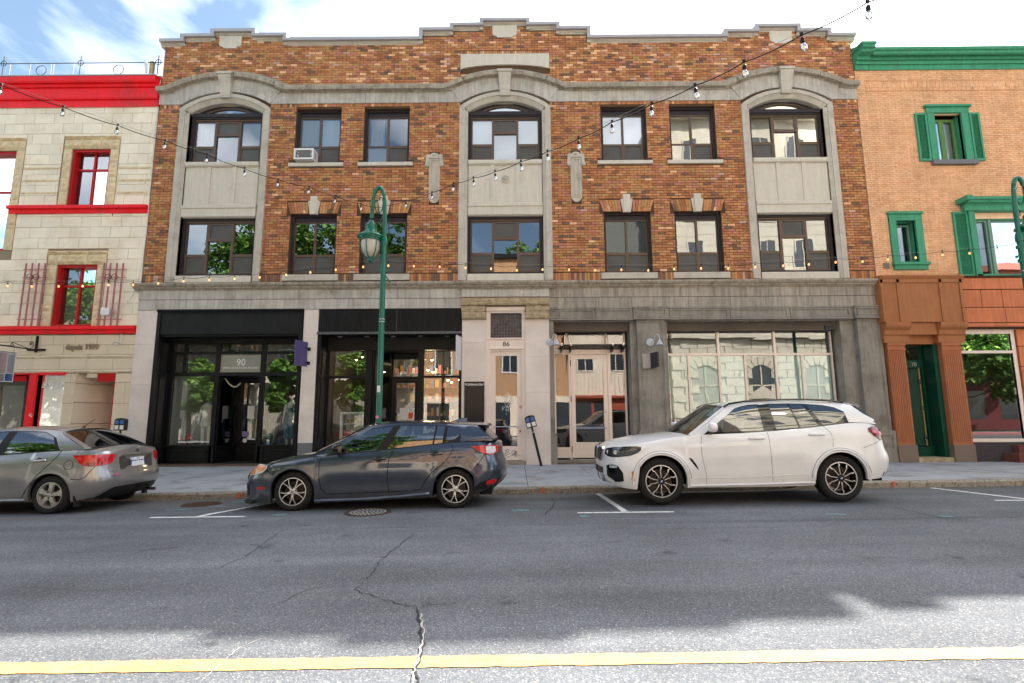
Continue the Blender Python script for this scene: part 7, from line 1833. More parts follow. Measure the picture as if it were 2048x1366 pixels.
    for hx, hz in S['handles']:
        for s in (-1, 1):
            y_ = s*(hw(hx, hz)); q = MB()
            q.loft([[(hx+dx*HS**.5, y_+s*(o_), hz+h_*HS), (hx+dx*HS**.5, y_+s*(o_+.012), hz+h_*.6*HS), (hx+dx*HS**.5, y_+s*(o_+.012), hz-h_*.6*HS), (hx+dx*HS**.5, y_+s*(o_), hz-h_*HS)] for dx, o_, h_ in ((-.105, -.004, .008), (-.09, .012, .014), (-.03, .022, .016), (.04, .022, .016), (.09, .012, .014), (.105, -.004, .008))]); q.build('door_handle', S['handlem'], root, smooth=True, angle=60)
            if S.get('cup'): q = MB(); q.lathe([(.05, 0), (.001, 0)], (hx-.01, y_+s*.002, hz-.004), 16, 'y', caps=False); q.build('handle_cup', m_plastic, root)
    return root, patch, seam, pt, hw, dict(fxf=fxf, fxr=fxr, fzs=fzs)
def place_car(root, X0, Yc, slope=.0125, dz=0):
    root.location = (X0, Yc, road_z(X0+1.3, Yc-.4)-.0125*1.3+dz); root.rotation_euler = (0, -slope, 0)
WPG = [(.1,.90),(.2,.945),(.32,.975),(.5,1.0),(.66,1.0),(.78,.99),(.9,.965),(1.0,.935),(1.12,.89),(1.3,.82)]

# grey hatchback ---------------------------------------------------------------
pg = paint('magnetite_grey_paint', (.040,.052,.078), .5)
S = dict(crease=((0,.74),(3.2,.93),.43,.09), gap=.0055, name='hatchback_car', label='dark grey metallic hatchback parked facing left in front of the black shopfronts', W=.872, wb=2.665, tyre=.318, arch=.360, rim=.225, tw=.205, paint=pg, style='vee', phase=.95, flare=.018, LF=.62, LR=.62, n=2.5,
  xf=[(.1,-.90),(.18,-.99),(.30,-.985),(.45,-.99),(.58,-.95),(.68,-.87),(.74,-.78),(.80,-.70)],
  xr=[(.2,3.20),(.30,3.34),(.42,3.47),(.58,3.51),(.70,3.49),(.85,3.44),(1.0,3.42),(1.1,3.36)],
  shoulder=[(-1,.60),(-.8,.66),(-.6,.715),(-.3,.775),(0,.815),(.4,.865),(1.0,.915),(1.5,.955),(2.3,1.03),(2.8,1.065),(3.2,1.06),(3.5,1.00)],
  mid=[(-1,.62),(-.87,.67),(-.75,.735),(-.5,.80),(-.2,.865),(.1,.915),(.3,.955),(1.0,.95),(2.5,1.0),(3.3,1.07),(3.5,1.02)],
  low=[(-1,.15),(-.8,.135),(-.45,.14),(.35,.16),(1.2,.155),(2.2,.19),(3.0,.24),(3.3,.30),(3.52,.42)],
  wp=WPG, cab=(.25, 3.28),
  gh=[(.33,.875,1.14,1.335),(.52,.875,1.30,1.365,(.10,.86)),(.80,.895,1.40,1.375,(.05,.88)),(1.33,.94,1.62,1.388),(1.38,.944,1.645,1.389),(1.52,.956,1.735,1.39),(2.0,1.0,2.1,1.38),(2.27,1.028,2.32,1.372),(2.30,1.03,2.35,1.371),(2.44,1.045,2.47,1.362),(2.50,1.05,2.52,1.36,(.07,.88)),(2.66,1.065,2.64,1.35,(.20,.80)),(2.74,1.07,2.76,1.345,(.50,.68)),(2.80,1.075,2.86,1.338),(3.05,1.085,2.98,1.33),(3.28,1.085,3.02,1.325)],
  ghk=['P','Ga','Ga','B','B','Gb','Gb','B','Gc','B','K','K','P','P','P'], roofw=.60, roofmid=lambda x: .04, ct=.055, cb=(.075,.02), bow=(.16,.10,.07,.06), wsg=1, rsg=1, wsm=m_tglass, rsm=m_pglass,
  seams=[[(.45,.86),(.43,.80),(.43,.55),(.47,.36),(.56,.27),(2.0,.30),(2.10,.33),(2.17,.45),(2.27,.58),(2.46,.72),(2.56,.83),(2.62,.95),(2.60,1.05)], [(1.63,.95),(1.57,.80),(1.55,.45),(1.58,.28)], [(-.33,.60),(-.43,.66),(-.60,.69)], [(2.95,.62),(3.05,.72),(3.15,.86)]],
  strips=[([(.36,.16),(1.2,.175),(1.8,.21),(2.25,.25)], .028, pg, 'side_skirt')], seats=(1.35, 2.15), seatz=1.12, mirror=(.72,.94), mirrorm=m_gloss, handles=[(1.42,.82),(2.36,.885)], handlem=m_gloss, cup=1)
root, patch, seam, pt, hw, F_ = car(S)
patch([('f', .62, .735, .60), ('f', .75, .76, .59), ('f', .86, .765, .585), ('f', .94, .765, .60), ('F', .75, .755, .63), ('F', .86, .75, .69)], m_clear, 'headlight', off=.006)
patch([('f', .80, .70, .60), ('f', .90, .745, .61), ('f', .955, .755, .63), ('F', .78, .752, .68)], mat('amber_lamp_core', (.60,.20,.03), .15, var=.4, vs=25, coat=1, world_co=False), 'indicator_lens', off=.011)
patch([('f', 0, .62, .47), ('f', .25, .62, .47), ('f', .5, .61, .48), ('f', .62, .60, .52)], m_gloss, 'grille', off=.01)
patch([('f', .66, .45, .26), ('f', .76, .45, .24), ('f', .84, .42, .26)], m_plastic, 'fog_lamp_recess', off=.006); patch([('f', 0, .38, .20), ('f', .3, .38, .20), ('f', .58, .36, .20)], m_plastic, 'lower_grille', off=.006)
patch([('S', -.60, .40, .365), ('S', -.52, .408, .358), ('S', -.44, .40, .37)], mat('side_marker_red', (.40,.03,.03), .2, var=.1, coat=1, world_co=False), 'side_marker', off=.006)
patch([('S', 2.93, .992, .985), ('S', 2.99, 1.0, .955), ('S', 3.06, 1.005, .915), ('S', 3.13, 1.008, .875), ('S', 3.19, 1.005, .855), ('y', .86, 1.005, .85), ('y', .78, 1.0, .86), ('y', .68, .99, .885), ('y', .58, .985, .91)], m_redl, 'tail_lamp', off=.012)
patch([('S', 3.17, .992, .885), ('y', .87, .992, .87), ('y', .80, .985, .875), ('y', .73, .98, .895)], m_clear, 'reversing_lens', off=.017)
patch([('y', .93, .44, .38), ('y', .84, .45, .37), ('y', .76, .44, .38)], m_redl, 'rear_reflector', off=.012)
patch([('S', 2.93, .30, .275), ('S', 3.0, .36, .28), ('S', 3.08, .42, .30), ('y', .9, .46, .30), ('y', .7, .47, .28), ('y', .3, .47, .27), ('y', 0, .47, .27)], m_plastic, 'bumper_insert', off=.006)
q = MB(); q.loft([[(x, y, z) for y, z in ((-.55, 0+h), (-.3, .03+h), (0, .04+h), (.3, .03+h), (.55, h), (.5, h-.03), (0, h+.005), (-.5, h-.03))] for x, h in ((2.95, 1.345), (3.08, 1.345), (3.18, 1.335), (3.21, 1.325))]); q.build('roof_spoiler', pg, root, smooth=True)
q = MB(); q.loft([[(2.50-.0, -.03, 1.405), (2.78, -.03, 1.395), (2.78, .03, 1.395), (2.50, .03, 1.405)], [(2.70, -.006, 1.465), (2.79, -.006, 1.465), (2.79, .006, 1.465), (2.70, .006, 1.465)]]); q.build('aerial_fin', pg, root)
for s in (-1, 1):
    q = MB(); q.box(.385, .42, s*.80-.03, s*.80+.06, .12, .20); q.box(3.02, 3.05, s*.80-.03, s*.80+.05, .16, .34); q.build('mud_flap', m_plastic, root)
q = MB(); q.box(.50, .80, -.3, .3, .93, .94); q.build('dash_top', m_plastic, root)
for f_ in (1,):
    q = MB(); ring_ = []
    for k in range(25):
        f0 = -1+2*k/24; p0 = pt('f', min(.93, abs(f0)), .15, .05); p1 = pt('f', min(.93, abs(f0)), .17, -.10); s_ = 1 if f0 > 0 else -1
        ring_.append([(p0[0]-.02, p0[1]*-s_, .125), (p0[0]-.02, p0[1]*-s_, .15), (p1[0], p1[1]*-s_, .21), (p1[0], p1[1]*-s_, .125)])
    q.loft(ring_); q.build('front_lip', m_plastic, root)
place_car(root, -3.655, 9.68)

# white SUV --------------------------------------------------------------------
pw = paint('pearl_white_paint', (.77,.775,.785), .0, rough=.3)
WPS = [(.2,.93),(.3,.96),(.45,.985),(.6,1.0),(.8,1.0),(.95,.99),(1.05,.975),(1.15,.95),(1.3,.90),(1.5,.82)]
S = dict(crease=((0,.90),(3.4,1.06),.58,.11), name='suv_car', label='white sport utility car parked facing left in front of the taupe shop windows', W=.94, wb=2.885, tyre=.365, arch=.415, rim=.258, tw=.235, paint=pw, style='wye', phase=.62, flare=.028, LF=.60, LR=.62, n=2.9, gl=1,
  xf=[(.2,-.70),(.30,-.82),(.42,-.86),(.58,-.87),(.72,-.855),(.86,-.84),(.93,-.80),(1.0,-.70)],
  xr=[(.3,3.72),(.42,3.86),(.58,3.93),(.70,3.93),(.82,3.87),(.95,3.85),(1.1,3.82),(1.2,3.76),(1.3,3.68)],
  shoulder=[(-.9,.80),(-.75,.86),(-.55,.915),(-.2,.985),(.2,1.045),(.65,1.085),(1.3,1.10),(1.75,1.12),(2.35,1.16),(2.8,1.20),(3.2,1.235),(3.6,1.21),(3.95,1.12)],
  mid=[(-.9,.84),(-.80,.91),(-.68,.965),(-.5,1.01),(-.2,1.065),(.2,1.10),(.5,1.125),(1.2,1.13),(3.0,1.2),(3.7,1.22),(3.95,1.14)],
  low=[(-.9,.36),(-.8,.29),(-.45,.24),(.42,.255),(1.4,.25),(2.4,.26),(3.3,.34),(3.6,.36),(3.95,.44)],
  wp=WPS, cab=(.45, 3.58),
  gh=[(.52,1.055,1.23,1.535),(.72,1.075,1.43,1.565,(.08,.85)),(.95,1.085,1.50,1.575,(.075,.90)),(1.30,1.095,1.60,1.585,(.075,.92)),(1.735,1.105,1.735,1.592,(.075,.925)),(1.78,1.11,1.775,1.593),(1.95,1.12,1.93,1.597,(.075,.925)),(2.32,1.145,2.24,1.595,(.075,.925)),(2.36,1.148,2.27,1.594,(.075,.925)),(2.66,1.175,2.47,1.588,(.075,.92)),(2.74,1.185,2.54,1.585,(.075,.91)),(2.95,1.215,2.82,1.575,(.08,.86)),(3.05,1.235,3.0,1.565,(.16,.76)),(3.16,1.245,3.12,1.555,(.42,.55)),(3.20,1.25,3.16,1.55),(3.38,1.24,3.26,1.535),(3.60,1.215,3.32,1.525)],
  ghk=['P','Ga','Ga','Ga','B','B','Kb','B','Kb','B','K','K','K','P','P','P'], roofw=.66, roofmid=lambda x: .05, ct=.055, cb=(.055,.01), bow=(.13,.10,.07,.06), wsg=1, rsg=1, wsm=m_tglass, rsm=m_pglass,
  seams=[[(.70,1.07),(.67,.95),(.67,.75),(.72,.50),(.73,.30)], [(1.78,1.11),(1.78,.9),(1.79,.55),(1.79,.33)], [(2.71,1.19),(2.79,1.10),(2.81,.98),(2.79,.86)], [(-.35,.82),(-.5,.86),(-.62,.88)], [(3.28,.84),(3.45,.90),(3.62,.97)]],
  strips=[([(.45,.285),(1.5,.29),(2.45,.305)], .022, pw, 'side_skirt'), ([(.50,.40),(1.5,.41),(2.44,.44)], .006, pw, 'side_moulding')], seats=(1.55, 2.45), seatz=1.28, mirror=(.84,1.13), mirrorm=pw, handles=[(1.58,1.02),(2.56,1.065)], handlem=pw, hs=1.7, gap=.0028)
root, patch, seam, pt, hw, F_ = car(S)
for xc in (0, S['wb']):   # white arch lips
    seam([(xc-.455*cos(a), .365+.455*sin(a)) for a in [pi*(-.03+1.06*k/20) for k in range(21)]], .022, pw, 'arch_moulding', off=-.006)
    seam([(xc-.480*cos(a), .365+.480*sin(a)) for a in [pi*(.02+.96*k/20) for k in range(21)]], .003, m_joint, 'arch_gap', off=.002)
patch([('f', .52, .87, .79), ('f', .64, .89, .755), ('f', .76, .905, .745), ('f', .88, .915, .75), ('F', .60, .925, .77), ('F', .80, .925, .81), ('F', .93, .91, .865)], m_gloss, 'headlight', off=.006)
patch([('f', .56, .855, .80), ('f', .68, .875, .775), ('f', .80, .895, .765), ('f', .90, .905, .775), ('F', .65, .91, .80), ('F', .82, .905, .84)], m_dlamp, 'headlight_lens', off=.011)
for f0 in (.66, .84):
    p = pt('f', f0, .825, .016)
    for s in (-1, 1): q = MB(); q.lathe([(.035, -.0), (.030, -.015), (.018, -.006), (.001, -.004)], (p[0]+.0, s*abs(p[1]), p[2]), 14, 'x' if f0 < .7 else 'y'); q.build('lamp_lens', m_clear, root, smooth=True)
for s in (-1, 1):
    f0, f1 = (.08, .40)
    q = MB(); 
    def kp(f, z, o): p = pt('f', f, z, o); return (p[0], -s*p[1], z)
    out = [(.06,.85),(.10,.90),(.36,.90),(.43,.86),(.42,.76),(.34,.66),(.14,.66),(.06,.72)]
    q.loft([[kp(f, z, .03) for f, z in out], [kp(f, z, -.02) for f, z in out]]); q.build('kidney_grille', m_chrome, root)
    q = MB(); inn = [(.09,.85),(.12,.88),(.34,.88),(.39,.85),(.385,.76),(.32,.685),(.155,.685),(.09,.73)]
    q.loft([[kp(f, z, .034) for f, z in inn], [kp(f, z, .0) for f, z in inn]]); q.build('grille_insert', m_plastic, root)
patch([('f', .0, .56, .45), ('f', .25, .56, .45), ('f', .45, .56, .46)], m_plastic, 'front_intake', off=.006)
patch([('f', 0, .44, .30), ('f', .25, .44, .30), ('f', .46, .43, .32)], m_gloss, 'lower_intake', off=.007)
patch([('f', .62, .60, .44), ('f', .70, .62, .38), ('f', .80, .625, .345), ('f', .88, .61, .35), ('f', .935, .50, .37)], m_gloss, 'corner_intake', off=.007)
patch([('f', .72, .605, .575), ('f', .80, .61, .572), ('f', .87, .605, .58)], m_clear, 'fog_lamp', off=.013)
patch([('f', .64, .42, .37), ('f', .72, .40, .33), ('f', .80, .36, .33)], pw, 'intake_blade', off=.014)
patch([('S', -.475, .53, .37), ('S', -.455, .53, .37), ('S', -.438, .53, .37)], m_amber, 'side_marker', off=.008)
patch([('S', .46, .725, .71), ('S', .50, .72, .655), ('S', .56, .64, .58), ('S', .60, .56, .535)], m_gloss, 'side_vent', off=.004)
patch([('S', 3.42, 1.15, 1.09), ('S', 3.48, 1.175, 1.035), ('S', 3.54, 1.185, .99), ('y', .935, 1.175, .955), ('y', .86, 1.13, .955), ('y', .72, 1.10, .98), ('y', .58, 1.08, 1.0)], m_redm, 'tail_lamp', off=.010)
patch([('S', 3.46, 1.11, 1.075), ('S', 3.53, 1.12, 1.05), ('y', .935, 1.10, 1.04), ('y', .88, 1.085, 1.03)], m_redl, 'tail_light_bar', off=.016)
patch([('y', .95, .45, .38), ('y', .8, .45, .38), ('y', .5, .47, .38), ('y', 0, .47, .38)], m_plastic, 'rear_diffuser', off=.006)
q = MB(); q.loft([[(x, y, z) for y, z in ((-.62, h-.01), (-.3, .045+h), (0, .055+h), (.3, .045+h), (.62, h-.01), (.58, h-.04), (0, h+.01), (-.58, h-.04))] for x, h in ((3.15, 1.56), (3.30, 1.555), (3.45, 1.545), (3.50, 1.53))]); q.build('roof_spoiler', pw, root, smooth=True)
for s in (-1, 1):
    q = MB(); q.tube([(1.18, s*.665, 1.535), (1.28, s*.665, 1.585), (1.55, s*.66, 1.622), (2.1, s*.655, 1.642), (2.6, s*.655, 1.636), (3.0, s*.65, 1.61), (3.2, s*.65, 1.575)], .017, 8); q.build('roof_rail', m_gloss, root, smooth=True)
    q = MB(); q.loft([[(3.33, s*.64, 1.50), (3.42, s*.62, 1.52), (3.64, s*.74, 1.28), (3.56, s*.80, 1.25)], [(3.33, s*.60, 1.50), (3.42, s*.58, 1.52), (3.64, s*.70, 1.28), (3.56, s*.76, 1.25)]]); q.build('rear_window_edge', m_gloss, root)
patch([('S', .62, .545, .54), ('S', .7, .55, .54)], pw, 'crease', off=.001)
place_car(root, 2.345, 9.61, dz=.035)

# taupe sedan -------------------------------------------------------------------
ps = paint('taupe_metallic_paint', (.255,.25,.25), .5, rough=.32)
S = dict(crease=((0,.76),(3.2,.90),.45,.10), gap=.0055, name='sedan_car', label='taupe grey sedan cut off by the left edge, its red tail lamps in view', W=.87, wb=2.65, tyre=.315, arch=.355, rim=.212, tw=.20, paint=ps, style='five', phase=.32, flare=.014, LF=.6, LR=.50, n=2.9,
  xf=[(.15,-.78),(.25,-.86),(.45,-.87),(.6,-.85),(.7,-.80),(.8,-.7)],
  xr=[(.2,3.28),(.30,3.44),(.45,3.53),(.58,3.53),(.68,3.49),(.80,3.46),(.95,3.45),(1.04,3.43)],
  shoulder=[(-.9,.62),(-.6,.72),(0,.82),(.5,.88),(1.0,.93),(1.65,.97),(2.3,1.01),(2.7,1.03),(3.1,1.035),(3.5,.99)],
  mid=[(-.9,.64),(-.7,.76),(-.4,.84),(0,.91),(.4,.96),(1,.97),(2.5,1.0),(3.1,1.085),(3.3,1.085),(3.45,1.06),(3.52,1.0)],
  low=[(-.9,.2),(-.4,.17),(.4,.20),(2.3,.22),(3.0,.20),(3.2,.22),(3.5,.27)],
  wp=WPG, cab=(.35, 3.02),
  gh=[(.40,.90,1.18,1.36),(.60,.90,1.34,1.385,(.1,.88)),(.9,.925,1.42,1.395),(1.55,.962,1.66,1.405),(1.62,.966,1.72,1.405),(1.74,.972,1.80,1.402),(2.2,1.005,2.05,1.392),(2.44,1.02,2.26,1.378),(2.62,1.03,2.40,1.36,(.05,.72)),(2.68,1.035,2.44,1.355,(.05,.62)),(2.80,1.04,2.48,1.35),(3.0,1.045,2.5,1.345),(3.12,1.05,2.52,1.34)],
  ghk=['P','Ga','Ga','B','B','Gb','Gb','Gb','B','P','P','P'], roofw=.60, roofmid=lambda x: .04, ct=.055, cb=(.06,.035), bow=(.16,.10,.13,.04), wsg=1, rsg=1, wsm=m_tglass, rsm=m_tglass,
  seams=[[(1.70,.96),(1.64,.8),(1.62,.5),(1.64,.26)], [(2.72,1.04),(2.70,.93),(2.58,.80),(2.42,.62),(2.30,.45),(2.18,.27)], [(3.0,.57),(3.14,.56),(3.22,.60),(3.30,.74),(3.32,.84)], [(.45,.88),(.44,.5),(.5,.26)]],
  strips=[([(.4,.225),(1.3,.235),(2.25,.24)], .022, ps, 'side_skirt')], seats=(1.45, 2.25), seatz=1.14, mirror=(.78,.98), mirrorm=ps, handles=[(1.50,.85),(2.43,.885)], handlem=m_chrome, cup=1)
root, patch, seam, pt, hw, F_ = car(S)
patch([('S', 2.97, .957, .950), ('S', 3.01, .958, .92), ('S', 3.06, .958, .875), ('S', 3.11, .958, .825), ('S', 3.17, .958, .79), ('S', 3.22, .958, .775), ('y', .93, .957, .765), ('y', .86, .957, .77), ('y', .78, .956, .775), ('y', .70, .955, .785), ('y', .62, .953, .82), ('y', .585, .95, .89)], m_redl, 'tail_lamp', off=.010)
patch([('S', 3.20, .83, .78), ('y', .93, .83, .768), ('y', .80, .84, .775)], m_redm, 'reversing_lens', off=.014)
q = MB(); q.tube([(2.93+.075*cos(a), pt('S', 2.93+.075*cos(a), .80+.075*sin(a), .001)[1], .80+.075*sin(a)) for a in [2*pi*k/28 for k in range(29)]], .003, 4); q.build('fuel_flap', m_dark, root)
def rearbox(y0, y1, z0, z1, m_, nm, out=.012, par=None):
    q = MB(); f = lambda y, z, o: (pt('y', abs(y)/hw(3.4, z), z)[0]+o, y, z)
    q.loft([[f(y0, z0, out), f(y1, z0, out), f(y1, z1, out), f(y0, z1, out)], [f(y0, z0, -.03), f(y1, z0, -.03), f(y1, z1, -.03), f(y0, z1, -.03)]]); return q.build(nm, m_, par or root)
rearbox(-.40, .40, .68, .90, mat('recess_grey', (.085,.078,.07), .4, metal=.4, var=.1, world_co=False), 'plate_recess', .008)
rearbox(-.40, .40, .895, .925, m_chrome, 'boot_trim', .022)
pl = rearbox(-.155, .155, .715, .865, mat('plate_white', (.72,.73,.76), .4, var=.03, world_co=False), 'licence_plate', .020)
xp = pt('y', .05, .80)[0]+.024
m_pb = mat('plate_blue', (.02,.05,.28), .5, var=0)
for body_, z_, sz in (('BDM 50W', .748, .105), ('Québec', .838, .026), ('Je me souviens', .722, .018)):
    o = text('plate_lettering', body_, 0, 0, 0, sz, m_pb, None, depth=.001, sx=.86, bold=.0035 if sz > .05 else 0); o.parent = pl; o.rotation_euler = (R(90), 0, R(90)); o.location = Vector((xp, 0, z_))-Vector(pl.location)
for y_, c_ in ((-.12, 0), (.12, 0)): q = MB(); q.lathe([(.006, 0), (.006, .004)], (xp, y_, .85), 8, 'x'); q.build('plate_screw', m_nsr, pl)
q = MB(); xb_ = pt('y', .02, .975)[0]+.006; q.lathe([(.030, 0), (.038, 0), (.038, .006), (.030, .006)], (xb_, 0, 0), 24, 'x'); q.v = [(x, y*1.35, .985+z*.75) for x, y, z in q.v]; q.build('emblem_ring', m_chrome, root)
o = text('emblem_letters', 'KIA', 0, 0, 0, .032, m_chrome, root, depth=.002); o.rotation_euler = (R(90), 0, R(90)); o.location = (xb_+.004, 0, .974)
o = text('model_lettering', 'F O R T E', 0, 0, 0, .03, m_chrome, root, depth=.002); o.rotation_euler = (R(82), 0, R(75)); p = pt('y', .62, .655, .008); o.location = p
q = MB(); p = pt('y', .58, .60, .010); q.box(p[0]-.01, p[0]+.012, p[1]-.06, p[1]+.06, .585, .615); q.build('dealer_badge', mat('magenta_badge', (.5,.1,.3), .4, var=.3, vs=40), root)
patch([('y', .80, .26, .215), ('y', .74, .32, .212), ('y', .66, .37, .21), ('y', .6, .395, .21), ('y', .3, .40, .21), ('y', 0, .40, .21)], m_plastic, 'bumper_insert', off=.008)
q = MB(); q.tube([(3.20, .52, .235), (3.50, .52, .235)], .028, 10); q.build('exhaust', m_chrome, root)
for s in (-1, 1): q = MB(); q.loft([[(3.03, s*.80-.05, .38), (3.06, s*.80-.05, .38), (3.06, s*.80+.05, .38), (3.03, s*.80+.05, .38)], [(3.08, s*.80-.06, .12), (3.12, s*.80-.06, .12), (3.12, s*.80+.05, .12), (3.08, s*.80+.05, .12)]]); q.build('mud_flap', m_plastic, root)
q = MB(); q.ball((2.42, 0, 1.42), .04, .03, .018, 10, 5); q.tube([(2.42, 0, 1.43), (2.62, 0, 1.56)], .006, 5); q.build('aerial', m_plastic, root)
q = MB(); q.box(2.5, 3.0, -.6, .6, .97, .985); q.build('parcel_shelf', m_plastic, root)
place_car(root, -10.40, 9.79)
# ------------------------------------------------------------------ the other side of the street (seen mirrored in the glass)
OY = -9.6
def facade(nm, label, x0, x1, h, depth, m_wall, wins, m_frame, extra=None, yf=OY, ground=None):
    t = thing(nm, label, 'building', ((x0+x1)/2, yf, 0))
    mb = MB(); mb.box(x0, x1, yf-depth, yf, -.3, h); mb.build('wall', m_wall, t)
    for (a, b, c, d) in wins:
        q = MB(); q.frame(a-.08, b+.08, c-.08, d+.08, .10, yf-.02, yf+.06); w = q.build('window', m_frame, t)
        q = MB(); q.box(a+.02, b-.02, yf+.005, yf+.012, c+.02, d-.02); q.build('pane', m_oglass, w)
        q = MB(); q.box((a+b)/2-.03, (a+b)/2+.03, yf+.012, yf+.05, c, d); q.build('glazing_bar', m_frame, w)
    return t
m_oglass = mat('far_window_glass', (.03,.04,.05), .05, var=0, spec=1)
m_ostone = mat('pale_bank_stone', (.66,.60,.48), .85, var=.1, vs=1, streak=.1)
m_obrick = mat('tan_far_brick', (.50,.28,.14), .85, var=.25, vs=9, bump=.3)
m_ored = mat('red_far_brick', (.24,.08,.06), .85, var=.25, vs=9, bump=.3)
m_ocream = mat('cream_cladding', (.78,.66,.52), .8, var=.05, streak=.1)
m_orfr = mat('brick_red_shopfront', (.34,.07,.04), .6, var=.1)
# tall stone bank
bx0, bx1 = 12.4, 26.5
wins = [(x, x+1.3, z, z+2.3) for z in (9.6, 13.4, 17.4, 22.2) for x in (14.0, 16.9, 19.8, 22.7)]
bk = facade('stone_bank', 'tall pale stone bank with rusticated arches across the street, mirrored in the right windows', bx0, bx1, 28.5, 16, m_ostone, wins, m_ostone)
for i, z in enumerate([.2+.62*k for k in range(12)]):
    x = bx0+.02+(i % 2)*.7
    segs = []
    while x < bx1-.1: segs.append((x, min(x+1.38, bx1))); x += 1.40
    for a, b in segs:
        if any(c-1.0 < (a+b)/2 < c+1.0 and z < 5.2 for c in (15.0, 19.4, 23.8)): continue
        mb = MB(); mb.box(a+.02, b-.02, OY-.02, OY+.09, z+.02, z+.60); mb.build('rusticated_stone', m_ostone, bk)
for c in (15.0, 19.4, 23.8):
    mb = MB(); P_ = arc(c, 1.0, 4.6, .9, 12); 
    mb.prism([(c-1.0, .8)]+P_+[(c+1.0, .8)], OY+.01, OY+.02); mb.build('arched_opening', m_oglass if c == 19.4 else mat('pale_arch_glazing', (.36,.36,.32), .3, var=.15, vs=1), bk)
    mb = MB(); mb.box(c-.05, c+.05, OY+.02, OY+.08, .8, 5.4); mb.box(c-1, c+1, OY+.02, OY+.08, 3.9, 4.0); mb.box(c-1, c+1, OY+.02, OY+.08, .8, 1.5); mb.build('glazing_bar', m_ostone, bk)
    for k in range(9):
        a = pi*(k+.5)/9; mb = MB(); mb.prism([(c+r_*cos(a+d), 4.6+r_*sin(a+d)*.92) for r_, d in ((1.02, -.15), (1.75, -.15), (1.75, .15), (1.02, .15))], OY-.01, OY+.14); mb.build('voussoir', m_ostone, bk)
mb = MB(); mb.prism([(18.2, 2.9), (20.6, 2.9), (20.6, 3.1), (19.4, 3.9), (18.2, 3.1)], OY, OY+.3); mb.box(18.3, 18.5, OY, OY+.25, .3, 2.9); mb.box(20.3, 20.5, OY, OY+.25, .3, 2.9); mb.build('entrance_pediment', m_ostone, bk)
for z, o in ((7.7, .45), (8.9, .2), (26.2, .7), (12.9, .15), (20.9, .25)): mb = MB(); mb.box(bx0-.05, bx1+.05, OY-.05, OY+o, z, z+.35); mb.build('cornice', m_ostone, bk)
for k in range(16):
    z = 8.6+.83*k if k else 8.6
    mb = MB(); mb.box(bx0, bx1, OY-.01, OY+.012, z, z+.025); mb.build('course_line', m_concd, bk)
# grey side building between
facade('cream_shop_building', 'cream clad building with a brick red shopfront across the street, mirrored in the glass doors', 4.2, 12.2, 8.4, 12, m_ocream, [(x, x+1.2, 5.2, 7.2) for x in (5.0, 7.4, 9.8)], m_ocream)
t = bpy.data.objects['cream_shop_building']
mb = MB(); mb.box(4.3, 12.1, OY-.02, OY+.12, .2, 3.05); mb.build('shopfront', m_orfr, t); mb = MB(); mb.box(4.3, 12.1, OY, OY+.5, 3.05, 3.25); mb.build('fascia', m_orfr, t)
for a, b in ((4.6, 6.0), (6.2, 7.4), (9.0, 11.8)): mb = MB(); mb.box(a, b, OY+.12, OY+.13, .8, 2.8); mb.build('pane', m_oglass, t)
mb = MB()
for k in range(26): mb.box(4.3+k*.3, 4.3+k*.3+.02, OY-.005, OY+.015, 3.25, 5.0)
stuff(mb.build('cladding_joint', m_concd, t))
t = thing('grey_gabled_building', 'dark grey building set back beside the stone bank across the street', 'building', (9.6, -12, 0))
mb = MB(); mb.prism([(6.8, 0), (12.35, 0), (12.35, 28), (11.2, 25.5), (9.0, 19.0), (6.8, 17.6)], -12, -22); mb.build('wall', mat('shaded_grey_render', (.14,.145,.13), .8, var=.1), t)
for x, z in ((7.6, 12.5), (9.9, 12.5), (7.6, 9.0), (9.9, 9.0)): mb = MB(); mb.box(x, x+1.1, -12, -11.97, z, z+2); mb.build('window', m_oglass, t)
# tan brick building in the middle with parapet and chimney
t = facade('tan_brick_building', 'tan brick building with a flat roof across the street, mirrored in the central window', -7.6, 4.0, 14.6, 12, m_obrick, [(x, x+1.2, z, z+2.0) for x in (-6.4, -3.6, -1.0, 1.8) for z in (5.0, 8.8)], m_white)
mb = MB(); mb.box(-7.7, 4.1, OY-.3, OY+.3, 14.35, 14.7); mb.build('coping', m_iron, t)
mb = MB(); mb.box(2.6, 3.6, OY-3, OY-2, 14.5, 16.2); mb.build('chimney', m_obrick, t)
for k in range(60): pass
mb = MB()
for r_ in range(0, 56):
    z = 3.4+r_*.17; mb.box(-7.6, 4.0, OY-.005, OY+.006, z, z+.02)
stuff(mb.build('mortar_line', m_concd, t))
mb = MB(); mb.box(-7.5, 3.9, OY-.01, OY+.15, .2, 3.2); mb.build('shopfront', m_ocream, t)
for a in (-7.0, -4.6, -2.2, .4, 2.2): mb = MB(); mb.box(a, a+1.7, OY+.15, OY+.16, .7, 2.7); mb.build('pane', m_oglass, t)
# lower building on the left behind the trees
t = facade('white_column_building', 'low pale building with columns behind trees across the street, mirrored in the left shop windows', -46, -8.0, 9.5, 12, mat('dull_pale_render', (.36,.33,.27), .85, var=.15, vs=1), [(x, x+1.2, 5.0, 7.0) for x in (-22, -19, -16, -13, -10.5)], m_white)
for x in (-21, -17.5, -14, -10.5): mb = MB(); mb.lathe([(.38, .2), (.33, .4), (.28, 3.8), (.42, 4.1), (.42, 4.3)], (x, OY+.5, 0), 20); mb.build('column', m_ostone, t, smooth=True)
mb = MB(); mb.box(-23.5, -8.2, OY, OY+1.0, 4.3, 4.8); mb.build('entablature', m_ostone, t)
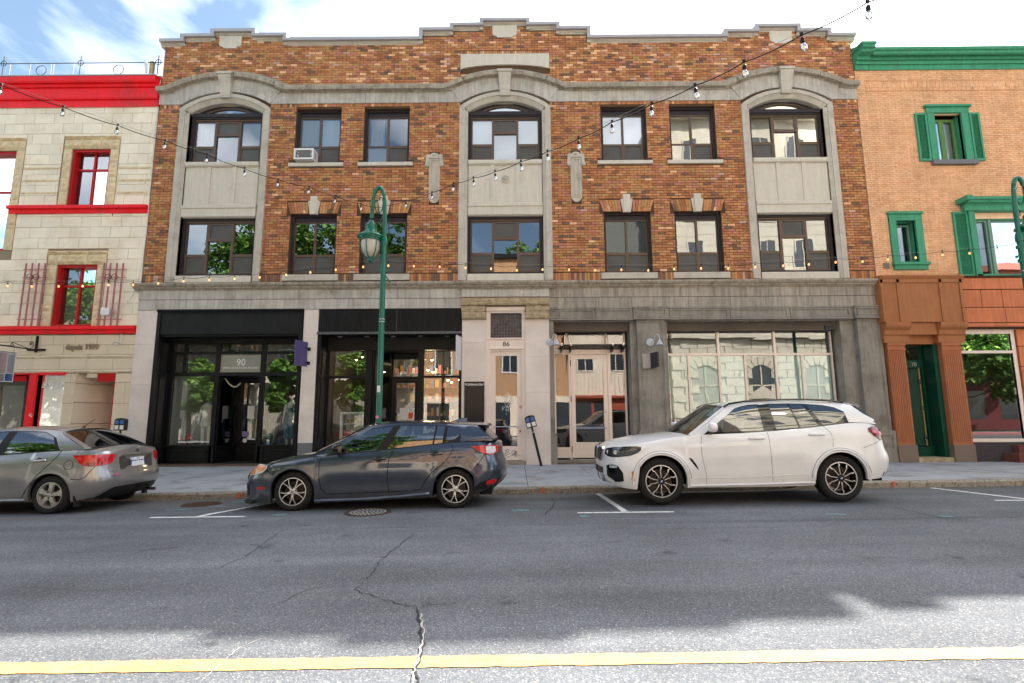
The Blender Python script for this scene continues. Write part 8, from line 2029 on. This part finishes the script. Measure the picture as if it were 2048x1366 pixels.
# red brick building at the far right
t = facade('red_brick_building', 'red brick building with a pink shopfront across the street, mirrored at the right edge', 26.8, 44, 13.2, 12, m_ored, [(x, x+1.3, z, z+2.2) for x in (28.5, 31.5, 34.5, 37.5, 40.5) for z in (4.8, 9.0)], m_ored)
mb = MB(); mb.box(26.7, 44.1, OY-.3, OY+.5, 12.8, 13.3); mb.build('cornice', m_ored, t)
mb = MB(); mb.box(27, 44, OY, OY+.15, .2, 3.9); mb.build('shopfront', mat('salmon_pink_paint', (.15,.035,.034), .6, var=.1), t)
for a in (28, 31, 34, 37, 40): mb = MB(); mb.box(a, a+1.8, OY+.15, OY+.16, 1.2, 3.4); mb.build('pane', m_oglass, t)
# trees: tapered trunks, limbs, thousands of leaf faces in clumps
m_bark = mat('tree_bark', (.09,.07,.05), .95, var=.3, vs=8, bump=1, bs=25)
m_leaf = [mat('leaf_%s' % n, c, .6, var=.25, vs=2) for n, c in (('mid', (.085,.19,.028)), ('light', (.15,.27,.04)), ('dark', (.045,.12,.02)))]
def tree(x, y, h, r, label, seed, n=5200):
    rg = random.Random(seed); z0 = walk_z(x, y) if y < -4.2 else 0
    t = thing('street_tree', label, 'tree', (x, y, z0), 'street trees on the far sidewalk')
    mb = MB(); top = Vector((x+rg.uniform(-.3, .3), y, z0+h*.72)); mb.tube([(x, y, z0-.1), (x, y, z0+h*.25), (x+.1, y+.05, z0+h*.5), top], [.17, .13, .09, .03], 10)
    limbs = []
    for k in range(11):
        a = rg.uniform(0, 2*pi); zs = z0+h*rg.uniform(.28, .62); L = r*rg.uniform(.55, .95); e = Vector((x+cos(a)*L, y+sin(a)*L, zs+h*rg.uniform(.10, .30))); limbs.append(e)
        mb.tube([(x, y, zs), (x+cos(a)*L*.5, y+sin(a)*L*.5, zs+(e.z-zs)*.4), e], [.06, .04, .015], 6)
    mb.build('trunk', m_bark, t)
    cl = []
    for e in limbs+[top]:
        for k in range(4): cl.append((e+Vector((rg.gauss(0, r*.22), rg.gauss(0, r*.22), rg.gauss(0, h*.06))), rg.uniform(.35, .85)*r*.42))
    for k in range(14): a = rg.uniform(0, 2*pi); q = rg.random()**.5; cl.append((Vector((x+cos(a)*r*.7*q, y+sin(a)*r*.7*q, z0+h*rg.uniform(.5, .93))), r*rg.uniform(.2, .36)))
    mb = MB()
    for i in range(n):
        c, s_ = rg.choice(cl); d = Vector((rg.gauss(0, 1), rg.gauss(0, 1), rg.gauss(0, 1))).normalized()*s_*rg.uniform(.55, 1.0); p = c+Vector((d.x, d.y, d.z*.75)); w = rg.uniform(.11, .22)
        u = Vector((rg.gauss(0, 1), rg.gauss(0, 1), rg.gauss(0, .5))).normalized(); v = u.cross(Vector((rg.gauss(0, 1), rg.gauss(0, 1), rg.gauss(0, 1)))).normalized()
        m_ = rg.choices((0, 1, 2), (5, 3, 3))[0]
        mb.poly([p-u*w, p-v*w*.6, p+u*w, p+v*w*.6], m_)
    mb.build('crown', m_leaf, t, recalc=False)
tree(-19.2, -6.2, 18.5, 3.9, 'tall leafy tree across the street, mirrored in the left bay window', 1, 15000)
tree(-14.0, -5.8, 19, 3.6, 'leafy tree across the street, mirrored in the second floor windows left of the lamp', 2, 15000)
tree(-9.2, -6.4, 18.6, 3.0, 'leafy tree across the street, mirrored in the window behind the street lamp', 3, 12000)
tree(1.6, -13.5, 18.2, 2.0, 'small treetop above the tan brick building across the street', 4, 3000)
tree(30.5, -5.6, 7.6, 3.2, 'young tree in front of the red brick building across the street', 5, 12000)
tree(36.0, -5.6, 9.6, 3.6, 'larger tree in front of the red brick building across the street', 6, 12000)
tree(-31, -6.4, 15.0, 3.6, 'leafy tree across the street well beyond the left edge', 8, 8000)
tree(-38, -6.4, 14.0, 3.6, 'outermost leafy tree across the street beyond the left edge', 9, 8000)
for k_, (tx_, th_, tr_) in enumerate(((-21.6, 6.4, 1.7), (-16.4, 6.0, 1.6), (-11.6, 6.2, 1.7))):
    tree(tx_, -5.0, th_, tr_, ('young street tree in front of the outer columns across the street', 'young street tree in front of the middle columns across the street', 'young street tree beside the tan brick building across the street')[k_], 20+k_, 7000)
tree(-24.0, -6.4, 15.0, 3.2, 'leafy tree across the street beyond the left edge', 6, 4000)
